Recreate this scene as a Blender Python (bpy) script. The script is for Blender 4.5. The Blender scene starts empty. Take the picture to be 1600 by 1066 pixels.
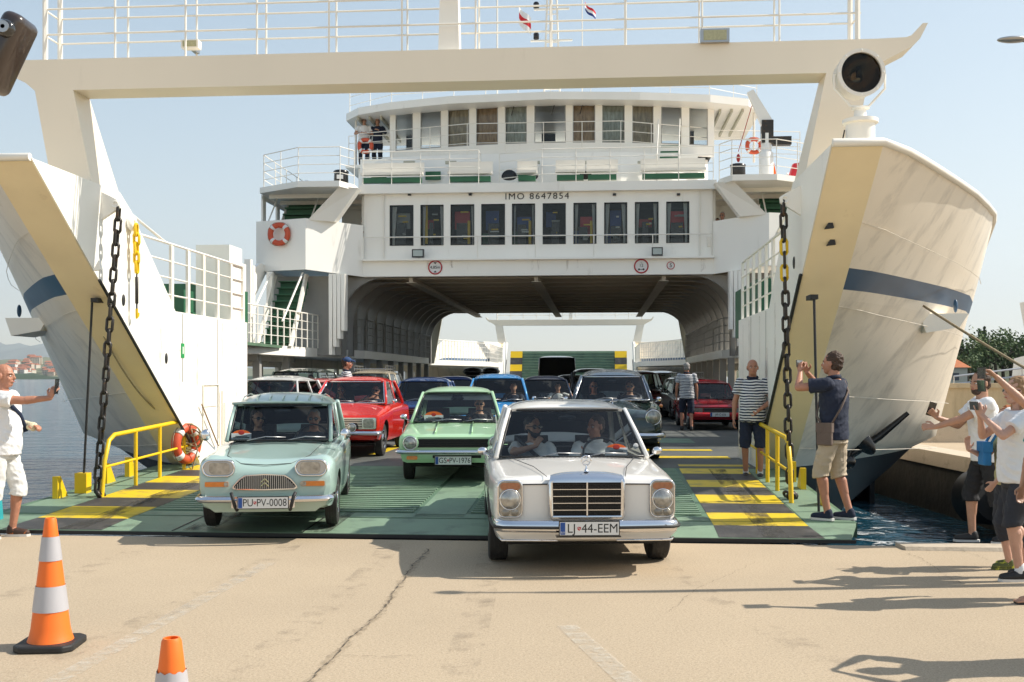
import bpy, bmesh, math, random
from mathutils import Vector, Matrix, Euler
random.seed(7)
PI=math.pi; R=math.radians
C=bpy.context.scene.collection
# ---------------------------------------------------------------- camera, sky, sun, exposure
F=1650.0; CH=1.67; HZ=590.0
cam_d=bpy.data.cameras.new('camera'); cam=bpy.data.objects.new('camera',cam_d); C.objects.link(cam)
cam.location=(0,0,CH); cam.rotation_euler=(R(90),0,0)
cam_d.lens=36*F/1600; cam_d.sensor_width=36; cam_d.shift_y=(HZ-533)/1600
cam_d.clip_start=.05; cam_d.clip_end=60000
bpy.context.scene.camera=cam
SUN_EL=44; SUN_AZ=5      # azimuth from +X towards +Y
world=bpy.data.worlds.new('World'); bpy.context.scene.world=world; world.use_nodes=True
nt=world.node_tree; bg=nt.nodes['Background']
sky=nt.nodes.new('ShaderNodeTexSky'); sky.sky_type='NISHITA'; sky.sun_disc=False
sky.sun_elevation=R(SUN_EL); sky.sun_rotation=R(90-SUN_AZ)
sky.altitude=0; sky.air_density=1.0; sky.dust_density=.45; sky.ozone_density=.8
tn=nt.nodes.new('ShaderNodeMix'); tn.data_type='RGBA'; tn.blend_type='MULTIPLY'; tn.inputs[0].default_value=1; tn.inputs[7].default_value=(1.0,.92,.81,1)
nt.links.new(sky.outputs[0],tn.inputs[6]); v1=nt.nodes.new('ShaderNodeVectorMath'); v1.operation='MULTIPLY_ADD'; v1.inputs[1].default_value=(.20,.20,.20); v1.inputs[2].default_value=(1,1,1)
v2=nt.nodes.new('ShaderNodeVectorMath'); v2.operation='MULTIPLY'; v2.inputs[1].default_value=(1.56,1.56,1.56)
v3=nt.nodes.new('ShaderNodeVectorMath'); v3.operation='DIVIDE'
nt.links.new(tn.outputs[2],v1.inputs[0]); nt.links.new(tn.outputs[2],v2.inputs[0]); nt.links.new(v2.outputs[0],v3.inputs[0]); nt.links.new(v1.outputs[0],v3.inputs[1]); nt.links.new(v3.outputs[0],bg.inputs[0]); bg.inputs[1].default_value=.15
sl=bpy.data.lights.new('sun','SUN'); sl.energy=4.0; sl.angle=R(.5); sl.color=(1,.94,.84)
so=bpy.data.objects.new('sun',sl); C.objects.link(so)
sd=Vector((math.cos(R(SUN_EL))*math.cos(R(SUN_AZ)),math.cos(R(SUN_EL))*math.sin(R(SUN_AZ)),math.sin(R(SUN_EL))))
so.rotation_euler=sd.to_track_quat('Z','Y').to_euler(); so.location=(30,0,40)
vs=bpy.context.scene.view_settings; vs.view_transform='Standard'; vs.look='None'; vs.gamma=1; vs.exposure=.74
cy=bpy.context.scene.cycles; cy.max_bounces=8; cy.transparent_max_bounces=24; cy.caustics_reflective=False; cy.caustics_refractive=False
# ---------------------------------------------------------------- frames
TH=math.atan(133/F); cs,sn=math.cos(TH),math.sin(TH)
def s2w(u,v,z=0): return Vector((u*cs+v*sn,-u*sn+v*cs,z))
def _ray(px,py): return ((px-800)/F,(HZ-py)/F)
def onv(px,py,v):
    a,b=_ray(px,py); t=v/(a*sn+cs); return (t*(a*cs-sn),v,CH+t*b)
def onu(px,py,u):
    a,b=_ray(px,py); t=u/(a*cs-sn); return (u,t*(a*sn+cs),CH+t*b)
def onz(px,py,z):
    a,b=_ray(px,py); t=(z-CH)/b; return (t*(a*cs-sn),t*(a*sn+cs),z)
def gnd(px,py,z=0):          # world point seen at a photo pixel at height z
    a,b=_ray(px,py); t=(z-CH)/b; return Vector((t*a,t,z))
def atY(px,py,Y): return Vector(((px-800)/F*Y,Y,CH+(HZ-py)/F*Y))
# ---------------------------------------------------------------- mesh helper
def V3(p): return Vector(p)
class MB:
    def __init__(s): s.v=[]; s.f=[]
    def add(s,vs,fs,M=None):
        n=len(s.v)
        s.v+= [tuple(M@Vector(p)) if M else tuple(p) for p in vs]
        s.f+= [tuple(i+n for i in f) for f in fs]; return s
    def box(s,x0,x1,y0,y1,z0,z1,M=None):
        return s.add([(x0,y0,z0),(x1,y0,z0),(x1,y1,z0),(x0,y1,z0),(x0,y0,z1),(x1,y0,z1),(x1,y1,z1),(x0,y1,z1)],
          [(3,2,1,0),(4,5,6,7),(0,1,5,4),(1,2,6,5),(2,3,7,6),(3,0,4,7)],M)
    def hexa(s,b,t):  # bottom 4 pts ccw, top 4 pts
        return s.add(list(b)+list(t),[(3,2,1,0),(4,5,6,7),(0,1,5,4),(1,2,6,5),(2,3,7,6),(3,0,4,7)])
    def quad(s,*p): return s.add(p,[tuple(range(len(p)))])
    def prism(s,poly,ax,a,b):  # poly: 2D pts; ax: extrude axis
        def P(q,w):
            if ax==0: return (w,q[0],q[1])
            if ax==1: return (q[0],w,q[1])
            return (q[0],q[1],w)
        n=len(poly)
        return s.add([P(q,a) for q in poly]+[P(q,b) for q in poly],[tuple(range(n))[::-1],tuple(range(n,2*n))]+[(i,(i+1)%n,(i+1)%n+n,i+n) for i in range(n)])
    def tube(s,pts,r,n=6,closed=False,caps=True,r2=None,flat=1):
        pts=[Vector(p) for p in pts]; m=len(pts); vs=[]; up=None
        for i,p in enumerate(pts):
            if closed: d=pts[(i+1)%m]-pts[i-1]
            else: d=pts[min(i+1,m-1)]-pts[max(i-1,0)]
            if d.length<1e-9: d=Vector((0,0,1))
            d.normalize()
            if up is None:
                up=Vector((0,0,1)) if abs(d.z)<.9 else Vector((1,0,0))
            a=d.cross(up)
            if a.length<1e-6: a=d.cross(Vector((0,1,0)))
            a.normalize(); b=a.cross(d); up=b
            rr=r[i] if isinstance(r,(list,tuple)) else r
            for k in range(n):
                t=2*PI*k/n; vs.append(p+a*math.cos(t)*rr+b*math.sin(t)*rr*flat)
        fs=[]
        for i in range(m if closed else m-1):
            j=(i+1)%m
            for k in range(n): fs.append((i*n+k,i*n+(k+1)%n,j*n+(k+1)%n,j*n+k))
        if caps and not closed: fs+= [tuple(range(n))[::-1],tuple(range((m-1)*n,m*n))]
        return s.add(vs,fs)
    def cyl(s,p0,p1,r0,r1=None,n=12,caps=True): return s.tube([p0,p1],[r0,r0 if r1 is None else r1],n,caps=caps)
    def lathe(s,prof,c=(0,0,0),ax=(0,0,1),n=20,M=None,caps=True):  # prof: (r,h)
        q=Vector((0,0,1)).rotation_difference(Vector(ax)); c=Vector(c); vs=[];fs=[]
        for r,h in prof:
            for k in range(n):
                t=2*PI*k/n; vs.append(c+q@Vector((r*math.cos(t),r*math.sin(t),h)))
        for i in range(len(prof)-1):
            for k in range(n): fs.append((i*n+k,i*n+(k+1)%n,(i+1)*n+(k+1)%n,(i+1)*n+k))
        if caps: fs+= [tuple(range(n))[::-1],tuple(range((len(prof)-1)*n,len(prof)*n))]
        return s.add(vs,fs,M)
    def ball(s,c,r,n=12,m=8,rot=None):
        if not isinstance(r,(tuple,list)): r=(r,r,r)
        vs=[];fs=[];c=Vector(c)
        for i in range(m+1):
            a=PI*i/m
            for k in range(n):
                t=2*PI*k/n; p=Vector((r[0]*math.sin(a)*math.cos(t),r[1]*math.sin(a)*math.sin(t),r[2]*math.cos(a)))
                if rot: p=rot@p
                vs.append(c+p)
        for i in range(m):
            for k in range(n): fs.append((i*n+k,(i+1)*n+k,(i+1)*n+(k+1)%n,i*n+(k+1)%n))
        return s.add(vs,fs)
    def torus(s,c,R_,r,ax=(0,1,0),n=24,m=8,a0=0,a1=2*PI,flat=1):
        q=Vector((0,0,1)).rotation_difference(Vector(ax)); full=abs(a1-a0-2*PI)<1e-6
        k=n if full else n+1
        pts=[Vector(c)+q@Vector((R_*math.cos(a0+(a1-a0)*i/n),R_*math.sin(a0+(a1-a0)*i/n),0)) for i in range(k)]
        return s.tube(pts,r,m,closed=full)
    def grid(s,P):  # P[i][j] points
        a=len(P); b=len(P[0]); n=len(s.v); s.v+=[tuple(p) for row in P for p in row]
        s.f+=[(n+i*b+j,n+i*b+j+1,n+(i+1)*b+j+1,n+(i+1)*b+j) for i in range(a-1) for j in range(b-1)]; return s
    def build(s,name,mat,parent=None,smooth=False,off=None,fix=True,label=None,matf=None):
        me=bpy.data.meshes.new(name)
        vs=[tuple(Vector(p)-Vector(off)) for p in s.v] if off else s.v
        me.from_pydata(vs,[],s.f)
        bm=bmesh.new(); bm.from_mesh(me)
        if fix:
            bmesh.ops.remove_doubles(bm,verts=bm.verts,dist=1e-5)
            bmesh.ops.recalc_face_normals(bm,faces=bm.faces)
        bm.to_mesh(me); bm.free()
        if smooth:
            me.polygons.foreach_set('use_smooth',[True]*len(me.polygons))
            if smooth is not True: me.set_sharp_from_angle(angle=R(smooth))
        o=bpy.data.objects.new(name,me); C.objects.link(o)
        for m in (mat if isinstance(mat,list) else [mat]): me.materials.append(m)
        if parent: o.parent=parent
        if label: o['label']=label
        return o
def empty(name,loc,rz=0,label=None,cat=None,group=None,rot=None):
    o=bpy.data.objects.new(name,None); C.objects.link(o); o.empty_display_size=.2
    o.location=loc; o.rotation_euler=rot if rot else (0,0,rz)
    return tag(o,label,cat,group)
def tag(o,label=None,cat=None,group=None,kind=None):
    if label: o['label']=label
    if cat: o['category']=cat
    if group: o['group']=group
    if kind: o['kind']=kind
    return o
def apply_mods(o):
    dg=bpy.context.evaluated_depsgraph_get(); dg.update()
    me=bpy.data.meshes.new_from_object(o.evaluated_get(dg)); old=o.data
    o.modifiers.clear(); o.data=me; bpy.data.meshes.remove(old); return o
def text(body,size,mat,parent,name,loc,rot=(R(90),0,0),depth=.002,align='CENTER',bold=0,sx=1,space=1):
    cu=bpy.data.curves.new(name,'FONT'); cu.body=body; cu.size=size; cu.extrude=depth; cu.align_x=align; cu.align_y='CENTER'
    cu.offset=bold; cu.space_character=space; cu.resolution_u=3
    t=bpy.data.objects.new(name,cu); C.objects.link(t)
    dg=bpy.context.evaluated_depsgraph_get(); me=bpy.data.meshes.new_from_object(t.evaluated_get(dg))
    bpy.data.objects.remove(t); o=bpy.data.objects.new(name,me); C.objects.link(o); me.materials.clear(); me.materials.append(mat)
    o.location=loc; o.rotation_euler=rot; o.scale=(sx,1,1); o.parent=parent; return o
# ---------------------------------------------------------------- materials
def mat(name,col,rough=.5,metal=0,var=.06,vs=3.0,bump=0,bs=40,spec=None,coat=0,dark=None,ds=1.2,dt=(.5,.75),stretch=(1,1,1),emit=None,rv=0):
    m=bpy.data.materials.new(name); m.use_nodes=True; n=m.node_tree.nodes; l=m.node_tree.links; b=n['Principled BSDF']
    b.inputs['Roughness'].default_value=rough; b.inputs['Metallic'].default_value=metal
    if spec is not None: b.inputs['Specular IOR Level'].default_value=spec
    if coat: b.inputs['Coat Weight'].default_value=coat; b.inputs['Coat Roughness'].default_value=.04
    tc=n.new('ShaderNodeTexCoord'); mp=n.new('ShaderNodeMapping'); mp.inputs['Scale'].default_value=stretch; l.new(tc.outputs['Object'],mp.inputs[0])
    nz=n.new('ShaderNodeTexNoise'); nz.inputs['Scale'].default_value=vs; nz.inputs['Detail'].default_value=5; l.new(mp.outputs[0],nz.inputs[0])
    mx=n.new('ShaderNodeMix'); mx.data_type='RGBA'
    c1=tuple(max(0,c*(1-var*1.6)) for c in col[:3])+(1,); c2=tuple(min(1,c*(1+var)) for c in col[:3])+(1,)
    mx.inputs[6].default_value=c1; mx.inputs[7].default_value=c2; l.new(nz.outputs[0],mx.inputs[0]); out=mx.outputs[2]
    if dark:
        n2=n.new('ShaderNodeTexNoise'); n2.inputs['Scale'].default_value=ds; n2.inputs['Detail'].default_value=8; n2.inputs['Roughness'].default_value=.65; l.new(mp.outputs[0],n2.inputs[0])
        mr=n.new('ShaderNodeMapRange'); mr.inputs[1].default_value=dt[0]; mr.inputs[2].default_value=dt[1]; l.new(n2.outputs[0],mr.inputs[0])
        m2=n.new('ShaderNodeMix'); m2.data_type='RGBA'; l.new(mr.outputs[0],m2.inputs[0]); l.new(out,m2.inputs[6]); m2.inputs[7].default_value=tuple(dark[:3])+(1,); out=m2.outputs[2]
    l.new(out,b.inputs['Base Color'])
    if bump:
        nb=n.new('ShaderNodeTexNoise'); nb.inputs['Scale'].default_value=bs; nb.inputs['Detail'].default_value=6; l.new(tc.outputs['Object'],nb.inputs[0])
        bp=n.new('ShaderNodeBump'); bp.inputs['Strength'].default_value=min(1,bump); bp.inputs['Distance'].default_value=.02; l.new(nb.outputs[0],bp.inputs['Height']); l.new(bp.outputs[0],b.inputs['Normal'])
    if rv:
        mr=n.new('ShaderNodeMapRange'); mr.inputs[3].default_value=max(0,rough-rv); mr.inputs[4].default_value=rough+rv; l.new(nz.outputs[0],mr.inputs[0]); l.new(mr.outputs[0],b.inputs['Roughness'])
    if emit: b.inputs['Emission Color'].default_value=tuple(emit[:3])+(1,); b.inputs['Emission Strength'].default_value=emit[3]
    m['c']=1; return m
def glassmat(name,tint=(.8,.85,.83),refl=1.0,rough=0.0,base=.02):
    m=bpy.data.materials.new(name); m.use_nodes=True; n=m.node_tree.nodes; l=m.node_tree.links; n.clear()
    o=n.new('ShaderNodeOutputMaterial'); t=n.new('ShaderNodeBsdfTransparent'); t.inputs[0].default_value=tint+(1,)
    g=n.new('ShaderNodeBsdfGlossy'); g.inputs['Roughness'].default_value=rough; g.inputs[0].default_value=(refl,refl,refl,1)
    fr=n.new('ShaderNodeFresnel'); fr.inputs[0].default_value=1.5
    ad=n.new('ShaderNodeMath'); ad.operation='ADD'; ad.use_clamp=True; ad.inputs[1].default_value=base; l.new(fr.outputs[0],ad.inputs[0])
    mx=n.new('ShaderNodeMixShader'); l.new(ad.outputs[0],mx.inputs[0]); l.new(t.outputs[0],mx.inputs[1]); l.new(g.outputs[0],mx.inputs[2]); l.new(mx.outputs[0],o.inputs[0]); return m
def srgb(r,g,b):
    f=lambda c:(c/255/12.92) if c/255<=.04045 else ((c/255+.055)/1.055)**2.4
    return (f(r),f(g),f(b))
M={}
M['white']=mat('ship white paint',(.93,.90,.83),.38,var=.05,vs=1.2,dark=(.55,.50,.42),ds=1.5,dt=(.62,.85),stretch=(1,1,.25),bump=.06,bs=3)
M['beige']=mat('gantry cream white paint',(.86,.77,.63),.4,var=.04,vs=1.2,dark=(.60,.52,.40),ds=1.5,dt=(.66,.9),stretch=(1,1,.25),bump=.05,bs=3)
M['rail']=mat('white rail paint',(.84,.80,.72),.4,var=.04)
M['hullp']=mat('hull white paint with painted shadow streaks',(.86,.775,.65),.34,var=.05,vs=1.5,dark=(.40,.36,.31),ds=1.1,dt=(.50,.82),stretch=(1.9,1.9,.32),bump=.05,bs=1.6)  # dark streaks paint in reflections and shadows; warm tint adds quay bounce
M['cream']=mat('cream facet with bounce tint',(.94,.78,.52),.5,var=.08,vs=2,dark=(.50,.36,.20),ds=2.2,dt=(.62,.9),bump=.05,bs=2)  # warm bounce from the quay is put into this cream colour
M['blue']=mat('blue stripe paint',(.035,.09,.17),.4,var=.2,vs=2)
M['navyhull']=mat('antifouling black',(.009,.011,.015),.5,var=.2)
M['green']=mat('deck green paint',(.105,.185,.115),.62,var=.14,vs=2.5,dark=(.05,.075,.06),ds=1.6,dt=(.5,.8),bump=.25,bs=60)
M['ggreen']=mat('worn light green paint',(.19,.28,.19),.6,var=.12,vs=3,dark=(.07,.10,.08),ds=2.4,dt=(.52,.8),bump=.25,bs=50)
M['dgreen']=mat('dark green paint',(.025,.13,.06),.5,var=.15)
M['yellow']=mat('hazard yellow paint',(.75,.53,.015),.5,var=.1,vs=4,dark=(.28,.21,.07),ds=4,dt=(.50,.72),bump=.15,bs=50)
M['hblack']=mat('hazard black paint',(.045,.043,.042),.55,var=.2,vs=4,dark=(.12,.11,.10),ds=3,dt=(.5,.8),bump=.3,bs=50)
M['yel']=mat('yellow rail paint',(.80,.52,.01),.4,var=.06,vs=6,dark=(.25,.12,.02),ds=9,dt=(.66,.75))
M['deck']=mat('car deck grey green',(.12,.125,.115),.6,var=.2,vs=1.5,dark=(.06,.065,.06),ds=.9,dt=(.45,.7),bump=.3,bs=30)
M['ceil']=mat('lightened deck beam white',(.46,.40,.31),.7,var=.15,vs=1)  # beams painted lighter, deckhead between them darker, in place of shading
M['frame']=mat('tunnel grey paint',(.36,.35,.33),.6,var=.1)
M['olive']=mat('tunnel cream bulkhead',(.48,.47,.38),.6,var=.1)
M['black']=mat('black rubber',(.02,.02,.02),.6,var=.2)
M['blackp']=mat('black gloss',(.012,.012,.013),.25,var=.1)
M['iron']=mat('oiled chain iron',(.055,.05,.045),.45,metal=.6,var=.3,vs=20,dark=(.14,.08,.04),ds=12,dt=(.55,.7))
M['rope']=mat('manila rope',(.42,.34,.22),.9,var=.3,vs=60,bump=.8,bs=120)
M['chrome']=mat('chrome',(.75,.75,.77),.10,metal=1,var=.03)
M['steel']=mat('brushed steel',(.45,.45,.45),.35,metal=.9,var=.08)
M['lamp_glass']=mat('headlamp glass',(.40,.39,.36),.14,metal=.5,var=.55,vs=25,spec=.8,coat=1)
M['amber']=mat('amber lens',(.75,.20,.01),.15,var=.15,vs=30,coat=1)
M['redlens']=mat('red paint gloss',(.45,.02,.015),.3,var=.1)
M['orange']=mat('orange plastic',(.85,.14,.01),.45,var=.05,vs=5)
M['coneor']=mat('cone orange plastic',(.90,.17,.015),.5,var=.05,vs=3,dark=(.55,.12,.03),ds=7,dt=(.62,.8))
M['silver']=mat('reflective sleeve',(.47,.46,.48),.4,var=.10,vs=9,stretch=(1,1,.2),metal=.15)
M['buoy']=mat('lifebuoy orange',(.62,.09,.035),.5,var=.12)
M['plate']=mat('plate white',(.72,.72,.70),.4,var=.02)
M['ink']=mat('sign ink',(.01,.01,.01),.5,var=.02)
M['signred']=mat('sign red',(.45,.01,.02),.45,var=.03)
M['signwhite']=mat('sign white',(.75,.74,.72),.45,var=.02)
M['eu']=mat('plate blue',(.01,.07,.30),.4,var=.02)
M['tyre']=mat('tyre rubber',(.022,.021,.02),.75,var=.25,vs=8,dark=(.09,.08,.065),ds=5,dt=(.55,.8),bump=.2,bs=60)
M['cabin']=mat('dark cabin trim',(.022,.02,.02),.7,var=.2)
M['seat']=mat('seat cloth',(.05,.045,.045),.85,var=.2)
M['under']=mat('underbody black',(.010,.010,.010),.8,var=.2)
M['glass']=glassmat('windscreen glass',(.86,.90,.88),.75,0,.0)
M['wglass']=glassmat('ship window glass',(.85,.87,.87),.5,0,.0)
M['inside']=mat('dark ship interior',(.02,.022,.025),.8,var=.3)
M['concrete']=None
# ================================================================= FERRY
CX=-1.92; SO=(CX,16.5,0)
fer=empty('ferry',s2w(CX,16.5,0),-TH,'white double-ended car ferry with open bow gantry, bridge and lowered green ramp','ferry')
def sb(mb,name,mat,parent=None,smooth=False,label=None): return mb.build(name,mat,parent or fer,smooth,off=(SO if parent is None else (0,0,0)),label=label)
class SB(MB):      # ship frame with x from the centre line
    pass
def X(x): return CX+x
ZT=4.12; ZD=.28
def vst(z):
    if z>=.35: return 16.3-(z-.35)/.751
    return 16.3+(.35-z)*2.6
GT=[(0,0),(.03,.10),(.061,.18),(.11,.30),(.16,.42),(.22,.56),(.283,.69),(.34,.80),(.395,.88),(.48,.945),(.59,.985),(.8,1),(1,1)]
def hull_ring(z):
    v0=vst(z); ve=26 if z>.3 else 29
    h0=4.9 if z>=0 else 4.9+z*1.0
    hm=8.55 if z>.3 else 8.55+(z-.3)*.5
    return [(h0+(hm-h0)*g,v0+(ve-v0)*t) for t,g in GT]
Zs=[-1.9,-1.1,-.6,-.2,.3,.6,1.0,1.36,1.9,2.3,2.62,2.74,2.97,3.2,3.5,3.8,4.12]
def hull_pt(z,i,side,end):
    x,v=hull_ring(z)[i]
    zz=z
    if z>2.66 and v>17.2:               # bulwark steps down behind the shoulder
        k=min(1,(v-17.2)/3.2); zz=2.66+(z-2.66)*(1-k*k*(3-2*k))
    if end: v=86-v
    return (X(side*x),v,zz)
for end in (0,1):
    for side in (-1,1):
        for (a,b,mm,nm) in ((4,10,'hullp','hull_plating'),(12,16,'hullp','bow_flare'),(10,12,'hullp','stripe_plate'),(0,4,'navyhull','underwater_hull')):
            mb=MB(); mb.grid([[hull_pt(Zs[j],i,side,end) for i in range(len(GT))] for j in range(a,b+1)])
            if nm=='stripe_plate':
                mb2=MB(); n=11
                mb=MB(); mb.grid([[hull_pt(Zs[j],i,side,end) for i in range(len(GT))] for j in range(11,13)]); sb(mb,'blue_stripe',M['blue'],smooth=True)
                mb=MB(); mb.grid([[hull_pt(Zs[j],i,side,end) for i in range(len(GT))] for j in range(10,12)]); sb(mb,'hull_plating',M['hullp'],smooth=True)
            else: sb(mb,nm,M[mm],smooth=True)
        # stem facet
        e=(lambda v:86-v) if end else (lambda v:v)
        mb=MB(); mb.grid([[(X(side*4.38),e(vst(z)),z),(X(side*4.9),e(vst(z)),z)] for z in Zs[4:]])
        mb.quad((X(side*4.38),e(vst(.3)),.3),(X(side*4.9),e(vst(.3)),.3),(X(side*3),e(22),-1.9),(X(side*2),e(22),-1.9))
        sb(mb,'bow_facet',M['cream'])
        # cap rail along the top edge
        mb=MB(); pts=[(X(side*4.38),e(vst(4.12)+.02),4.13),(X(side*4.9),e(vst(4.12)+.02),4.13)]+[hull_pt(4.12,i,side,end) for i in range(1,len(GT))]
        mb.tube(pts,.045,8); sb(mb,'cap_rail',M['rail'],smooth=60)
        # weld seams
        for zz in (1.45,3.42,2.55,.62):
            mb=MB(); k=[]
            for i in range(len(GT)-4):
                x,v=hull_ring(zz)[i]; k.append((X(side*(x+.004)),e(v-.004),zz-.03*i))
            mb.tube(k,.0045,4); sb(mb,'weld_seam',M['hullp'])
        # inner wall
        mb=MB(); poly=[(16.35,.20),(16.3,.35),(vst(4.12)+.03,4.12),(13.5,4.12),(13.85,3.92),(15.35,2.66),(18.6,2.66),(18.6,.2)]
        mb.prism([(e(a),b) for a,b in poly],0,X(side*4.37),X(side*4.5)); sb(mb,'inner_wall',M['white'])
        mb=MB(); mb.tube([(X(side*4.35),e(vst(.4)-.02),.42),(X(side*4.35),e(vst(2.9)-.02),2.9)],.022,6); sb(mb,'rubber_seal',M['black'])
        # foredeck behind the bulwark, side of the hull amidships
        hr_=[(x-.12,v+.15) for x,v in hull_ring(2.5)[1:]]
        mb=MB(); dk=[(X(side*4.5),e(13.7),2.6)]+[(X(side*x),e(v),2.6) for x,v in hr_]+[(X(side*8.4),e(30),2.6),(X(side*7.2),e(30),2.6),(X(side*7.2),e(18.6),2.6),(X(side*4.5),e(18.6),2.6)]
        mb.prism([(a,b) for a,b,c in dk],2,2.52,2.6); sb(mb,'foredeck',M['green'])
        mb=MB(); mb.box(X(side*4.5),X(side*8.3),min(e(18.5),e(18.6)),max(e(18.5),e(18.6)),ZD,2.38); 
        if end==0 and side==-1: pass
        # gantry post
        b=[(side*4.38,12.74),(side*4.9,12.74),(side*4.9,13.5),(side*4.38,13.5)]; t=[(side*4.62,12.74),(side*5.12,12.74),(side*5.12,13.17),(side*4.62,13.17)]
        mb=MB(); mb.hexa([(X(x),e(v),4.1) for x,v in b],[(X(x),e(v),5.27) for x,v in t]); sb(mb,'gantry_post',M['beige'])
    wing=[(5.2,5.66),(5.54,5.67),(5.60,5.69),(5.73,5.83),(5.79,5.83),(5.70,5.65),(5.61,5.56),(5.25,5.38),(5.12,5.27)]
    poly=[(X(a),b) for a,b in wing]+[(X(-a),b) for a,b in wing[::-1]]
    mb=MB(); mb.prism(poly,1,e(12.74),e(13.17)); g=sb(mb,'gantry_beam',M['beige'])
    # gantry rails
    for vv in (12.77,13.14):
        mb=MB()
        for h in (.31,.63,.95): mb.tube([(X(-5.02),e(vv),5.67+h),(X(5.02),e(vv),5.67+h)],.012,6)
        sh=0
        for i in range(12): mb.tube([(X(-5.0+i*.908+ (sh if i<11 else 0)),e(vv),5.66),(X(-5.0+i*.908+(sh if i<11 else 0)),e(vv),6.62)],.013 if i not in(0,11) else .032,6)
        if vv>13:
            for s_ in (-5.02,5.02):
                for h in (.31,.63,.95): mb.tube([(X(s_),e(12.77),5.67+h),(X(s_),e(13.14),5.67+h)],.012,6)
        sb(mb,'gantry_railing',M['rail'],smooth=50)
    mb=MB(); x0=onv(703,60,12.95)[0]; mb.hexa([(x0-.13,e(12.84),5.66),(x0+.13,e(12.84),5.66),(x0+.13,e(13.06),5.66),(x0-.13,e(13.06),5.66)],[(x0-.08,e(12.88),7.6),(x0+.08,e(12.88),7.6),(x0+.08,e(13.02),7.6),(x0-.08,e(13.02),7.6)]); sb(mb,'signal_post',M['white'])
# hull amidships with openings
for side in (-1,1):
    mb=MB(); a,b=sorted((X(side*8.45),X(side*8.57)))
    mb.box(a,b,26,60,-.0,1.25).box(a,b,26,60,2.0,2.66)
    for k in range(18): mb.box(a,b,26+k*1.94,26.35+k*1.94,1.25,2.0)
    sb(mb,'hull_side',M['hullp'])
    mb=MB(); mb.box(a,b,26,60,-1.9,-.0); sb(mb,'underwater_hull',M['navyhull'])
# deck
mb=MB(); hr_=[(x-.1,v+.1) for x,v in hull_ring(.2) if v>18.9]; Lf=[(4.37,16.4),(4.37,18.6),(6.1,18.7)]+hr_; Lf=Lf+[(x,86-v) for x,v in Lf[::-1]]; mb.prism([(X(x),v) for x,v in Lf]+[(X(-x),v) for x,v in Lf[::-1]],2,ZD-.1,ZD); sb(mb,'car_deck',M['deck'])
mb=MB(); mb.box(X(-4.4),X(4.4),16.45,16.6,-1.9,ZD-.11).box(X(-4.4),X(4.4),69.4,69.6,-1.9,ZD-.11); sb(mb,'bow_bulkhead',M['navyhull'])
# markings on deck
for (x0,x1,v0,v1,mm) in ((3.2,4.3,16.7,17.0,'yellow'),(2.3,4.2,18.3,18.8,'yellow'),(2.2,4.1,20.2,20.6,'yellow'),(-4.3,-3.3,17.3,17.9,'yellow'),(2.0,2.2,18.8,60,'yellow'),(-2.2,-2.0,18.8,60,'yellow'),(2.3,4.0,22.6,24.2,'ggreen')):
    mb=MB(); mb.box(X(x0),X(x1),v0,v1,ZD+.001,ZD+.005); sb(mb,'deck_marking',M[mm])
def alpha_noise(name,col,lo,hi,sc,mx=.85,st=(1,1,1)):
    m=bpy.data.materials.new(name); m.use_nodes=True; n=m.node_tree.nodes; l=m.node_tree.links; b=n['Principled BSDF']; b.inputs['Base Color'].default_value=col+(1,); b.inputs['Roughness'].default_value=.7
    tc=n.new('ShaderNodeTexCoord'); mp=n.new('ShaderNodeMapping'); mp.inputs['Scale'].default_value=st; l.new(tc.outputs['Object'],mp.inputs[0]); q=n.new('ShaderNodeTexNoise'); q.inputs['Scale'].default_value=sc; q.inputs['Detail'].default_value=9; q.inputs['Roughness'].default_value=.75; l.new(mp.outputs[0],q.inputs[0])
    r=n.new('ShaderNodeMapRange'); r.inputs[1].default_value=lo; r.inputs[2].default_value=hi; r.inputs[4].default_value=mx; l.new(q.outputs[0],r.inputs[0]); l.new(r.outputs[0],b.inputs['Alpha']); return m
M['rust']=alpha_noise('rust streak',(.30,.15,.06),.46,.75,9,.55,(3,3,.5))
M['wear']=alpha_noise('wheel wear',(.07,.065,.055),.42,.72,3.5,.6,(1.5,.5,1))
# ------------------------------------------------------------- bow ramp
RV0,RV1=10.8,16.35; RZ0,RZ1=.05,ZD
def rz(v): return RZ0+(RZ1-RZ0)*(v-RV0)/(RV1-RV0)
rampo=empty('ramp',(0,0,0)); rampo.parent=fer
def rq(x0,x1,v0,v1,h=.004,x2=None,x3=None):
    x2=x1 if x2 is None else x2; x3=x0 if x3 is None else x3
    return [(X(x0)-SO[0],v0-SO[1],rz(v0)+h),(X(x1)-SO[0],v0-SO[1],rz(v0)+h),(X(x2)-SO[0],v1-SO[1],rz(v1)+h),(X(x3)-SO[0],v1-SO[1],rz(v1)+h)]
def slab(mb,x0,x1,v0,v1,h,th,x2=None,x3=None):
    t=rq(x0,x1,v0,v1,h,x2,x3); b=[(p[0],p[1],p[2]-th) for p in t]; mb.hexa(b,t)
mb=MB(); slab(mb,-5.1,4.45,10.8,11.72,0,.035,4.72,-5.1); mb.build('ramp_flap',M['ggreen'],rampo)
mb=MB(); slab(mb,-5.1,4.74,11.745,16.35,0,.16,4.78,-5.05); mb.build('ramp_plate',M['green'],rampo)
def sheet(name,mm,x0,x1,v0,v1,h=.004,x2=None,x3=None):
    mb=MB(); slab(mb,x0,x1,v0,v1,h,.003,x2,x3); return mb.build(name,M[mm],rampo)
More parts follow.
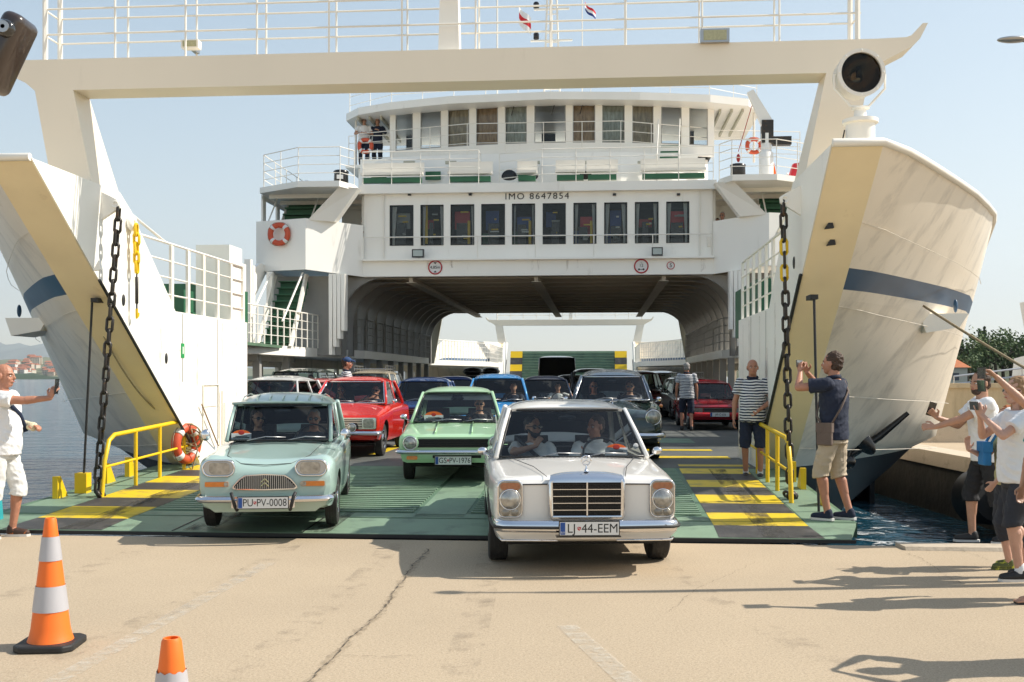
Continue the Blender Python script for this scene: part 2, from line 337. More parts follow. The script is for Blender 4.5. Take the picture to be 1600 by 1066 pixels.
for side in (-1,1):
    xa,xb=(3.17,4.17) if side>0 else (-4.4,-3.35)
    v=11.75; yv=True
    sheet('black_stripe','hblack',xa-.02,xb+.03,10.82,11.5,.004,xb,xa)
    sheet('yellow_stripe','yellow',xa,xb,11.5,11.715,.004)
    sheet('yellow_stripe','yellow',xa,xb,11.75,12.3,.004)
    v=12.3; yv=False
    while v<16.2:
        v2=min(v+.68,16.3)
        sheet('yellow_stripe' if yv else 'black_stripe','yellow' if yv else 'hblack',xa,xb,v+.002,v2-.002,.004); v=v2; yv=not yv
    sheet('edge_band','ggreen',xb+.02 if side>0 else -5.0,4.7 if side>0 else xa-.02,11.8,16.3,.004)
for (xa_,w_) in ((-2.45,.3),(-1.15,.28),(.9,.3),(2.35,.28),(-3.8,.25),(3.6,.25)): sheet('wheel_wear','wear',xa_,xa_+w_,10.84,16.2,.0085+.0004*(xa_>0))
sheet('smooth_strip','ggreen',-.15,.42,11.8,16.25)
sheet('smooth_strip','ggreen',-3.33,3.15,11.76,12.02,.004)
# ribs (anti-slip bars)
mb=MB(); v=12.1
while v<16.2:
    for (x0,x1) in ((-3.3,-.2),(.47,3.1)): slab(mb,x0,x1,v,v+.07,.016,.014)
    v+=.15
mb.build('tread_bar',M['ggreen'],rampo)['kind']='stuff'
mb=MB()
for x0 in (-2.55,-1.15,.95,2.3): slab(mb,x0-.008,x0+.008,10.82,11.7,.006,.004)
mb.build('flap_joint',M['black'],rampo)
mb=MB(); slab(mb,-5.1,4.5,10.785,10.8,-.006,.035); mb.build('front_edge',M['black'],rampo)
# raised worn letters on the ramp lip
for (bod,x0,v0,sz) in (('LANTERNA',-.95,11.93,.20),('LEGAL 90 70 00001',-.7,11.80,.10),):
    t=text(bod,sz,M['green'],rampo,'raised_lettering',(X(x0)-SO[0],v0-SO[1]+.02,rz(v0)+.01),(R(2),0,0),.004); bpy.data.objects.remove(t)
def ship_local(u,v,z): return (u-SO[0],v-SO[1],z)
# ramp railings
for side in (-1,1):
    xr=X(-4.40) if side<0 else X(4.27)
    ro=empty('ramp_railing',(0,0,0)); ro.parent=fer
    L=lambda v,h,dx=0: ship_local(xr+dx,v,rz(min(v,16.35))+h)
    mb=MB(); mb.tube([L(13.05,.0),L(13.13,.45),L(13.25,.70),L(13.4,.76),L(16.6,.76),L(16.8,.72),L(16.9,.5),L(16.95,0)],.03,8); mb.build('handrail',M['yel'],ro,50)
    mb=MB(); mb.tube([L(13.1,.37),L(16.9,.37)],.018,8); mb.build('mid_rail',M['yel'],ro,50)
    for v in (14.05,14.85,15.75): mb=MB(); mb.tube([L(v,0),L(v,.75)],.028,8); mb.build('stanchion',M['yel'],ro,50)
    for v in (12.95,14.3,15.0):
        mb=MB(); xx=-.5 if side<0 else .36
        mb.prism([(L(v,0)[1]-.13,L(v,0)[2]),(L(v,0)[1]-.13,L(v,.28)[2]),(L(v,0)[1]-.05,L(v,.28)[2]),(L(v,0)[1]+.14,L(v,0)[2])],0,L(v,0)[0]+xx-.035,L(v,0)[0]+xx+.035); mb.build('lug_bracket',M['yel'],ro)
# tackle: chains and black rods
def chain(p0,p1,name,mat1,link=.155,wr=.019,w=.05,slack=0,parent=fer,bits=None):
    p0=Vector(p0);p1=Vector(p1); L=(p1-p0).length; n=max(2,int(L/(link-2*wr))); mbs=MB()
    for i in range(n):
        t=(i+.5)/n; c=p0.lerp(p1,t)+Vector((math.sin(i*2.1)*.004,0,-slack*4*t*(1-t)))
        d=(p1-p0).normalized(); s=Vector((1,0,0)) if i%2 else Vector((0,1,0)); s=(s-d*s.dot(d)).normalized()
        ang=random.uniform(-.25,.25); s=Matrix.Rotation(ang,3,d)@s
        h=link/2-w/2; pts=[]
        for k in range(5):
            a=PI*k/4; pts.append(c+d*(h+math.sin(a)*w/2*1.0)+s*math.cos(a)*w/2*1.15)
        for k in range(5):
            a=PI+PI*k/4; pts.append(c+d*(-h+math.sin(a)*w/2)+s*math.cos(a)*w/2*1.15)
        if bits and i in bits:
            m2=MB(); m2.tube(pts,wr*1.02,6,closed=True); m2.build('painted_link',M['yel'],parent,60,off=SO)
        else: mbs.tube(pts,wr,6,closed=True)
    return mbs.build(name,mat1,parent,60,off=SO)
def bracket(side,v,z,root,tip,name='chain_bracket'):
    mb=MB(); mb.prism([(X(side*root),z-.24),(X(side*root),z+.15),(X(side*(tip+.03)),z+.04),(X(side*(tip-.03)),z-.0),(X(side*(tip-.02)),z-.07),(X(side*(tip+.06)),z-.12)],1,v-.03,v+.03); mb.torus((X(side*(tip+.03)),v-.035,z-.03),.04,.014,(0,1,0),14,6)
    return sb(mb,name,M['white'])
bracket(-1,13.0,3.9,4.4,4.15); bracket(1,13.0,3.85,4.4,4.15)
chain((X(-4.15),13.0,3.84),(X(-4.42),12.95,.22),'ramp_chain',M['iron'],link=.19,wr=.019,w=.064)
chain((X(4.16),13.0,3.80),(X(4.30),13.3,.22),'ramp_chain',M['iron'],link=.19,wr=.019,w=.064,bits=(3,5))
for side,p in ((-1,(-4.42,12.95)),(1,(4.30,13.3))):
    mb=MB()
    for k in range(3): mb.torus((X(p[0])+random.uniform(-.05,.08),p[1]+k*.07,rz(p[1])+.05),.05,.02,(random.random(),random.random(),.6),12,6)
    sb(mb,'chain_shackle',M['iron'],smooth=60)
mb=MB(); mb.tube([(X(-4.6),13.2,2.67),(X(-4.8),13.35,.15)],.016,8); sb(mb,'stay_rod',M['black'],smooth=60)
mb=MB(); p=onv(1272,465,12.6); q=onv(1281,790,12.4); mb.tube([p,(q[0],q[1],-.4)],.016,8); sb(mb,'stay_rod',M['black'],smooth=60)
for px,py,side in ((148,470,-1),(1272,465,1)):
    pp=onv(px,py,13.1 if side<0 else 12.6); mb=MB(); mb.box(pp[0]-.045,pp[0]+.045,pp[1]-.02,pp[1]+.25,pp[2]-.02,pp[2]+.035); sb(mb,'rod_slot',M['black'])
mb=MB(); pp=(X(-4.8),13.35,.13); mb.box(pp[0]-.08,pp[0]+.08,pp[1]-.07,pp[1]+.07,.1,.42); sb(mb,'rod_clevis',M['yel'])
# yellow and black hook chain on the left wall
k0=onu(206,352,X(-4.33)); k1=onu(207,425,X(-4.33)); k2=onu(207,497,X(-4.33))
mb=MB(); mb.torus((k0[0],k0[1],k0[2]+.03),.06,.05,(1,0,0),14,8); sb(mb,'pad_eye',M['white'],smooth=60)
chain((k0[0]+.06,k0[1],k0[2]),(k1[0]+.06,k1[1],k1[2]),'lashing_chain',M['yel'],link=.16,wr=.02,w=.06)
mb=MB(); a=Vector((k1[0]+.06,k1[1],k1[2])); b=Vector((k2[0]+.06,k2[1],k2[2])); mb.tube([a,a.lerp(b,.1),a.lerp(b,.12),a.lerp(b,.68),a.lerp(b,.7),a.lerp(b,.8)],[.012,.012,.024,.024,.012,.012],8); sb(mb,'turnbuckle',M['iron'],smooth=60)
mb=MB(); mb.tube([a.lerp(b,.8),a.lerp(b,.9),b,b+Vector((.0,.04,.03)),b+Vector((0,.05,.07))],.018,6); sb(mb,'hook',M['yel'],smooth=60)
# marks and fittings on the facets / walls
for side,px,py in ((1,1299,376),(1,1296,354),(-1,152,402)):
    z=CH+(590-py)/F*12.2; mb=MB(); xx=onv(px,py,vst(z))[0]; mb.prism([(xx-.05,z-.06),(xx+.05,z-.05),(xx+.02,z+.07)],1,vst(z)-.012,vst(z)+.05); sb(mb,'fairlead_hole',M['black' if side>0 else 'white'])
for side,yv,zz in ((-1,15.0,1.95),(-1,13.6,2.7),(1,13.4,3.1)):
    mb=MB(); mb.ball((X(side*4.365),yv,zz),(.015,.045,.08),12,8); sb(mb,'draft_port',M['black'],smooth=True)
pp=onu(285,547,X(-4.37)); mb=MB(); mb.box(pp[0],pp[0]+.01,pp[1]-.06,pp[1]+.06,pp[2]-.12,pp[2]+.1); sb(mb,'muster_sign',mat('sign green',(.02,.30,.08),.5))
mb=MB(); mb.box(pp[0]+.01,pp[0]+.013,pp[1]-.02,pp[1]+.02,pp[2]-.06,pp[2]+.05); sb(mb,'muster_symbol',M['signwhite'])
# locker door in the left wall
q0=onu(316,602,X(-4.37)); q1=onu(340,685,X(-4.37)); xw=X(-4.37)
mb=MB(); mb.tube([(xw+.015,q0[1],q1[2]),(xw+.015,q0[1],q0[2]),(xw+.015,q1[1],q0[2]),(xw+.015,q1[1],q1[2])],.012,4); mb.box(xw,xw+.01,q0[1]+.05,q1[1]-.05,q0[2]-.35,q0[2]-.03); sb(mb,'locker_door',M['rail'])
mb=MB(); mb.tube([(xw+.05,q0[1]-.15,q0[2]-.3),(xw+.05,q1[1]-.1,q1[2]-.12)],.012,5); sb(mb,'boat_hook',mat('wood pole',(.25,.15,.07),.6))
mb=MB(); mb.tube([(xw+.04,q1[1]+.1,q0[2]-.1),(xw+.04,q1[1]+.1,ZD)],.014,6).tube([(xw+.04,q1[1]+.22,q0[2]-.3),(xw+.04,q1[1]+.22,ZD)],.02,6); sb(mb,'pipe',M['rail'],smooth=60)
# bow side railings above the inner walls (flat stanchions)
def railing(pts,h,n,mat1,name='railing',sp=.9,r=.016,pr=None,parent=None,verts=None,bars=0):
    mb=MB(); pts=[Vector(p) for p in pts]
    for k in range(1,n+1): mb.tube([p+Vector((0,0,h*k/n)) for p in pts],r if k<n else r*1.3,5)
    for a,b in zip(pts,pts[1:]):
        L=(b-a).length; m=max(1,round(L/sp))
        for i in range(m+1):
            p=a.lerp(b,i/m); mb.tube([p,p+Vector((0,0,h))],pr or r*1.2,5)
    return sb(mb,name,mat1,parent=parent)
for end in (0,1):
    e=(lambda v:86-v) if end else (lambda v:v)
    for side in (-1,1):
        mb=MB(); x=X(side*4.43)
        for k,z in enumerate((2.9,3.15,3.4,3.66)): mb.tube([(x,e(15.15-k*.3),z),(x,e(18.55),z)],.014 if k<3 else .022,5)
        for i in range(6): v=15.3+i*.64; mb.box(x-.02,x+.02,min(e(v),e(v+.09)),max(e(v),e(v+.09)),2.66,3.64)
        sb(mb,'bulwark_railing',M['rail'])
        mb=MB(); x=X(side*4.43); mb.tube([(x,e(13.5),4.0),(x,e(15.15),3.66)],.02,5); sb(mb,'bulwark_railing',M['rail'])
mb=MB(); mb.box(X(-5.05),X(-4.45),17.9,18.55,2.6,3.98); sb(mb,'vent_box',M['white'])
mb=MB(); mb.box(X(-7.75),X(-6.35),22.2,24.5,2.6,3.7); sb(mb,'deck_locker',M['dgreen'])
mb=MB(); mb.box(X(-7.5),X(-6.7),24.6,25.4,2.6,4.45); 
for k in range(6): mb.box(X(-7.4),X(-6.8),24.54,24.6,3.75+k*.1,3.8+k*.1)
sb(mb,'louvre_box',M['white'])
mb=MB(); mb.box(X(5.2),X(7.4),22,25.5,2.6,3.7); sb(mb,'deck_locker',M['dgreen'])
for k in range(3):
    pp=onu(232+k*46,455,X(-6.3)); mb=MB(); mb.prism([(-.3,0),(.3,0),(.3,.35),(.12,.35),(.12,.8),(-.12,.8),(-.12,.35),(-.3,.35)],1,0,.5) ; mb.v=[(p[0]+pp[0],p[1]+pp[1],p[2]+2.6) for p in mb.v]; sb(mb,'mooring_bitt',M['dgreen'])
# ------------------------------------------------------------- mezzanine side decks
for side in (-1,1):
    for pl_ in ([(7.55,22),(7.5,27.5),(6.95,33.5),(8.4,33.5),(8.4,22)],[(6.95,33.5),(6.1,36),(6.1,50),(6.95,53),(8.4,53),(8.4,33.5)],[(6.95,53),(4.38,62),(4.38,67.4),(8.4,67.4),(8.4,53)]):
        mb=MB(); mb.prism([(X(side*x),v) for x,v in pl_],2,2.32,2.6); sb(mb,'side_platform',M['white'])
    mb=MB()
    for v in [23+i*1.2 for i in range(9)]: a,b=sorted((X(side*7.6),X(side*8.4))); mb.box(a,b,v,v+.08,2.15,2.32)
    sb(mb,'platform_beam',M['frame'])
    def barrail(pts,nb,mt,fl=.03):
        mb=MB(); pts=[Vector((X(side*x),v,2.6)) for x,v in pts]; Ls=[(b-a).length for a,b in zip(pts,pts[1:])]; T=sum(Ls)
        for h in (.27,.54,.80,1.05): mb.tube([p+Vector((0,0,h)) for p in pts],.013 if h<1 else .022,5)
        for i in range(nb+1):
            d=T*i/nb; k=0
            while k<len(Ls)-1 and d>Ls[k]: d-=Ls[k]; k+=1
            p=pts[k].lerp(pts[k+1],min(1,d/Ls[k])); mb.box(p.x-.012,p.x+.012,p.y-fl,p.y+fl,2.6,3.65)
        return sb(mb,'platform_railing',mt)
    barrail([(7.5,22.2),(7.45,27.5),(6.9,33.5)],24,M['rail'],.035)
    barrail([(6.9,33.6),(6.05,36),(6.05,50),(6.9,53)],44,M['frame'],.02)
    barrail([(6.9,53.1),(4.4,62),(4.4,67.3)],36,M['rail'],.03)
    for v in [23.5,26.4,29.2,32]+[35+i*2.2 for i in range(8)]:
        xx_=7.6 if v<33 else 6.2; mb=MB(); a,b=sorted((X(side*xx_),X(side*(xx_+.2)))); mb.box(a,b,v,v+.2,ZD,2.32)
        sb(mb,'pillar',M['frame'])
    mb=MB(); x=X(side*7.5)-side*.01; mb.prism([(25.0,2.33),(25.4,2.33),(25.9,2.59),(25.5,2.59)],0,x-.012,x+.012); sb(mb,'yellow_mark',M['yel'])
# ------------------------------------------------------------- tunnel under the superstructure
SV=33.2; SE=53.0; CZ=4.87
mb=MB(); mb.box(X(-8.4),X(8.4),SV,SE,CZ+.32,CZ+.4); sb(mb,'deckhead',M['frame'])
for k in range(13):
    mb=MB(); v=SV+.5+k*1.5; mb.box(X(-6.4),X(6.4),v,v+.05,CZ,CZ+.32).box(X(-6.4),X(6.4),v-.10,v+.17,CZ-.03,CZ+.0); sb(mb,'deck_beam',M['ceil'])
for x in (-4.0,0,4.0):
    mb=MB(); mb.box(X(x-.06),X(x+.06),SV+.1,SE-.1,CZ-.16,CZ-.02).box(X(x-.16),X(x+.16),SV+.1,SE-.1,CZ-.18,CZ-.16); sb(mb,'girder',M['ceil'])
for side in (-1,1):
    mb=MB(); a,b=sorted((X(side*6.42),X(side*6.5)))
    for k in range(12): v=SV+.2+k*1.65; mb.box(a,b,v,v+1.3,2.38,CZ+.16)
    mb.box(a,b,SV,SE,4.2,CZ+.15); sb(mb,'tunnel_side',M['frame'])
    for k in range(12):
        v=SV+.1+k*1.65; arc=[(6.42,2.38),(6.24,2.38)]+[(4.8+1.44*math.cos(t),3.43+1.44*math.sin(t)) for t in [i*PI/2/8 for i in range(9)]]+[(4.6,CZ),(6.42,CZ)]
        mb=MB(); mb.prism([(X(side*p),q) for p,q in arc],1,v,v+.05); 
        fl=[(X(side*(p)),q) for p,q in arc[1:11]]
        for (p,q),(p2,q2) in zip(fl,fl[1:]): mb.hexa([(p,v-.05,q-.008),(p,v+.1,q-.008),(p,v+.1,q+.008),(p,v-.05,q+.008)],[(p2,v-.05,q2-.008),(p2,v+.1,q2-.008),(p2,v+.1,q2+.008),(p2,v-.05,q2+.008)])
        sb(mb,'arched_frame',M['frame'])
    mb=MB(); a,b=sorted((X(side*6.45),X(side*7.6))); mb.prism([(a if side<0 else b,2.38),(a if side<0 else b,CZ),(X(side*5.9),CZ),(X(side*6.35),2.38)],1,SE+.2,SE+.35); sb(mb,'end_bulkhead',M['olive'])
    mb=MB(); mb.prism([(SE+.3,2.38),(SE+.3,CZ+1),(SE+4,CZ+1),(SE+2.2,2.38)],0,X(side*6.6),X(side*6.75)); sb(mb,'wing_support',M['white'])
# ------------------------------------------------------------- superstructure
def ub(mb,x0,x1,y0,y1,v0,v1): 
    p=onv(x0,y1,v0); q=onv(x1,y0,v0); mb.box(p[0],q[0],v0,v1,p[2],q[2]); return mb
WIN=[(609,646),(657,693),(704,741),(752,789),(800,836),(848,884),(896,932),(944,980),(992,1029),(1041,1077)]
zb=onv(840,382,SV)[2]; zt=onv(840,318,SV)[2]; z0=onv(840,404,SV)[2]; z1=onv(840,300,SV)[2]
ux=lambda px:onv(px,350,SV)[0]
UL,UR=X(-5.5),X(5.5)
mb=MB(); xs=[UL]+[ux(p) for w in WIN for p in w]+[UR]
for i in range(0,len(xs),2): mb.box(xs[i],xs[i+1],SV,SV+.12,zb,zt)
mb.box(UL,UR,SV,SV+.12,z0,zb).box(UL,UR,SV,SV+.12,zt,z1); sb(mb,'saloon_front',M['white'])
for i,(a,b) in enumerate(WIN):
    a,b=ux(a),ux(b); wo=MB(); fr=.012
    wo.box(a,a+fr,SV-.012,SV+.1,zb,zt).box(b-fr,b,SV-.012,SV+.1,zb,zt).box(a+fr,b-fr,SV-.012,SV+.1,zb,zb+fr).box(a+fr,b-fr,SV-.012,SV+.1,zt-fr,zt); f=sb(wo,'window',M['blackp'])
    g=MB(); g.box(a+fr,b-fr,SV+.06,SV+.066,zb+fr,zt-fr); g.build('pane',M['wglass'],f,off=SO)
    if i not in (3,5):
        for sgn,xx in ((1,a+.05),(-1,b-.05)):
            if (i+ (sgn>0))%3==0 and i<6: continue
            c=MB(); w=.14; P=[]
            for j in range(7):
                t=j/6; row=[]
                for k in range(9): row.append((xx+sgn*(k/8)*((w*[.9,.5,.35,.3,.25,.8,.55,.75,.6,.7][i])*(1-.55*min(1,t*1.3))+.02),SV+.2+.02*math.sin(k*2.6),zt-.02-(zt-zb)*t))
                P.append(row)
            c.grid(P); c.build('curtain',mat('curtain',(.75,.76,.74),.8) if 'curt' not in M else M['curt'],f,True,off=SO); M.setdefault('curt',bpy.data.materials['curtain'])
mb=MB(); mb.box(UL,UR,SV+3.2,SV+3.3,z0,z1).box(UL,UR,SV+.13,SV+3.2,z0,z0+.05).box(UL,UR,SV+.13,SV+3.2,z1-.06,z1-.01); sb(mb,'saloon_interior',M['inside'])
M['redi']=mat('red window reflection and trim paint',(.60,.02,.03),.4); M['bluei']=mat('blue window reflection',(.03,.10,.40),.5); M['greyi']=mat('grey window reflection',(.4,.42,.4),.5)  # colours for boxes that stand in for window reflections and lit contents
rf=random.Random(4)
for wi,(a,b) in enumerate(WIN):
    base=['greyi','redi','redi','bluei','bluei','bluei','redi','bluei','redi','redi'][wi]; w_=b-a
    r1,r2,r3=rf.random(),rf.random(),rf.random(); its=[(a+w_*(.12+.25*r1),b-w_*(.1+.35*r2),324+24*r3,352+26*r1,base,.45+.5*r2),(a+w_*(.2+.2*r2),b-w_*(.2+.3*r3),345+14*r1,382,'blackp',.30),(a+w_*.05,a+w_*(.3+.3*r3),360+10*r2,381,['inside','dgreen','bluei','redi'][int(r1*4)],.5)]
    if wi in (1,4,6,2): its.append((a+w_*(.2 if wi==1 else .72),a+w_*(.2 if wi==1 else .72)+4,345 if wi!=1 else 322,381,'yel',.26))
    for q in range(3): yy=330+rf.random()*44; its.append((a+w_*rf.uniform(.35,.6),a+w_*rf.uniform(.62,.8),yy,yy+2.2,rf.choice(['signwhite','yel','greyi']),.25))
    for (x0,x1,y0_,y1_,mm,dv) in its: mb=MB(); ub(mb,x0,x1,y0_,y1_,SV+dv,SV+dv+.06); sb(mb,'reflection_content_box',M[mm])  # coloured boxes behind the panes imitate reflections and lit contents
# lower band with signs
mb=MB(); mb.prism([(UL,CZ),(UL,onv(840,404,SV)[2]),(UR,onv(840,404,SV)[2]),(UR,CZ)],1,SV-.14,SV+.1); sb(mb,'front_coaming',M['white'])
mb=MB(); mb.box(UL,UR,SV-.32,SV-.14,z0-.06,z0-.0); sb(mb,'ledge',M['white'])
railing([(UL+.05,SV-.28,z0),(UR-.05,SV-.28,z0)],.68,1,M['rail'],'ledge_railing',sp=1.86,r=.014)
imo=onv(839,307,SV-.01); text('IMO 8647854',.28,M['ink'],fer,'imo_number',(imo[0]-SO[0],SV-.012-SO[1],imo[2]),sx=1.08,space=1.22,bold=0)
def rsign(px,py,r,kids):
    p=onv(px,py,SV-.15); k=r/F*SV
    o=MB(); o.cyl((p[0],SV-.15,p[2]),(p[0],SV-.142,p[2]),k,n=28); s=sb(o,'limit_sign',M['signwhite'])
    o=MB(); o.torus((p[0],SV-.152,p[2]),k*.9,k*.10,(0,1,0),28,6); sb(o,'sign_ring',M['signred'],smooth=True).parent=s
    s2=[c for c in s.children][0]
    for (bd,sz,dx,dz) in kids:
        t=text(bd,sz,M['ink'],s,'lettering',(p[0]-SO[0]+dx,SV-.158-SO[1],p[2]+dz))
    return s,p,k
s,p,k=rsign(680,418,11.5,[('4,85m',.13,0,0)])
def tri(p,dz,sg,s): o=MB(); o.prism([(p[0]-.05,p[2]+dz),(p[0]+.05,p[2]+dz),(p[0],p[2]+dz+sg*.06)],1,SV-.16,SV-.153); o.build('arrow',M['ink'],s,off=SO)
tri(p,.16,-1,s); tri(p,-.16,1,s)
s,p,k=rsign(1002,416,11.5,[('12',.13,0,.02),('t',.07,0,.11)])
o=MB(); 
for dx in (-.07,.07): o.cyl((p[0]+dx,SV-.16,p[2]-.10),(p[0]+dx,SV-.153,p[2]-.10),.03,n=10)
o.box(p[0]-.06,p[0]+.06,SV-.16,SV-.153,p[2]-.11,p[2]-.095); o.build('axle_symbol',M['ink'],s,off=SO)
rsign(1048,415,6.3,[('5',.17,0,0)])
def flood(px,py,v,w,h,face,name='floodlight',rx=0,lab=None,par=None):
    p=onv(px,py,v); W=w/F*v/2; H=h/F*v/2
    o=MB(); o.box(p[0]-W,p[0]+W,v-.02,v+.10,p[2]-H,p[2]+H); a=sb(o,name,M[face[0]])
    o=MB(); o.box(p[0]-W*.8,p[0]+W*.8,v-.026,v-.021,p[2]-H*.7,p[2]+H*.75); o.build('lens',face[1],a,off=SO)
    o=MB(); o.box(p[0]-.03,p[0]+.03,v+.1,v+.25,p[2]-H,p[2]-H+.04); o.build('bracket',M['steel'],a,off=SO); return a
lens1=mat('flood lens',(.35,.40,.38),.1,var=.1,coat=1); lens2=mat('flood lens yellow',(.45,.42,.22),.15,var=.25,vs=40,coat=1)
flood(653,396,SV-.35,19,13,('blackp',lens1)); flood(1027,393,SV-.35,17,13,('blackp',lens1))
flood(1117,56,12.7,44,21,('steel',lens2)); flood(297,69,12.9,28,13,('rail',lens2))
# balcony wings
ybt=onv(478,341,31.8)[2]; ybb=onv(478,421,31.8)[2]
for side in (-1,1):
    # wall panels
    for (x0,v0,x1,v1,zb0,zb1) in ((8.75,32.4,7.0,31.8,ybb,ybb),(7.0,31.8,5.5,SV-.16,ybb,CZ)):
        mb=MB(); dv=.1
        a=[(X(side*x0),v0,zb0),(X(side*x1),v1,zb1),(X(side*x1),v1+dv,zb1),(X(side*x0),v0+dv,zb0)]; t=[(p[0],p[1],ybt-(.06 if x1<6 and i in (1,2) else 0)) for i,p in enumerate(a)]
        mb.hexa(a,t); sb(mb,'wing_bulwark',M['white'])
    mb=MB(); pl=[(X(side*x),v) for x,v in ((8.7,32.5),(7.0,31.95),(5.5,SV-.02),(5.5,SV+4),(8.7,SV+4))]; mb.prism(pl,2,CZ+.22,CZ+.3); sb(mb,'wing_deck',M['white'])
    mb=MB(); a,b=sorted((X(side*8.6),X(side*8.75))); mb.box(a,b,32.5,40,ybb,ybt); sb(mb,'wing_side',M['white'])
    # upper roof wing
    mb=MB(); pl=[(X(side*x),v) for x,v in ((8.7,32.6),(7.2,31.6),(5.9,31.6),(5.6,32.3),(5.6,37),(8.7,37))]; zz=onv(480,293,31.7)[2]; zz2=onv(480,284,31.7)[2]; mb.prism(pl,2,zz,zz2); sb(mb,'upper_wing',M['white'])
    # strut
    mb=MB(); zA=ybt-.05
    b_=[(X(side*6.95),31.85,zA),(X(side*6.2),32.2,zA),(X(side*6.2),32.6,zA),(X(side*6.95),32.3,zA)]; t_=[(X(side*5.95),31.85,zz+.05),(X(side*5.45),32.2,zz+.05),(X(side*5.45),32.6,zz+.05),(X(side*5.95),32.3,zz+.05)]
    mb.hexa(b_,t_); sb(mb,'raked_strut',M['white'])
    # back wall of the alcove
    mb=MB(); a,b=sorted((X(side*5.5),X(side*6.75))); mb.box(a,b,SV+2.2,SV+2.3,CZ+.3,zz); sb(mb,'alcove_wall',M['white'])
    mb=MB(); a,b=sorted((X(side*5.5),X(side*5.6))); mb.box(a,b,SV+.14,SV+2.2,CZ+.3,zz); sb(mb,'alcove_wall',M['white'])
    for q in range(3):
        mb=MB(); a,b=sorted((X(side*5.7),X(side*8.5))); mb.box(a,b,32.9+q*1.2,32.98+q*1.2,zz-.12,zz); sb(mb,'roof_beam',M['rail'])
    # upper stairs (green) and stringers
    for q in range(9):
        mb=MB(); a,b=sorted((X(side*7.1),X(side*8.3))); z=CZ+.9+q*.24; v=32.6+q*.22; mb.box(a,b,v,v+.26,z,z+.04).box(a,b,v+.25,v+.265,z-.22,z+.0); sb(mb,'stair_tread',M['yel'] if q==8 else M['dgreen'])
    mb=MB()
    for x in (7.02,8.36): 
        mb.hexa([(X(side*x)-.02,32.3,CZ+.5),(X(side*x)+.02,32.3,CZ+.5),(X(side*x)+.02,32.6,CZ+.5),(X(side*x)-.02,32.6,CZ+.5)],[(X(side*x)-.02,34.5,zz),(X(side*x)+.02,34.5,zz),(X(side*x)+.02,34.8,zz),(X(side*x)-.02,34.8,zz)])
        mb.tube([(X(side*x),32.3,CZ+1.6),(X(side*x),33.4,zz)],.025,5); mb.tube([(X(side*x),32.4,CZ+.5),(X(side*x),32.4,CZ+1.65)],.025,5)
    sb(mb,'stair_rail',M['rail'])
    # slotted side screen
    mb=MB(); x=X(side*8.72)
    for q in range(3): mb.box(min(x,x+side*.06),max(x,x+side*.06),33.0+q*1.5,33.3+q*1.5,ybt,zz)
    mb.box(min(x,x+side*.06),max(x,x+side*.06),33,36.7,ybt+.8,ybt+.95); sb(mb,'side_screen',M['white'])
    mb=MB(); mb.prism([(34.0,zz2),(37.5,zz2),(37.5,zz2+1.15)],0,X(side*8.5),X(side*8.6)); 
    for q in range(7): mb.box(X(side*8.46),X(side*8.64),34.3+q*.45,34.38+q*.45,zz2,zz2+.12+q*.14)
    sb(mb,'wind_screen',M['white'])
    # lower stairs
    for q in range(10):
        mb=MB(); a,b=sorted((X(side*7.2),X(side*8.1))); z=2.7+q*.22; v=30.8+q*.2; mb.box(a,b,v,v+.24,z,z+.03).box(a,b,v+.23,v+.245,z-.2,z); sb(mb,'stair_tread',M['dgreen'])
    mb=MB()
    for x in (7.15,8.15):
        mb.hexa([(X(side*x)-.03,30.6,2.6),(X(side*x)+.01,30.6,2.6),(X(side*x)+.03,30.9,2.6),(X(side*x)-.03,30.9,2.6)],[(X(side*x)-.03,32.3,4.9),(X(side*x)+.03,32.3,4.9),(X(side*x)+.03,32.6,4.9),(X(side*x)-.03,32.6,4.9)]); mb.tube([(X(side*x),29.9,3.3),(X(side*x),32.0,5.6 if False else 4.9)],.03,5)
    sb(mb,'stair_rail',M['rail'])
    mb=MB()
    for q in range(4): x=6.35-q*.13; mb.hexa([(X(side*x)-.05,32.3,2.38+q*.25),(X(side*x)+.05,32.3,2.38+q*.25),(X(side*x)+.05,32.7,2.38+q*.25),(X(side*x)-.05,32.7,2.38+q*.25)],[(X(side*x)-.06,32.3,4.9),(X(side*x)+.06,32.3,4.9),(X(side*x)+.06,32.7,4.9),(X(side*x)-.06,32.7,4.9)])
    sb(mb,'fluted_column',M['white'])
    for (x,v) in ((8.2,27.2),(7.75,28.6),(8.2,30.2),(8.2,32)):
        mb=MB(); mb.box(X(side*x)-.09,X(side*x)+.09,v,v+.18,2.38,4.95); sb(mb,'column',M['white'])
    mb=MB(); mb.prism([(26.3,2.66),(29.5,2.66),(32.4,4.9),(32.4,5.2),(31.9,5.2),(28.2,3.8)],0,X(side*8.45),X(side*8.55)); sb(mb,'raked_bulkhead',M['white'])
    # back wall behind stairs
    mb=MB(); a,b=sorted((X(side*6.5),X(side*8.4))); mb.box(a,b,33.1,33.2,2.38,4.9); sb(mb,'stair_wall',M['frame'])
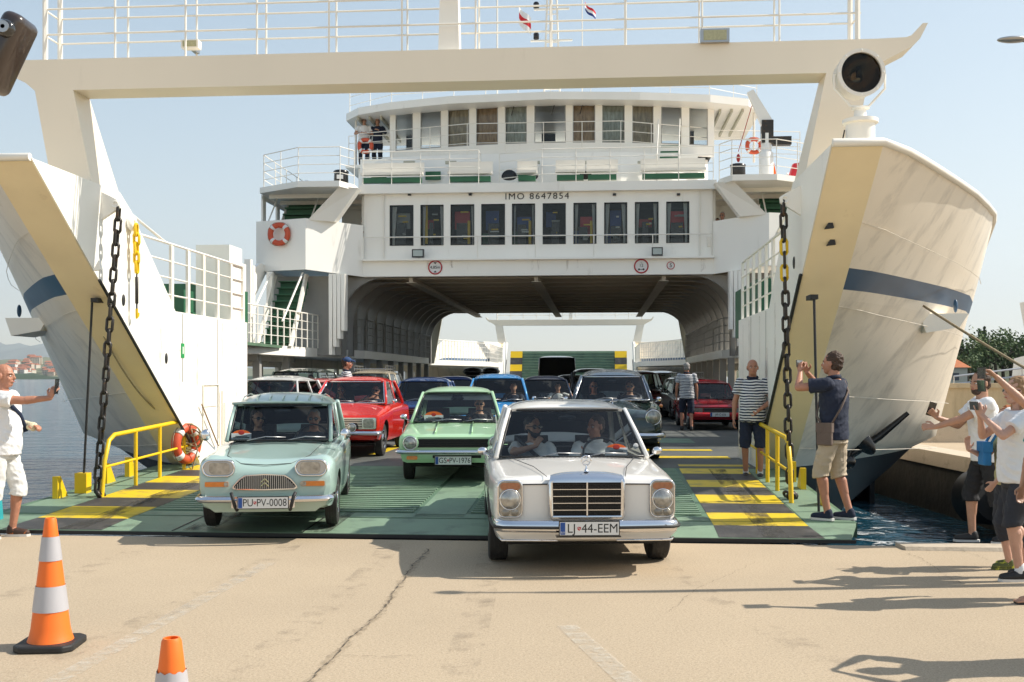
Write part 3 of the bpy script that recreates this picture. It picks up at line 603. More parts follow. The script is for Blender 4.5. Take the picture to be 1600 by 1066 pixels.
# upper deck edge
zd0=onv(840,299,33.0)[2]; zd1=onv(840,285,33.0)[2]
mb=MB(); mb.prism([(UL-.1,33.0),(UR+.1,33.0),(UR+.1,53),(UL-.1,53)],2,zd0,zd1); sb(mb,'upper_deck',M['white'])
railing([(X(-8.6),32.7,zz2),(X(-7.2),31.7,zz2),(X(-5.9),31.7,zz2),(X(-5.6),32.3,zz2)],1.05,4,M['rail'],'deck_railing',sp=.95,r=.012)
railing([(X(8.6),32.7,zz2),(X(7.2),31.7,zz2),(X(5.9),31.7,zz2),(X(5.6),32.3,zz2)],1.05,4,M['rail'],'deck_railing',sp=.95,r=.012)
railing([(X(-5.5),33.05,zd1),(X(-1.8),33.05,zd1),(X(-1.8),33.7,zd1)],1.05,4,M['rail'],'deck_railing',sp=.95,r=.012)
railing([(X(-1.2),33.7,zd1),(X(.2),33.05,zd1),(X(5.5),33.05,zd1)],1.05,4,M['rail'],'deck_railing',sp=1.1,r=.012)
for side in (-1,1): railing([(X(side*8.6),32.7,zz2),(X(side*8.6),40,zz2)],1.05,4,M['rail'],'deck_railing',sp=1.3,r=.012)
# benches
for (a,b) in ((560,658),(697,767),(806,838),(867,914),(916,966),(1002,1105)):
    p=onv(a,286,32.9); q=onv(b,263,32.9); bo=MB(); w=q[0]-p[0]
    bo.box(p[0],q[0],33.5,33.56,zd1+.42,zd1+.78); b1=sb(bo,'bench',M['rail'])
    o=MB(); o.box(p[0],q[0],33.15,33.5,zd1+.34,zd1+.42); o.build('bench_seat',M['rail'],b1,off=SO)
    o=MB(); o.box(p[0]+.05,q[0]-.05,33.2,33.4,zd1+.10,zd1+.26); o.build('bench_base',M['dgreen'],b1,off=SO)
# wheelhouse bulwark block
def vf(px): t=(px-860)/250; return 34.5+.9*t*t
zw0=zd1; 
mb=MB(); L_=[(560,35.3),(600,34.2),(730,33.9),(970,33.9),(1050,34.3),(1106,35.4)]
P=[[onv(px,py_,v+dv) for px,v in L_] for (py_,dv) in ((284,0),(240,.35))]
for row in P: pass
P2=[[(p[0],p[1],zd1) for p in P[0]],[(p[0],p[1],8.95) for p in P[1]],[(p[0],p[1]+1.2,8.97) for p in P[1]]]
mb.grid(P2); sb(mb,'bridge_bulwark',M['white'])
mb=MB(); zf=8.99; mb.box(X(-6.0),X(5.2),34.9,50,zd1,zf); sb(mb,'bridge_base',M['white'])
railing([(onv(560,240,35.3)[0],35.3,zf),(onv(730,240,34.2)[0],34.2,zf),(onv(970,240,34.2)[0],34.2,zf),(onv(1110,240,35.5)[0],35.5,zf)],.95,3,M['rail'],'bridge_railing',sp=1.2,r=.011)
railing([(onv(545,240,35.4)[0],35.4,zf-.1),(onv(610,240,35.4)[0],35.4,zf-.1)],1.0,4,M['rail'],'bridge_railing',sp=.7,r=.011)
railing([(onv(1112,240,35.5)[0],35.5,zf-.1),(onv(1250,240,36)[0],36,zf-.1)],1.0,4,M['rail'],'bridge_railing',sp=1.0,r=.011)
mb=MB(); mb.box(X(-6.6),X(-4.9),35.3,37.5,zf-.2,zf-.1); sb(mb,'bridge_wing_deck',M['white'])
# life jackets lamps etc on bulwark: portholes and lamps
for px in (640,705,835,918,1005,1080):
    p=onv(px,257,33.9); o=MB(); o.box(p[0]-.18,p[0]+.18,33.78,33.9,p[2]+.0,p[2]+.09); sb(o,'bulkhead_lamp',M['olive'])
for px,r in ((795,.26),(915,.22),(832,.18)):
    p=onv(px,274,33.86); o=MB(); o.ball((p[0],34.02,p[2]-.05),(r,.05,r),20,10); sb(o,'round_port',M['blackp'],smooth=True)
for px in (590,675,820):
    p=onv(px,272,33.8); o=MB(); o.box(p[0]-.25,p[0]+.25,34.0,34.05,p[2]-.15,p[2]+.12); sb(o,'deck_opening',M['dgreen'])
# bridge ladder
lad=MB(); a=onv(1030,262,33.6); 
for q in range(6): lad.box(a[0]-.05+q*.03,a[0]+.55+q*.03,33.6+q*.12,33.7+q*.12,zd1+.3+q*.2,zd1+.34+q*.2)
lo=sb(lad,'bridge_ladder',M['dgreen'])
o=MB()
for dx in (-.08,.6): o.tube([(a[0]+dx,33.45,zd1+.9),(a[0]+dx+.1,34.3,zf+1.0)],.02,5).tube([(a[0]+dx,33.5,zd1),(a[0]+dx,33.5,zd1+.9)],.02,5)
o.build('handrail',M['rail'],lo,off=SO)
# wheelhouse
BW=[(618,645,174,233),(657,689,170,231),(700,733,168,229),(744,778,166,226),(789,823,165,225),(835,884,163,223),(895,930,163,223),(941,976,164,224),(988,1021,165,225),(1033,1065,166,226),(1077,1106,168,228)]
ztw=10.55; zbw=9.3
mb=MB(); xs=[609]+[p for w in BW for p in w[:2]]+[1116]; zr=10.95
PP=lambda px,z,dv=0:(onv(px,200,vf(px))[0],vf(px)+dv,z)
zW=[(onv((a+b)/2,y1,vf((a+b)/2))[2],onv((a+b)/2,y0,vf((a+b)/2))[2]) for a,b,y0,y1 in BW]
zlo=sum(z[0] for z in zW)/len(zW); zhi=sum(z[1] for z in zW)/len(zW)
def slabq(mb,a,b,z0,z1,th=.1): mb.hexa([PP(a,z0),PP(b,z0),PP(b,z0,th),PP(a,z0,th)],[PP(a,z1),PP(b,z1),PP(b,z1,th),PP(a,z1,th)])
for i in range(0,len(xs),2): slabq(mb,xs[i],xs[i+1],zlo,zhi)
for i in range(len(xs)-1): slabq(mb,xs[i],xs[i+1],zf,zlo); slabq(mb,xs[i],xs[i+1],zhi,zr)
sb(mb,'wheelhouse_front',M['white'])
for i,(a,b,_,_) in enumerate(BW):
    f=MB(); d=.8
    slabq(f,a,a+1.2,zlo,zhi,.06); slabq(f,b-1.2,b,zlo,zhi,.06); slabq(f,a+1.2,b-1.2,zlo,zlo+.03,.06); slabq(f,a+1.2,b-1.2,zhi-.03,zhi,.06)
    f.v=[(p[0],p[1]-.006,p[2]) for p in f.v]; fo=sb(f,'bridge_window',M['frame'])
    g=MB(); g.hexa([PP(a,zlo,.05),PP(b,zlo,.05),PP(b,zlo,.056),PP(a,zlo,.056)],[PP(a,zhi,.05),PP(b,zhi,.05),PP(b,zhi,.056),PP(a,zhi,.056)])
    g.build('pane',M['wglass'],fo,off=SO)
    if i in (2,3,4,6,7,8) :
        nm='foil'+str(i%3)
        if nm not in M: M[nm]=mat('sun foil %d'%(i%3),((.95,.42,.20),(.85,.80,.55),(.80,.52,.32))[i%3],.3,metal=.15,var=.5,vs=5,stretch=(3,1,.6),bump=1,bs=4)
        c=MB(); P=[]
        for j in range(7): P.append([ (lambda q:(q[0],q[1]+.1+.03*math.sin(k*2.2+j*.7),q[2]))(PP(a+(b-a)*k/8,zhi-(zhi-zlo)*j/6)) for k in range(9)])
        c.grid(P); c.build('sun_blind',M[nm],fo,True,off=SO)
mb=MB(); a=PP(609,0); b=PP(1116,0)
mb.box(a[0],b[0],38.5,38.6,zf,zlo+.55).box(a[0],b[0],38.5,38.6,zr-.05,zr).box(a[0]+.1,a[0]+.2,a[1]+.1,38.5,zf,zlo+.1).box(b[0]-.2,b[0]-.1,a[1]+.1,38.5,zf,zlo+.1)
for q in range(5): mb.box(a[0]+q*2.5,a[0]+q*2.5+.5,38.5,38.6,zlo+.55,zr-.05)
sb(mb,'wheelhouse_back',M['inside'])
mb=MB(); mb.box(a[0]+.6,b[0]-.6,35.6,36.2,zf,zlo+.1); sb(mb,'console',M['inside'])
# roof
fr=[(541,36.0),(560,35.2),(610,34.6),(700,34.0),(860,33.7),(1000,34.0),(1110,34.5),(1170,35.1),(1188,36)]
zr0,zr1=onv(860,155,33.7)[2],onv(860,143,33.7)[2]
pl=[(onv(px,160,v)[0],v) for px,v in fr]; pl+=[(pl[-1][0],40),(pl[0][0],40)]
mb=MB(); mb.prism(pl,2,zr0,zr1+.0); sb(mb,'bridge_roof',M['white'])
for px in (560,578,596,1125,1143,1160):
    mb=MB(); q=onv(px,165,35.5); mb.box(q[0]-.03,q[0]+.03,35.4,39,zr0-.12,zr0); sb(mb,'roof_rib',M['olive'])
railing([(pl[0][0]+.1,36.1,zr1),(pl[2][0],34.8,zr1),(pl[4][0],33.95,zr1),(pl[6][0],34.8,zr1),(pl[8][0]-.1,36.1,zr1)],.9,3,M['rail'],'roof_railing',sp=1.2,r=.011)
for (px,v) in ((556,36),(1178,36)): 
    q=onv(px,200,v); mb=MB(); mb.cyl((q[0],v,zf-.1),(q[0],v,zr0),.04,n=8); sb(mb,'roof_stanchion',M['rail'])
# wipers
for px in (805,868,912): 
    q=PP(px,zhi+.1,-.03); mb=MB(); mb.tube([q,(q[0]-.12,q[1],q[2]-.45)],.012,4).box(q[0]-.05,q[0]+.05,q[1]-.02,q[1]+.03,q[2]-.03,q[2]+.05); sb(mb,'window_wiper',M['blackp'])
# mast above the wheelhouse
mz=zr1; a=onv(849,60,37)[0]; b=onv(876,60,37)[0]
mo=MB(); 
for x,tx in ((a,.06),(b,-.06)): mo.tube([(x,37,mz),(x+tx*2.5,37,mz+4.6)],.04,6)
for q in range(13): mo.tube([(a+.02*q*.5,37,mz+.3+q*.33),(b-.02*q*.5,37,mz+.3+q*.33)],.02,4)
for z_,w in ((mz+2.65,.75),(mz+3.75,.55)): mo.box(a-w*.6,b+w*.55,36.95,37.05,z_,z_+.05)
m1=sb(mo,'signal_mast',M['rail'])
for z_ in (mz+2.72,mz+3.8,): o=MB(); o.lathe([(.07,0),(.1,.03),(.1,.2),(.06,.24)],(a-.25,37,z_),n=12); o.build('signal_lamp',M['blackp'],m1,60,off=SO)
o=MB(); o.tube([(onv(776,60,37)[0],37.2,mz),(onv(776,60,37)[0],37.2,mz+5)],.03,5); sb(o,'flag_halyard',M['rail'])
o=MB(); o.tube([(onv(918,60,37)[0]-.2,38,mz),(onv(918,60,37)[0]-.2,38,mz+5)],.02,5); sb(o,'flag_halyard',M['rail'])
# crane on the right wing
q=onv(1192,240,33.0); cz=zz2
co=MB(); co.lathe([(.22,0),(.22,.9),(.16,.95),(.16,1.5)],(q[0]+.1,33,cz),n=16); cr=sb(co,'deck_crane',M['white'],smooth=50)
o=MB(); p0=Vector((q[0]+.15,33,cz+1.75)); p1=Vector((onv(1172,143,33)[0],33,onv(1172,143,33)[2])); d=(p1-p0).normalized(); n_=Vector((d.z,0,-d.x))
for (w0,w1) in ((.19,.10),): o.hexa([p0-n_*w0+Vector((0,-.1,0)),p0+n_*w0+Vector((0,-.1,0)),p0+n_*w0+Vector((0,.1,0)),p0-n_*w0+Vector((0,.1,0))],[p1-n_*w1+Vector((0,-.08,0)),p1+n_*w1+Vector((0,-.08,0)),p1+n_*w1+Vector((0,.08,0)),p1-n_*w1+Vector((0,.08,0))])
o.build('crane_jib',M['white'],cr,off=SO)
o=MB(); o.box(q[0]-.05,q[0]+.3,32.85,33.15,cz+1.2,cz+1.9).box(q[0]+.3,q[0]+.85,32.9,33.15,cz+1.15,cz+1.4); o.build('winch',M['iron'],cr,off=SO)
o=MB(); w=onv(1153,240,33.0); o.tube([p1+Vector((.05,-.02,-.45)),(w[0],32.9,cz+.95)],.012,4).ball((w[0],32.9,cz+.75),(.06,.06,.13),10,8); o.build('crane_hook',M['redlens'],cr,off=SO)
# horn top light pedestal is its own thing below
print('ship parts',len(fer.children))

# weathering: thin rust runs and plate seams that belong to the surfaces
rr_=random.Random(21)
for k in range(9):
    px=rr_.uniform(585,1100); p=onv(px,404,SV-.145); w=rr_.uniform(.03,.09); mb=MB(); mb.quad((p[0]-w,SV-.143,p[2]-rr_.uniform(.2,.45)),(p[0]+w,SV-.143,p[2]-.3),(p[0]+w,SV-.143,p[2]-.01),(p[0]-w,SV-.143,p[2]-.01)); sb(mb,'rust_run',M['rust'])
for x in ():
    for vv,za,zb_ in ((12.738,5.30,5.65),):
        mb=MB(); w=.05; mb.quad((X(x)-w,vv,za),(X(x)+w,vv,za),(X(x)+w,vv,zb_),(X(x)-w,vv,zb_)); sb(mb,'rust_run',M['rust'])
for side in (-1,1):
    for (v,zt_,ln,w) in ((13.9,3.7,.8,.05),(14.8,2.7,1.0,.06),(16.2,2.6,1.3,.05),(17.3,2.6,.9,.07),(18.0,2.55,1.2,.04),(15.5,2.1,.9,.05)):
        mb=MB(); x=X(side*4.364); mb.quad((x,v-w,zt_-ln),(x,v+w,zt_-ln),(x,v+w,zt_),(x,v-w,zt_)); sb(mb,'rust_run',M['rust'])
    for v in (15.6,17.1): mb=MB(); x=X(side*4.366); mb.box(min(x,x-side*.004),max(x,x-side*.004),v,v+.012,.35 if v>16 else 1.6,2.64); sb(mb,'plate_seam',M['frame'])
for px in (600,1093): 
    p=onv(px,350,SV); mb=MB(); mb.tube([(p[0],SV-.03,z0+.02),(p[0],SV-.03,z1-.05)],.022,6); sb(mb,'drain_pipe',M['rail'],smooth=60)
mb=MB(); p=onv(1105,370,SV); q=onv(1112,385,SV); mb.box(p[0],q[0],SV-.05,SV-.0,q[2],p[2]); sb(mb,'junction_box',M['rail'])
for px in (640,735,960,1060): p=onv(px,304,SV); mb=MB(); mb.box(p[0]-.05,p[0]+.05,SV-.06,SV,p[2]-.04,p[2]+.03); sb(mb,'nozzle',M['blackp'])
# ================================================================= PEOPLE
M['skin']=mat('skin tan',(.50,.27,.175),.48,var=.16,vs=14,bump=.25,bs=60); M['skin2']=mat('skin sunburnt',(.46,.21,.13),.48,var=.18,vs=14,bump=.25,bs=60); M['skin3']=mat('skin pale',(.58,.33,.235),.48,var=.14,vs=14,bump=.25,bs=60)
def cloth(name,col,**k): return mat(name,col,.85,var=.08,vs=7,bump=.9,bs=9,**k)
M['wht']=cloth('white cotton',(.80,.80,.80)); M['whs']=cloth('white linen',(.72,.72,.70)); M['navy']=cloth('navy cotton',(.012,.018,.04)); M['blk']=cloth('black cotton',(.016,.016,.018))
M['khaki']=cloth('khaki cotton',(.48,.39,.28)); M['denim']=cloth('dark denim',(.03,.032,.04)); M['grey']=cloth('grey tee',(.07,.08,.10)); M['teal']=cloth('teal cotton',(.02,.30,.33)); M['redc']=cloth('dark red cotton',(.25,.02,.02))
M['pink']=cloth('patterned cotton',(.45,.40,.20)); M['lblue']=cloth('pale blue shirt',(.42,.52,.70))
M['hairb']=mat('brown hair',(.06,.032,.018),.7,var=.4,vs=40,stretch=(1,1,.2)); M['hairk']=mat('black hair',(.015,.012,.01),.6,var=.3,vs=40); M['hairl']=mat('fair hair',(.33,.19,.09),.65,var=.35,vs=40,stretch=(1,1,.15)); M['hairg']=mat('grey hair',(.30,.28,.26),.7,var=.3,vs=40); M['hairo']=mat('ginger hair',(.40,.12,.03),.65,var=.3,vs=40)
M['lens']=mat('dark lens',(.01,.01,.01),.08,var=.02,coat=1); M['shoek']=mat('black shoe',(.02,.02,.02),.6,var=.2); M['sole']=mat('white sole',(.7,.68,.64),.6); M['shoec']=mat('dark sneaker with orange',(.06,.03,.02),.6,var=.3,vs=20,dark=(.6,.16,.03),ds=18,dt=(.58,.62)); M['shoey']=mat('yellow green sneaker',(.10,.12,.03),.6,var=.3,vs=20,dark=(.5,.5,.05),ds=20,dt=(.55,.6))
M['phone']=mat('phone black',(.012,.012,.015),.15,var=.05,coat=1); M['eyew']=mat('eye white',(.7,.68,.65),.2); M['lip']=mat('lips',(.40,.13,.10),.5); M['cast']=mat('plaster cast cream',(.68,.60,.42),.9,var=.1,vs=20,bump=.6,bs=60); M['strapb']=cloth('dark blue strap',(.01,.02,.05)); M['brownl']=mat('brown canvas',(.14,.10,.08),.8,var=.15,vs=12,bump=.4)
def striped(name,c1,c2,per=.028):
    m=bpy.data.materials.new(name); m.use_nodes=True; n=m.node_tree.nodes; l=m.node_tree.links; b=n['Principled BSDF']; b.inputs['Roughness'].default_value=.85
    tc=n.new('ShaderNodeTexCoord'); sx=n.new('ShaderNodeSeparateXYZ'); l.new(tc.outputs['Object'],sx.inputs[0])
    nz=n.new('ShaderNodeTexNoise'); nz.inputs['Scale'].default_value=4; l.new(tc.outputs['Object'],nz.inputs[0])
    a=n.new('ShaderNodeMath'); a.operation='MULTIPLY_ADD'; a.inputs[1].default_value=.05; l.new(nz.outputs[0],a.inputs[0]); l.new(sx.outputs[2],a.inputs[2])
    f=n.new('ShaderNodeMath'); f.operation='MODULO'; f.inputs[1].default_value=per; l.new(a.outputs[0],f.inputs[0])
    g=n.new('ShaderNodeMath'); g.operation='GREATER_THAN'; g.inputs[1].default_value=per*.5; l.new(f.outputs[0],g.inputs[0])
    mx=n.new('ShaderNodeMix'); mx.data_type='RGBA'; l.new(g.outputs[0],mx.inputs[0]); mx.inputs[6].default_value=c1+(1,); mx.inputs[7].default_value=c2+(1,); l.new(mx.outputs[2],b.inputs['Base Color'])
    nb=n.new('ShaderNodeTexNoise'); nb.inputs['Scale'].default_value=9; l.new(tc.outputs['Object'],nb.inputs[0]); bp=n.new('ShaderNodeBump'); bp.inputs['Strength'].default_value=.8; bp.inputs['Distance'].default_value=.02; l.new(nb.outputs[0],bp.inputs['Height']); l.new(bp.outputs[0],b.inputs['Normal']); return m
M['stripe']=striped('striped jersey',(.75,.75,.74),(.02,.025,.06),.040)
def cap(mb,a,b,ra,rb,n=12,fl=1):
    a=Vector(a);b=Vector(b); L=(b-a).length
    if L<1e-5: mb.ball(a,ra,n,8); return
    d=(b-a)/L; pts=[];rs=[]
    for k in (90,60,30): pts.append(a-d*ra*math.sin(R(k))*.999); rs.append(max(.0008,ra*math.cos(R(k))))
    pts+= [a,a.lerp(b,.5),b]; rs+= [ra,(ra+rb)/2,rb]
    for k in (30,60,90): pts.append(b+d*rb*math.sin(R(k))*.999); rs.append(max(.0008,rb*math.cos(R(k))))
    mb.tube(pts,rs,n)
def ik(S,W,l1,l2,hint):
    S=Vector(S);W=Vector(W); d=W-S; L=min(d.length,(l1+l2)*.995); W=S+d.normalized()*L; d=d.normalized()
    x=(l1*l1-l2*l2+L*L)/(2*L); h=math.sqrt(max(0,l1*l1-x*x)); hv=Vector(hint); hv=(hv-d*hv.dot(d)).normalized()
    return S+d*x+hv*h,W
def rings(mb,L,n=20):  # L: (center Vector, rx, ry, axis frame optional)
    vs=[]
    for c,rx,ry in L:
        for k in range(n): t=2*PI*k/n; vs.append((c[0]+rx*math.cos(t),c[1]+ry*math.sin(t),c[2]))
    fs=[(i*n+k,i*n+(k+1)%n,(i+1)*n+(k+1)%n,(i+1)*n+k) for i in range(len(L)-1) for k in range(n)]
    fs+= [tuple(range(n))[::-1],tuple(range((len(L)-1)*n,len(L)*n))]; mb.add(vs,fs)
def vox(mb,name,mt,parent,v,sm=3):
    o=mb.build(name,mt,parent,fix=False); m=o.modifiers.new('r','REMESH'); m.mode='VOXEL'; m.voxel_size=v
    s=o.modifiers.new('s','SMOOTH'); s.factor=.5; s.iterations=sm
    apply_mods(o); o.data.polygons.foreach_set('use_smooth',[True]*len(o.data.polygons)); return o
from mathutils import noise
def disp(o,fn):
    n=len(o.data.vertices); co=[0.0]*(3*n); nr=[0.0]*(3*n); o.data.vertices.foreach_get('co',co); o.data.vertices.foreach_get('normal',nr)
    for i in range(0,3*n,3):
        d=fn(Vector(co[i:i+3])); co[i]+=nr[i]*d; co[i+1]+=nr[i+1]*d; co[i+2]+=nr[i+2]*d
    o.data.vertices.foreach_set('co',co); o.data.update()
def ruffle(o,a=.010,f=34):
    disp(o,lambda p:noise.noise(p*f)*a+noise.noise(p*f*2.3)*a*.6-a*.1)
def hand(mb,W,d,up,curl,side,s=1.0,grip=False):
    """palm from wrist W along d; up = back-of-hand normal; fingers curl towards -up"""
    W=Vector(W); d=Vector(d).normalized(); up=Vector(up); up=(up-d*up.dot(d)).normalized(); r=d.cross(up)*side
    pc=W+d*.05*s
    for k in (-1,0,1): cap(mb,W+d*.012*s+r*.014*k*s,W+d*.085*s+r*.021*k*s,.014*s,.0145*s,8)
    ln=(.072,.080,.074,.058)
    for i in range(4):
        b=W+d*.088*s+r*(.030-.020*i)*s; dd=d; p=b; L=ln[i]*s
        for j,(f,rr) in enumerate(((.42,.0092),(.32,.0085),(.26,.0075))):
            a=curl*(.55+.25*j); dd=(Matrix.Rotation(-a*1.0,3,d.cross(up))@dd) if False else (dd*math.cos(a)-up*math.sin(a)) if j==0 else dd
            if j>0:
                nn=(dd.cross(d.cross(up))).normalized(); dd=(dd*math.cos(a)+nn*math.sin(a)*(-1 if nn.dot(up)>0 else 1)).normalized()
            q=p+dd*L*f; cap(mb,p,q,rr*s,rr*.93*s,8); p=q
    tb=W+d*.025*s+r*.028*s; t1=tb+(d*.6+r*.75-up*.25).normalized()*.04*s; t2=t1+(d*.85+r*(.1)-up*.45).normalized()*.034*s
    cap(mb,tb,t1,.0125*s,.011*s,8); cap(mb,t1,t2,.0105*s,.009*s,8)
    return pc
def person(label,loc,rz=0,h=1.78,skin='skin',shirt='wht',shorts='navy',shoe='shoek',hair='hairb',hairlen=0,fat=0,lean=0,wr=None,wl=None,hr=None,hl=None,elr=(1,.6,-.3),ell=(-1,.6,-.3),feet=None,headyaw=0,headpitch=0,voxs=.007,seated=False,glasses=False,beard=False,woman=False,longsleeve=False,polo=False,group=None,rot=None,bald=False,capm=None,curl=(.5,.5),handup=(None,None),hd=(None,None),soles=None,socks=None,short_len=.52,seatz=0,shoeyaw=(0,0),foot='shoe',parts=True,loose=0):
    s=h/1.78; root=empty('person',loc,rz,label,'person',group,rot)
    Z=lambda p:Vector(p)*s
    lz=-.93+.10 if seated else 0
    pel=Vector((0,0,.93)); nk=Vector((0,-lean,1.47)); dn=(nk-pel).normalized()
    sp=lambda z:pel.lerp(nk,(z-.93)/.54)
    sw=.185 if not woman else .160
    SR=Vector((sw,-lean*.92,1.415)); SLf=Vector((-sw,-lean*.92,1.415))
    wr=Vector(wr) if wr else Vector((.27,-.06,.85)); wl=Vector(wl) if wl else Vector((-.27,-.06,.85))
    ER,wr=ik(SR,wr,.29,.255,elr); EL,wl=ik(SLf,wl,.29,.255,ell)
    fr,fl_=feet if feet else ((.11,0,0),(-.11,0,0))
    AR=Vector(fr)+Vector((0,.03,.085)); AL=Vector(fl_)+Vector((0,.03,.085))
    HR=Vector((.09,0,.90)); HL=Vector((-.09,0,.90))
    if seated:
        KR,KL=Vector((.12,-.44,.98)),Vector((-.12,-.44,.98)); AR,AL=Vector((.12,-.62,.62)),Vector((-.12,-.62,.62))
    else:
        KR,AR=ik(HR,AR,.425,.41,(0.15,-1,0)); KL,AL=ik(HL,AL,.425,.41,(-.15,-1,0))
    hq=Matrix.Rotation(headyaw,3,'Z')@Matrix.Rotation(headpitch,3,'X'); hc=nk+Vector((0,-.02,.155)); 
    H=lambda x,y,z:hc+hq@Vector((x,y,z))
    g=1 if not woman else .88
    b=MB()
    rings(b,[(sp(z)+Vector((0,yo-fat*.5*ff,0)),rx*g if z>1.0 else rx,ry+fat*ff) for z,rx,ry,yo,ff in ((.86,.155,.105,.01,.3),(.95,.165,.115,0,.8),(1.05,.150,.11,0,1),(1.15,.152,.112,0,.9),(1.27,.170,.118,0,.4),(1.36,.172,.11,0,.1),(1.42,.15,.09,0,0),(1.47,.075,.07,0,0))])
    cap(b,nk-Vector((0,0,.05)),hc+Vector((0,.02,-.06)),.062*g,.056*g)
    for S_,E_,W_ in ((SR,ER,wr),(SLf,EL,wl)):
        cap(b,S_-Vector((math.copysign(.02,S_.x),0,.01)),E_,.054*g,.041*g); cap(b,E_,W_,.041*g,.026*g); cap(b,E_.lerp(W_,.12),E_.lerp(W_,.45),.043*g,.037*g)
    if not seated:
        for H_,K_,A_ in ((HR,KR,AR),(HL,KL,AL)):
            cap(b,H_,K_,.085,.055); cap(b,K_,A_,.053,.036); cap(b,K_.lerp(A_,.18)+Vector((0,.018,0)),K_.lerp(A_,.5)+Vector((0,.012,0)),.052,.040)
            cap(b,A_,A_+Vector((0,-.02,-.05)),.037,.04)
    else:
        for H_,K_,A_ in ((HR,KR,AR),(HL,KL,AL)): cap(b,H_,K_,.085,.055); cap(b,K_,A_,.053,.036)
    # head
    def hb(c,r,m_=8): b.ball(H(*c),r,14,10,hq)
    hb((0,.012,.035),(.076,.096,.092)); hb((0,-.022,-.02),(.064,.072,.085)); hb((0,-.045,-.072),(.046,.040,.036)); hb((0,-.062,.028),(.055,.030,.022))
    hb((0,-.098,-.012),(.013,.022,.020)); hb((0,-.092,.010),(.009,.014,.024)); hb((0,-.084,-.048),(.026,.016,.011))
    for e in (-1,1): hb((e*.079,.008,.0),(.010,.020,.032)); hb((e*.040,-.066,-.022),(.022,.018,.020))
    # hands
    dR=Vector(hd[0]) if hd[0] else (wr-ER); dL=Vector(hd[1]) if hd[1] else (wl-EL)
    uR=Vector(handup[0]) if handup[0] else Vector((1,-.1,.1)); uL=Vector(handup[1]) if handup[1] else Vector((-1,-.1,.1))
    hand(b,wr,dR,uR,curl[0],1,1*g**.5); hand(b,wl,dL,uL,curl[1],-1,1*g**.5)
    b.v=[tuple(Vector(p)*s) for p in b.v]
    def folds(o,a=.006):
        disp(o,lambda p:a*(1-abs(noise.noise(Vector((p.x*7,p.y*7,p.z*13+p.x*9))))*3.2)+.002*noise.noise(p*35))
    def fin(mb): mb.v=[tuple(Vector(p)*s) for p in mb.v]; return mb
    body=vox(b,'body',M[skin],root,voxs,2)
    # eyes, lips
    if parts:
        for e in (-1,1):
            o=MB(); o.ball(H(e*.031,-.078,.008),(.0135,.010,.0075),10,6,hq); ey=fin(o).build('eye',M['eyew'],root,True)
            o=MB(); o.ball(H(e*.031,-.087,.008),(.0058,.0035,.0058),8,6,hq); fin(o).build('iris',M['hairk'],ey,True)
            o=MB(); o.tube([H(e*.014,-.088,.026),H(e*.034,-.086,.032),H(e*.052,-.070,.026)],.0045,5); fin(o).build('eyebrow',M[hair if hair!='hairg' else 'hairb'],root,True)
        o=MB(); o.ball(H(0,-.096,-.048),(.022,.007,.0065),10,6,hq); fin(o).build('lips',M['lip'],root,True)
    if not bald:
        o=MB(); 
        o.ball(H(0,.026,.050),(.083,.096,.092),16,12,hq)
        if not bald and hairlen>0:
            o.ball(H(0,.06,-.02),(.085,.062,.10),14,10,hq)
            for e in (-1,1): cap(o,H(e*.072,.02,.03),H(e*.085,.01,-.08-hairlen*.6),.026,.022)
            cap(o,H(0,.085,-.02),H(0,.08,-.08-hairlen),.06,.045)
        else:
            o.ball(H(0,.045,-.005),(.078,.068,.075),14,10,hq)
        hm=fin(o); hm=vox(hm,'hair',M[hair],root,max(voxs,.007),2); ruffle(hm)
    elif hair:
        o=MB(); o.ball(H(0,.045,.0),(.081,.066,.058),14,10,hq); vox(fin(o),'hair',M[hair],root,max(voxs,.007),2)
    if capm:
        o=MB(); o.ball(H(0,.012,.062),(.088,.105,.078),16,10,hq); cap(o,H(-.03,-.09,.06),H(-.03,-.15,.045),.022,.012); cap(o,H(.03,-.09,.06),H(.03,-.15,.045),.022,.012); cap(o,H(0,-.09,.06),H(0,-.165,.045),.022,.012); vox(fin(o),'cap',M[capm],root,max(voxs,.008),2)
    if beard:
        o=MB(); o.ball(H(0,-.048,-.072),(.054,.048,.042),14,10,hq); 
        for e in (-1,1): cap(o,H(e*.05,-.05,-.055),H(e*.070,-.005,-.02),.020,.014)
        vox(fin(o),'beard',M[hair],root,max(voxs,.007),1)
    if glasses:
        o=MB()
        for e in (-1,1): o.ball(H(e*.034,-.094,.008),(.029,.007,.020),12,8,hq)
        o.tube([H(-.07,-.08,.014),H(0,-.102,.014),H(.07,-.08,.014)],.004,5); o.tube([H(.066,-.085,.014),H(.082,.0,.012)],.004,5); o.tube([H(-.066,-.085,.014),H(-.082,.0,.012)],.004,5)
        fin(o).build('sunglasses',M['lens'],root,True)
    # shirt
    o=MB(); e=.011+loose
    hz=.86 if not seated else .9
    rings(o,[(sp(z)+Vector((0,yo-fat*.5*ff,0)),(rx+e)*(g if z>1.0 else 1),ry+fat*ff+e) for z,rx,ry,yo,ff in ((hz-.02,.165,.118,.005,.7),(.95,.168,.118,0,.9),(1.05,.160,.115,0,1),(1.15,.160,.115,0,.9),(1.27,.174,.12,0,.4),(1.36,.176,.11,0,.1),(1.42,.155,.092,0,0),(1.462,.085,.075,0,0))],24)
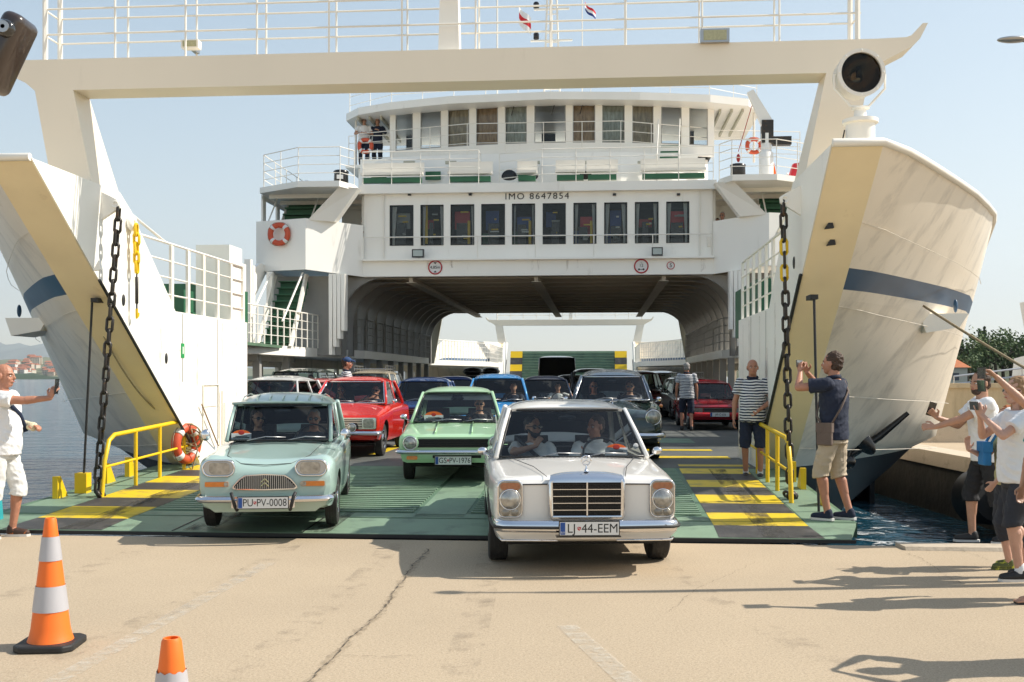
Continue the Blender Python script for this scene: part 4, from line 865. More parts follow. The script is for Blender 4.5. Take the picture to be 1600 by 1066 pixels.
    for S_,E_,W_ in ((SR,ER,wr),(SLf,EL,wl)):
        ee=E_ if longsleeve else S_.lerp(E_,.62); S2=S_-Vector((math.copysign(.03,S_.x),0,.012))
        o.tube([S2,S_,S_.lerp(ee,.5),ee],[.055,.062*g+loose,.062*g+loose,(.066 if not longsleeve else .054)*g+loose],14); o.ball(S_,.060*g+loose,12,8)
        if longsleeve: o.tube([E_,E_.lerp(W_,.5),E_.lerp(W_,.93)],[.052,.046,.040],12); o.ball(E_,.052,12,8)
    sh=vox(fin(o),'shirt',M[shirt] if isinstance(shirt,str) else shirt,root,max(.008,voxs),2); folds(sh)
    if polo:
        o=MB(); 
        for k in range(11):
            pass
        pts=[sp(1.475)+Vector((.072*math.cos(t),.066*math.sin(t)-.004,.012+.012*math.sin(t))) for t in [PI*2*i/16 for i in range(16)]]
        o.tube(pts,.016,6,closed=True,flat=1.4); fin(o).build('collar',M[polo],root,True)
    # shorts / trousers
    if not seated:
        o=MB(); rings(o,[(Vector((0,.003,z)),rx,ry) for z,rx,ry in ((.80,.185,.125),(.88,.182,.132),(.96,.172,.128+fat*.3),(1.00,.165,.122+fat*.5))],24)
        for H_,K_,A_ in ((HR,KR,AR),(HL,KL,AL)):
            q=H_.lerp(K_,short_len/.425*.9) if short_len<=.43 else K_.lerp(A_,(short_len-.43)/.41)
            pts=[H_+Vector((0,0,-.02)),H_.lerp(K_,.5)]+([K_] if short_len>.43 else [])+[q]
            rr=[.100,.094]+([.082] if short_len>.43 else [])+[.086 if short_len<.6 else .07]; o.tube(pts,rr,14)
        folds(vox(fin(o),'shorts' if short_len<.7 else 'trousers',M[shorts],root,max(.008,voxs),2))
        for A_,yw in ((AR,shoeyaw[0]),(AL,shoeyaw[1])):
            q=Matrix.Rotation(yw,3,'Z'); T=lambda x,y,z:A_+q@Vector((x,y,z))
            if foot=='shoe':
                o=MB(); cap(o,T(0,.02,-.035),T(0,-.06,-.042),.042,.045,12); cap(o,T(0,-.06,-.045),T(0,-.145,-.05),.045,.036,12); cap(o,T(0,.01,-.0),T(0,.012,-.04),.043,.045)
                so_=fin(o); so_=vox(so_,'shoe',M[shoe],root,max(.007,voxs),2)
                o=MB(); o.prism([(p.x,p.y) for p in [T(x,y,0) for x,y in ((-.036,.06),(-.042,0),(-.046,-.1),(-.036,-.165),(0,-.19),(.036,-.165),(.046,-.1),(.042,0),(.036,.06),(0,.075))]],2,A_.z-.085,A_.z-.062); fin(o).build('sole',M[soles or shoe],so_)
            else:
                o=MB(); cap(o,T(0,.01,-.05),T(0,-.12,-.06),.036,.036); 
                for k in range(5): cap(o,T(-.03+.015*k,-.13,-.062),T(-.032+.016*k,-.17,-.066),.012,.010,8)
                vox(fin(o),'foot',M[skin],root,.006,1)
                o=MB(); o.prism([(p.x,p.y) for p in [T(x,y,0) for x,y in ((-.036,.06),(-.05,-.1),(-.036,-.175),(.036,-.175),(.05,-.1),(.036,.06))]],2,A_.z-.088,A_.z-.07); fl2=fin(o).build('flip_flop',M['shoek'],root)
                o=MB(); o.tube([T(-.045,-.04,-.07),T(-.025,-.09,-.03),T(0,-.135,-.045),T(.025,-.09,-.03),T(.045,-.04,-.07)],.008,5); fin(o).build('strap',M['shoek'],fl2,True)
            if socks: o=MB(); cap(o,T(0,0,-.01),T(0,0,.045),.042,.042); fin(o).build('sock',M[socks],root,True)
    return dict(root=root,wr=wr*s,wl=wl*s,er=ER*s,el=EL*s,hc=hc*s,s=s,H=lambda x,y,z:H(x,y,z)*s,sp=lambda z:sp(z)*s)
def held(P,name,label,cat,mk,world=True):
    """a thing held by a person: built in the person's local frame, top-level with the same transform"""
    r=P['root']; o=mk(); tag(o,label,cat); o.parent=None; o.location=r.location; o.rotation_euler=r.rotation_euler; o.name=name; return o
def phone_mk(P,c,n,up,w=.075,h=.155,mt='phone'):
    def f():
        z=Vector(n).normalized(); y=Vector(up); y=(y-z*y.dot(z)).normalized(); x=y.cross(z); q=Matrix((x,y,z)).transposed().to_4x4(); q.translation=Vector(c)
        m=MB(); m.box(-w/2,w/2,-h/2,h/2,-.005,.005,q); o=m.build('mobile_phone',M[mt]); 
        m=MB(); m.box(-w/2+.004,w/2-.004,-h/2+.004,h/2-.004,.0052,.0062,q); m.build('screen',M['screen'],o); 
        m=MB(); m.box(-w/2+.008,-w/2+.03,h/2-.045,h/2-.01,-.0075,-.005,q); m.build('camera_bump',M['lens'],o); return o
    return f
M['screen']=mat('phone screen',(.05,.07,.08),.1,var=.3,vs=30,coat=1)
# ---- right: photographer in the navy polo (seen from behind, phone raised)
g1=gnd(1303,812,.1)
P=person('man in navy polo and khaki shorts photographing at the right edge of the green ramp',g1,R(-128),1.88,'skin2','navy','khaki','navy','hairb',wr=(.07,-.34,1.54),wl=(-.09,-.33,1.54),elr=(1,0,-.8),ell=(-1,0,-.8),feet=((.10,-.06,0),(-.10,.10,0)),short_len=.47,soles='sole',polo='navy',curl=(1.0,1.0),handup=((.8,-.3,.3),(-.8,-.3,.3)),hd=((-.35,-.25,1),(.35,-.25,1)),voxs=.006,loose=.012,headpitch=-.05)
s_=P['s']; c=(P['wr']+P['wl'])/2+Vector((0,-.05,.10))
held(P,'mobile_phone','phone held sideways in both hands by the man in the navy polo','phone',phone_mk(P,c,(0,1,0.05),(1,0,0),.08,.16))
def bag(P,c,w,d,h_,mt,strap):
    def f():
        m=MB(); m.box(c[0]-w/2,c[0]+w/2,c[1]-d/2,c[1]+d/2,c[2]-h_/2,c[2]+h_/2); o=m.build('shoulder_bag',M[mt]); bv=o.modifiers.new('b','BEVEL'); bv.width=.015; bv.segments=3; apply_mods(o)
        m=MB(); m.box(c[0]-w/2-.004,c[0]+w/2+.004,c[1]-d/2-.006,c[1]+d/2+.006,c[2]+h_*.1,c[2]+h_/2+.006); m.build('bag_flap',M[mt],o)
        m=MB(); m.tube(strap,.012,6,flat=.3 if False else 1); m.build('bag_strap',M[mt],o,True); return o
    return f
held(P,'shoulder_bag','small brown bag slung at the hip of the man in the navy polo','bag',bag(P,(.215,-.02,.95),.06,.17,.24,'brownl',[(.22,.05,1.05),(.17,.15,1.25),(.0,.16,1.42),(-.16,.06,1.53),(-.17,-.05,1.5),(0,-.16,1.35),(.17,-.13,1.15),(.22,-.05,1.05)]))
# ---- striped man, hand on hip
g2=gnd(1176,748,.2)
P=person('heavy man in striped polo, hand on his belt, by the right yellow railing',g2,R(-14),1.76,'skin2','stripe','navy','shoek','hairb',fat=.065,wr=(.10,-.20,1.02),elr=(1,.35,-.2),wl=(-.27,-.02,.88),handup=((.2,-1,.1),None),hd=((-.8,-.2,-.5),None),curl=(.4,.6),feet=((.11,-.05,0),(-.10,.02,0)),short_len=.44,polo='navy',headyaw=R(8),bald=True,socks='sole',voxs=.007,loose=.008)
# ---- left man with the cast
g3=gnd(4,840,0)
P=person('bald man in white tee and shorts with an arm cast, far left',g3,R(88),1.84,'skin2','wht','whs','shoec','hairg',wr=(.16,-.20,1.12),elr=(.7,.7,-.6),wl=(-.10,-.56,1.41),ell=(-.3,0,-1),hd=((-.3,-.9,0),(0,-.4,.9)),handup=((0,-.3,1),(-.9,.1,0)),curl=(.7,1.2),feet=((.10,-.08,0),(-.10,.12,0)),short_len=.50,bald=True,headpitch=.03,fat=.03,voxs=.006,soles='sole',loose=.012)
c=P['wl']+Vector((0,-.07,.12)); held(P,'mobile_phone','phone held up at arm length by the man with the cast','phone',phone_mk(P,c,(0,1,.1),(0,.1,1),.075,.155))
def mk():
    a=P['er'].lerp(P['wr'],.25); b=P['wr']; d=(b-a).normalized(); m=MB(); m.tube([a,a.lerp(b,.5),b,b+d*.07,b+d*.09],[.052,.048,.044,.048,.03],14); return m.build('arm_cast',M['cast'],None,60)
held(P,'arm_cast','cream plaster cast on the forearm of the man at the far left','plaster cast',mk)
def mk():
    m=MB(); m.tube([(-.19,0,1.5),(-.14,-.12,1.42),(.02,-.17,1.28),(.17,-.16,1.12),(.23,-.03,1.08),(.17,.12,1.14),(0,.16,1.3),(-.16,.10,1.46),(-.19,0,1.5)],.028,8,flat=1); return m.build('bag_strap_sling',M['strapb'],None,True)
held(P,'arm_sling','dark blue sling across the white tee of the man at the far left','sling',mk)
t=MB(); q=gnd(-6,822,0); t.hexa([(q.x-.16,q.y-.06,0),(q.x+.06,q.y-.06,0),(q.x+.06,q.y+.06,0),(q.x-.16,q.y+.06,0)],[(q.x-.18,q.y-.05,.32),(q.x+.04,q.y-.05,.32),(q.x+.04,q.y+.05,.32),(q.x-.18,q.y+.05,.32)]); t.tube([(q.x-.12,q.y,.31),(q.x-.1,q.y,.5),(q.x-.03,q.y,.5),(q.x,q.y,.31)],.008,5); tag(t.build('tote_bag',M['teal']),'turquoise bag standing on the quay at the far left edge','bag')
# ---- right group
g4=gnd(1541,849,0)
P=person('bearded man in white tee and black shorts at the quay edge on the right',g4,R(-98),1.76,'skin','wht','blk','shoek','hairb',wr=(.10,-.60,1.15),wl=(-.14,-.44,1.27),elr=(.5,.3,-1),ell=(-.5,.3,-1),hd=((0,-1,.05),(.1,-.6,.6)),handup=((.9,0,.4),(-.9,0,.3)),curl=(1.0,1.2),feet=((.09,.18,0),(-.09,-.14,0)),short_len=.50,beard=True,headyaw=R(25),headpitch=.06,lean=.04,voxs=.006,soles='sole',loose=.02)
c=P['wl']+Vector((0,-.06,.09)); held(P,'mobile_phone','phone upright in the hand of the bearded man in white tee','phone',phone_mk(P,c,(-1,0,.1),(0,.3,1),.072,.145))
g5=gnd(1592,905,0)
P=person('woman with long fair hair, sunglasses, white tee and dark denim shorts',g5,R(-90),1.70,'skin3','wht','denim','shoek','hairl',hairlen=.28,woman=True,glasses=True,wr=(.05,-.34,1.42),wl=(-.06,-.31,1.40),elr=(.7,0,-.9),ell=(-.7,0,-.9),hd=((-.2,-.4,1),(.2,-.4,1)),handup=((.7,-.5,.2),(-.7,-.5,.2)),curl=(1.1,1.1),feet=((.10,-.07,0),(-.10,.10,0)),short_len=.44,fat=.02,voxs=.006,soles='sole',socks='wht',loose=.016)
c=(P['wr']+P['wl'])/2+Vector((0,-.06,.09)); held(P,'mobile_phone','phone in both hands of the woman with long fair hair','phone',phone_mk(P,c,(0,1,.1),(1,0,0),.07,.145))
g6=gnd(1575,888,0)
P=person('short ginger haired person in patterned top pointing upwards, half hidden behind the woman',g6,R(-95),1.44,'skin3','pink','denim','shoey','hairo',hairlen=.12,woman=True,wr=(.2,-.20,.95),wl=(-.05,-.40,1.28),ell=(-.3,0,-1),hd=(None,(0,-.1,1)),curl=(.5,.3),feet=((.09,-.05,0),(-.09,.05,0)),short_len=.6,voxs=.007)
held(P,'waist_bag','bright blue bag at the waist of the ginger haired person','bag',bag(P,(-.02,-.19,1.0),.16,.07,.2,'bagb',[(-.1,-.16,1.08),(-.2,-.0,1.3),(-.1,.1,1.4),(.12,.05,1.42),(.1,-.12,1.2),(.05,-.17,1.08)]) if 'bagb' in M or M.setdefault('bagb',cloth('blue bag',(.02,.16,.38))) else None)
g7=gnd(1632,940,0)
P=person('person in teal top and flip-flops at the right frame edge raising a phone overhead',g7,R(-92),1.68,'skin','teal','denim','shoek','hairb',hairlen=.15,woman=True,wr=(.02,-.44,1.82),elr=(.5,-.3,-1),hd=((0,-.6,.5),None),handup=((0,.2,1),None),curl=(.9,.5),feet=((.09,-.12,0),(-.09,.1,0)),foot='flip',short_len=.6,voxs=.007)
c=P['wr']+Vector((.0,-.08,.0)); 
def mk():
    o=phone_mk(P,c+Vector((0,-.03,.03)),(0,1,0),(0,0,1),.13,.085)(); o2=phone_mk(P,c+Vector((0,-.03,-.065)),(0,1,.1),(0,0,1),.13,.085)(); o2.parent=o; o2.name='lower_half'; 
    for ch in list(o2.children): bpy.data.objects.remove(ch)
    return o
held(P,'folding_phone','black folding phone raised high at the right frame edge','phone',mk)
g8=Vector((3.75,6.15,0))
person('onlooker just outside the right frame edge whose shadow falls on the quay',g8,R(-90),1.72,'skin','grey','denim','shoek','hairb',voxs=.012,wr=(.1,-.4,1.45),wl=(-.1,-.4,1.45),parts=False)
# ---- on the car deck
def seat_p(): pass
person('man in striped jersey seen from behind beside the dark red hatchback',gnd(1073,673,.28),R(172),1.80,'skin2','stripe','navy','shoek','hairg',wr=(.26,-.02,.88),feet=((.12,-.1,0),(-.12,.1,0)),short_len=.46,voxs=.010,loose=.015,parts=False,polo='navy')
pj=atY(541,590,22.0); person('deckhand in striped jersey and blue cap standing behind the bright red car',(pj.x,pj.y,.28),R(100),1.84,'skin2','stripe','navy','shoek','hairb',capm='capb' if M.setdefault('capb',cloth('blue cap',(.02,.06,.16))) else None,voxs=.010,polo='navy')
# ---- on the ship
def sp_(px,py,v): u,v_,z=onv(px,py,v); return s2w(u,v_,z)
a=sp_(569,247,35.9); person('ship officer in white shirt on the bridge wing, left of the two by the lifebuoy',(a.x,a.y,zf-.1),R(5),1.78,'skin','wht','navy','shoek','hairk',wr=(.12,-.25,1.15),wl=(-.12,-.25,1.15),voxs=.014,glasses=True,short_len=.84,longsleeve=False,parts=False)
a=sp_(590,247,35.9); person('crew member in dark overalls on the bridge wing, right of the white shirted officer',(a.x,a.y,zf-.1),R(-8),1.74,'skin','navy','navy','shoek','hairb',wr=(.10,-.22,1.28),elr=(1,.2,-.5),voxs=.014,longsleeve=True,short_len=.84,bald=True,parts=False)
a=sp_(566,345,33.6); person('passenger in white tee leaning on the left balcony looking at a phone',(a.x,a.y,CZ+.3),R(25),1.68,'skin','wht','navy','shoek','hairk',wr=(.1,-.32,1.2),wl=(-.1,-.3,1.2),lean=.12,voxs=.014,headpitch=.4,parts=False)
a=sp_(1130,345,33.7); person('older man in pale blue shirt and sunglasses leaning on the right balcony',(a.x,a.y,CZ+.3),R(-25),1.72,'skin2','lblue','navy','shoek','hairg',wr=(-.05,-.4,1.22),wl=(-.25,-.38,1.22),lean=.12,voxs=.014,glasses=True,parts=False)
a=sp_(1121,345,34.1); person('woman in dark top behind the man in pale blue shirt on the right balcony',(a.x,a.y,CZ+.3),R(-20),1.60,'skin','blk','navy','shoek','hairb',hairlen=.1,woman=True,voxs=.014,glasses=True,parts=False)
# ================================================================= CARS
def paint(name,col,rough=.28,metal=0): return mat(name,col,rough,metal=metal,var=.03,vs=2,coat=.8,rv=.05)
def interp(st,y):
    for a,b in zip(st,st[1:]):
        if y<=b[0]:
            t=(y-a[0])/max(1e-6,b[0]-a[0]); t=t*t*(3-2*t) if a[-1]=='s' else t
            return [a[i]+(b[i]-a[i])*t for i in range(1,7)]
    return list(st[-1][1:7])
def body_ring(y,w,zc,ze,zb,rx,rz,ny=0):
    P=[]; wi=w-rx
    for k in range(7): x=wi*k/6; P.append((x,zc+(ze-zc)*(x/wi)**2.2))
    for k in range(1,6): a=PI/2*k/5; P.append((wi+rx*math.sin(a),ze-rz+rz*math.cos(a)))
    zz0=ze-rz; zz1=zb+.10
    for k in range(1,7):
        t=k/7; P.append((w*(1+.012*math.sin(t*PI)-.03*t*t),zz0+(zz1-zz0)*t))
    P+= [(w*.97,zz1-.02),(w*.94,zb+.02),(w*.86,zb),(w*.45,zb),(0,zb)]
    return [(x,y,z) for x,z in P]+[(-x,y,z) for x,z in P[-2:0:-1]]
def bool_cut(o,cut):
    m=o.modifiers.new('b','BOOLEAN'); m.operation='DIFFERENCE'; m.object=cut; m.solver='EXACT'
    try: m.material_mode='TRANSFER'
    except Exception: pass
    apply_mods(o); bpy.data.objects.remove(cut)
def closed_ok(): pass
class Car: pass
def plate(c,txt,x,y,z,w=.49,h=.108,eu=True,tilt=0,shield=True,bg='plate',country=None):
    r=empty('number_plate',(x,y,z)); r.parent=c.root
    o=MB(); o.box(-w/2,w/2,-.006,.004,-h/2,h/2); p=o.build('plate_board',M[bg],r)
    o=MB(); o.box(-w/2-.008,w/2+.008,-.004,.006,-h/2-.008,h/2+.008); o.build('plate_frame',M['blackp'],r)
    if eu: o=MB(); o.box(-w/2+.004,-w/2+.044,-.008,-.0062,-h/2+.004,h/2-.004); o.build('blue_band',M['eu'],r); 
    if country: text(country,.020,M['plate'],r,'country_code',(-w/2+.024,-.0085,-h/2+.022),depth=.0005)
    if shield is None or shield is False: text(txt,h*.84,M['ink'],r,'registration',((.018 if eu else 0),-.0065,-.003),depth=.0006,sx=.74)
    else:
        a,b=txt
        xs=shield
        for bd,xa,xb in ((a,-w/2+.052,xs-.020),(b,xs+.020,w/2-.012)):
            t=text(bd,h*.98,M['ink'],r,'registration',((xa+xb)/2,-.0065,-.002),depth=.0006); xs_=[v.co.x for v in t.data.vertices]; ww=max(xs_)-min(xs_); k_=min(.95,(xb-xa)/ww); t.scale=(k_,1,1); t.location.x=(xa+xb)/2-k_*(max(xs_)+min(xs_))/2
        o=MB(); o.prism([(xs-.014,.014),(xs+.014,.014),(xs+.014,-.006),(xs,-.018),(xs-.014,-.006)],1,-.0075,-.0063); o.build('coat_of_arms',M['signred'],r)
        o=MB(); o.box(xs-.008,xs-.001,-.0082,-.0077,.002,.009).box(xs+.001,xs+.008,-.0082,-.0077,-.006,.001); o.build('arms_check',M['plate'],r)
    return r
def lamp_round(c,x,y,z,r_,ring='chrome',deep=.03,name='headlight'):
    o=MB(); o.lathe([(r_*1.14,.02),(r_*1.14,-.004),(r_*1.05,-.012),(r_*.99,-.004)],(x,y,z),(0,1,0),24,caps=False); h=o.build(name,M[ring],c.root,True)
    o=MB(); o.lathe([(r_,.0),(r_*.9,-.010),(r_*.6,-.022),(r_*.25,-.028),(.001,-.029)],(x,y,z),(0,1,0),24,caps=False); o.build('lens',M['hl'],h,True)
    return h
def rbox(mb,x0,x1,y0,y1,z0,z1,r,n=4):  # rounded rectangle prism facing -y
    pts=[]
    for cx_,cz_,a0 in ((x1-r,z1-r,0),(x0+r,z1-r,90),(x0+r,z0+r,180),(x1-r,z0+r,270)):
        for k in range(n+1): a=R(a0+90*k/n); pts.append((cx_+r*math.cos(a),cz_+r*math.sin(a)))
    mb.prism(pts,1,y0,y1); return pts
def mirror_(c,x,y,z,s,mt='chrome',w=.085,h=.055):
    o=MB(); o.tube([(x-s*.03,y+.02,z-.07),(x+s*.04,y,z-.03)],.008,6); m_=o.build('door_mirror',M[mt],c.root,True)
    o=MB(); o.ball((x+s*.07,y,z),(w*.62,.028,h*.72),14,8); o.build('mirror_shell',M[mt],m_,True)
    return m_
def wheel(c,x,y,rw,tw,side,cap='chrome'):
    o=MB(); o.lathe([(rw*.60,-tw*.40),(rw*.9,-tw*.5),(rw*.985,-tw*.42),(rw,-tw*.2),(rw,tw*.2),(rw*.985,tw*.42),(rw*.9,tw*.5),(rw*.60,tw*.40)],(0,0,0),(1,0,0),32); 
    w=empty('wheel',(x,y,rw)); w.parent=c.root
    o.build('tyre',M['tyre'],w,40)
    o=MB(); 
    for k in (-1,0,1): o.torus((k*tw*.22,0,0),rw-.001,.003,(1,0,0),28,4)
    o.build('tread',M['black'],w)
    o=MB(); o.lathe([(rw*.62,tw*.38*side),(rw*.60,tw*.45*side),(rw*.5,tw*.30*side),(rw*.36,tw*.34*side),(rw*.33,tw*.46*side),(rw*.1,tw*.52*side),(.001,tw*.52*side)],(0,0,0),(1,0,0),24,caps=False); o.build('rim',M[cap],w,50)
def make_car(label,loc,yaw,pt,st,gh,wb,fo,rw=.29,tw=.16,track=None,zbelt=.85,group='classic cars leaving the ferry',trim='chrome',cap='chrome',simple=False,roof_pt=None,name='parked_car',cat='car',seats=True,inner='seat',rack=None,wheelcut=True,hand=1,mir=True,roofr=.035,z0=0,crown=.035,wscol='glass',pillar=None):
    """st stations: (y,w,zc,ze,zb,rx,rz) y from front bumper face backwards. gh: greenhouse dict"""
    c=Car(); c.root=empty(name,loc,yaw,label,cat,group); c.fo=fo; c.pt=pt
    L=st[-1][0]; sh=lambda y:y-fo       # local y: front axle at 0
    ys=[]; y=0
    for a,b in zip(st,st[1:]):
        n=max(1,int((b[0]-a[0])/(.09 if not simple else .16))); ys+= [a[0]+(b[0]-a[0])*i/n for i in range(n)]
    ys.append(L)
    o=MB(); RR=[body_ring(sh(y),*interp(st,y)) for y in ys]; n=len(RR[0])
    for r_ in RR: o.v+=r_
    o.f+=[(i*n+k,i*n+(k+1)%n,(i+1)*n+(k+1)%n,(i+1)*n+k) for i in range(len(RR)-1) for k in range(n)]; o.f+=[tuple(range(n))[::-1],tuple(range((len(RR)-1)*n,len(RR)*n))]
    b=o.build('body',[pt,M['under'],M['cabin']],c.root); 
    W=max(s[1] for s in st); track=track or W*.86
    if wheelcut:
        for yy in (0,wb):
            for s in (-1,1):
                q=MB(); q.cyl((s*(W-.26),yy,rw+.01),(s*(W+.1),yy,rw+.01),rw+.055,n=28); cu=q.build('cut',M['under']); cu.location=(0,0,0); cu.parent=c.root
                bool_cut(b,cu)
    g=gh; yc,yt,yr,yb=[sh(g[k]) for k in ('yc','yt','yr','yb')]; wb0,wr0,wr1,wb1=g['wb0'],g['wr0'],g['wr1'],g['wb1']; zc_,zt,H,zrt,zb_=g['zc'],g['zt'],g['H'],g['zrt'],g['zb']
    q=MB(); q.hexa([(-wb0+.06,yc+.10,.42),(wb0-.06,yc+.10,.42),(wb1-.06,yb-.08,.42),(-wb1+.06,yb-.08,.42)],[(-wb0+.06,yc+.10,1.6),(wb0-.06,yc+.10,1.6),(wb1-.06,yb-.08,1.6),(-wb1+.06,yb-.08,1.6)]); cu=q.build('cut',M['cabin']); cu.parent=c.root; bool_cut(b,cu)
    b.data.polygons.foreach_set('use_smooth',[True]*len(b.data.polygons)); b.data.set_sharp_from_angle(angle=R(32))
    # roof
    rp=roof_pt or pt; o=MB(); rows=[]; m_=14
    for i in range(m_+1):
        t=i/m_; y=yt-.03+(yr-yt+.06)*t; w=wr0+(wr1-wr0)*t; w*=1-.05*(abs(2*t-1)**6)
        zed=zt+(zrt-zt)*t+.012; hh=(H-zt)*(1-abs(2*t-1)**2.4)+.02
        ring=[]
        for k in range(17):
            u=-1+2*k/16; ring.append((u*w,y- (.035*(1-u*u) if t<.5 else -.03*(1-u*u))*abs(2*t-1)**3,zed+hh*(1-abs(u)**3.2)**.6 - .0))
        ring+=[(w*.98*u_,y,zed-.028) for u_ in (1,.5,0,-.5,-1)]
        rows.append(ring)
    n=len(rows[0])
    for r_ in rows: o.v+=r_
    o.f+=[(i*n+k,i*n+(k+1)%n,(i+1)*n+(k+1)%n,(i+1)*n+k) for i in range(m_) for k in range(n)]; o.f+=[tuple(range(n))[::-1],tuple(range(m_*n,(m_+1)*n))]
    o.build('roof',rp,c.root,55)
    # pillars
    pr=g.get('pr',.026)
    pm=pillar or rp
    def pil(p,q_,r0=pr,r1=pr): 
        o=MB(); p=Vector(p);q_=Vector(q_); o.tube([p,p.lerp(q_,.5)+Vector((math.copysign(.008,p.x),-.004,0)),q_],[r0,r0*.9,r1],8); o.build('pillar',pm,c.root,True)
    bow=g.get('bow',.07); 
    A0=lambda s:(s*wb0,yc,zc_-.02); A1=lambda s:(s*wr0*.985,yt,zt+.01); C1=lambda s:(s*wr1*.985,yr,zrt+.01); C0=lambda s:(s*wb1,yb,zb_-.02)
    ym=(yt+yr)/2; wm=(wr0+wr1)/2; yb_m=ym+.05; wbm=(wb0+wb1)/2+.015
    for s in (-1,1): pil(A0(s),A1(s)); pil(C0(s),C1(s),pr*1.5,pr*1.3); pil((s*wbm,yb_m,zbelt-.02),(s*wm*.99,ym,zt+.01),pr*.9,pr*.9)
    # glass
    def pane(bl,br,tl,tr,bw,name,mt='glass',n=10,ins=.02,edge=None,er=.010):
        bl,br,tl,tr=map(Vector,(bl,br,tl,tr)); P=[]
        for j in range(5):
            a=bl.lerp(tl,ins+(1-2*ins)*j/4); b2=br.lerp(tr,ins+(1-2*ins)*j/4)
            P.append([a.lerp(b2,ins+(1-2*ins)*k/n)+Vector((0,bw*(1-(2*k/n-1)**2)*(1-.3*j/4),0)) for k in range(n+1)])
        o=MB(); o.grid(P); gl=o.build(name,M[mt],c.root,True)
        if edge:
            lp=P[0]+[r_[-1] for r_ in P[1:-1]]+P[-1][::-1]+[r_[0] for r_ in P[1:-1]][::-1]; o=MB(); o.tube(lp,er,6,closed=True); o.build('window_seal',M[edge],gl,True)
        return gl,P
    c.ws,c.wsP=pane(A0(-1),A0(1),A1(-1),A1(1),-bow,'windscreen',edge=g.get('seal','black'),er=.012)
    pane(C0(-1),C0(1),C1(-1),C1(1),bow*.7,'rear_window',edge=g.get('seal','black'))
    for s in (-1,1):
        pane((s*wb0,yc+.03,zbelt),(s*wbm,yb_m-.01,zbelt),A1(s),(s*wm*.99,ym,zt),0,'side_window',n=3,edge=trim,er=.007)
        pane((s*wbm,yb_m+.01,zbelt),(s*wb1,yb-.02,zb_),(s*wm*.99,ym,zt),C1(s),0,'side_window',n=3,edge=trim,er=.007)
    # interior
    o=MB(); o.box(-wb0+.07,wb0-.07,yc+.08,yc+.34,zc_-.30,zc_-.05); o.build('dashboard',M['cabin'],c.root)
    if seats:
        for s in (-1,1):
            o=MB(); o.hexa([(s*.33-.2,yt+.42,.42),(s*.33+.2,yt+.42,.42),(s*.33+.2,yt+.54,.42),(s*.33-.2,yt+.54,.42)],[(s*.33-.18,yt+.60,zbelt+.16),(s*.33+.18,yt+.60,zbelt+.16),(s*.33+.18,yt+.68,zbelt+.16),(s*.33-.18,yt+.68,zbelt+.16)]); o.box(s*.33-.22,s*.33+.22,yt+.02,yt+.5,.38,.50); q=o.build('front_seat',M[inner],c.root)
        o=MB(); o.box(-wb1+.08,wb1-.08,min(yr,yb)-.28,min(yr,yb)-.16,.4,zbelt+.02); o.build('rear_seat',M[inner],c.root)
        sx_=.34*hand; o=MB(); o.torus((sx_,yc+.42,zc_-.02),.185,.012,(0,-.85,.5),26,6); sw=o.build('steering_wheel',M['blackp'],c.root,True)
        o=MB(); o.tube([(sx_-.17,yc+.42,zc_-.02),(sx_,yc+.40,zc_-.03),(sx_+.17,yc+.42,zc_-.02)],.012,5); o.tube([(sx_,yc+.4,zc_-.03),(sx_,yc+.2,zc_-.12)],.02,6); o.build('spoke',M['blackp'],sw,True)
        o=MB(); o.ball((0,yt-.02,zt-.075),(.095,.015,.03),14,8); o.build('rear_view_mirror',M['blackp'],c.root,True)
    for yy in (0,wb):
        for s in (-1,1): wheel(c,s*(track-tw/2+.02),yy,rw,tw,s,cap)
    o=MB(); o.box(-W*.8,W*.8,sh(.35),sh(L-.3),.20,.24); o.build('underbody',M['under'],c.root)
    c.W=W; c.L=L; c.sh=sh; c.yc=yc; c.yt=yt; c.zc=zc_; c.wb0=wb0; c.hand=hand; c.g=g; c.zt=zt; c.seat=(yt+.32); c.trim=trim
    if mir:
        for s in (-1,1): mirror_(c,s*(wb0+.06),yc+.18,zbelt+.06,s,trim if trim!='black' else 'blackp')
    # wipers
    o=MB()
    for s in (-1,1): x0=s*.22-.12; o.tube([(x0,yc-bow-.02,zc_-.01),(x0+.2,yc-bow-.0,zc_+.03),(x0+.42,yc-bow*.8+.01,zc_+.02)],.006,5)
    o.build('wiper',M['steel' if trim=='chrome' else 'blackp'],c.root,True)
    return c
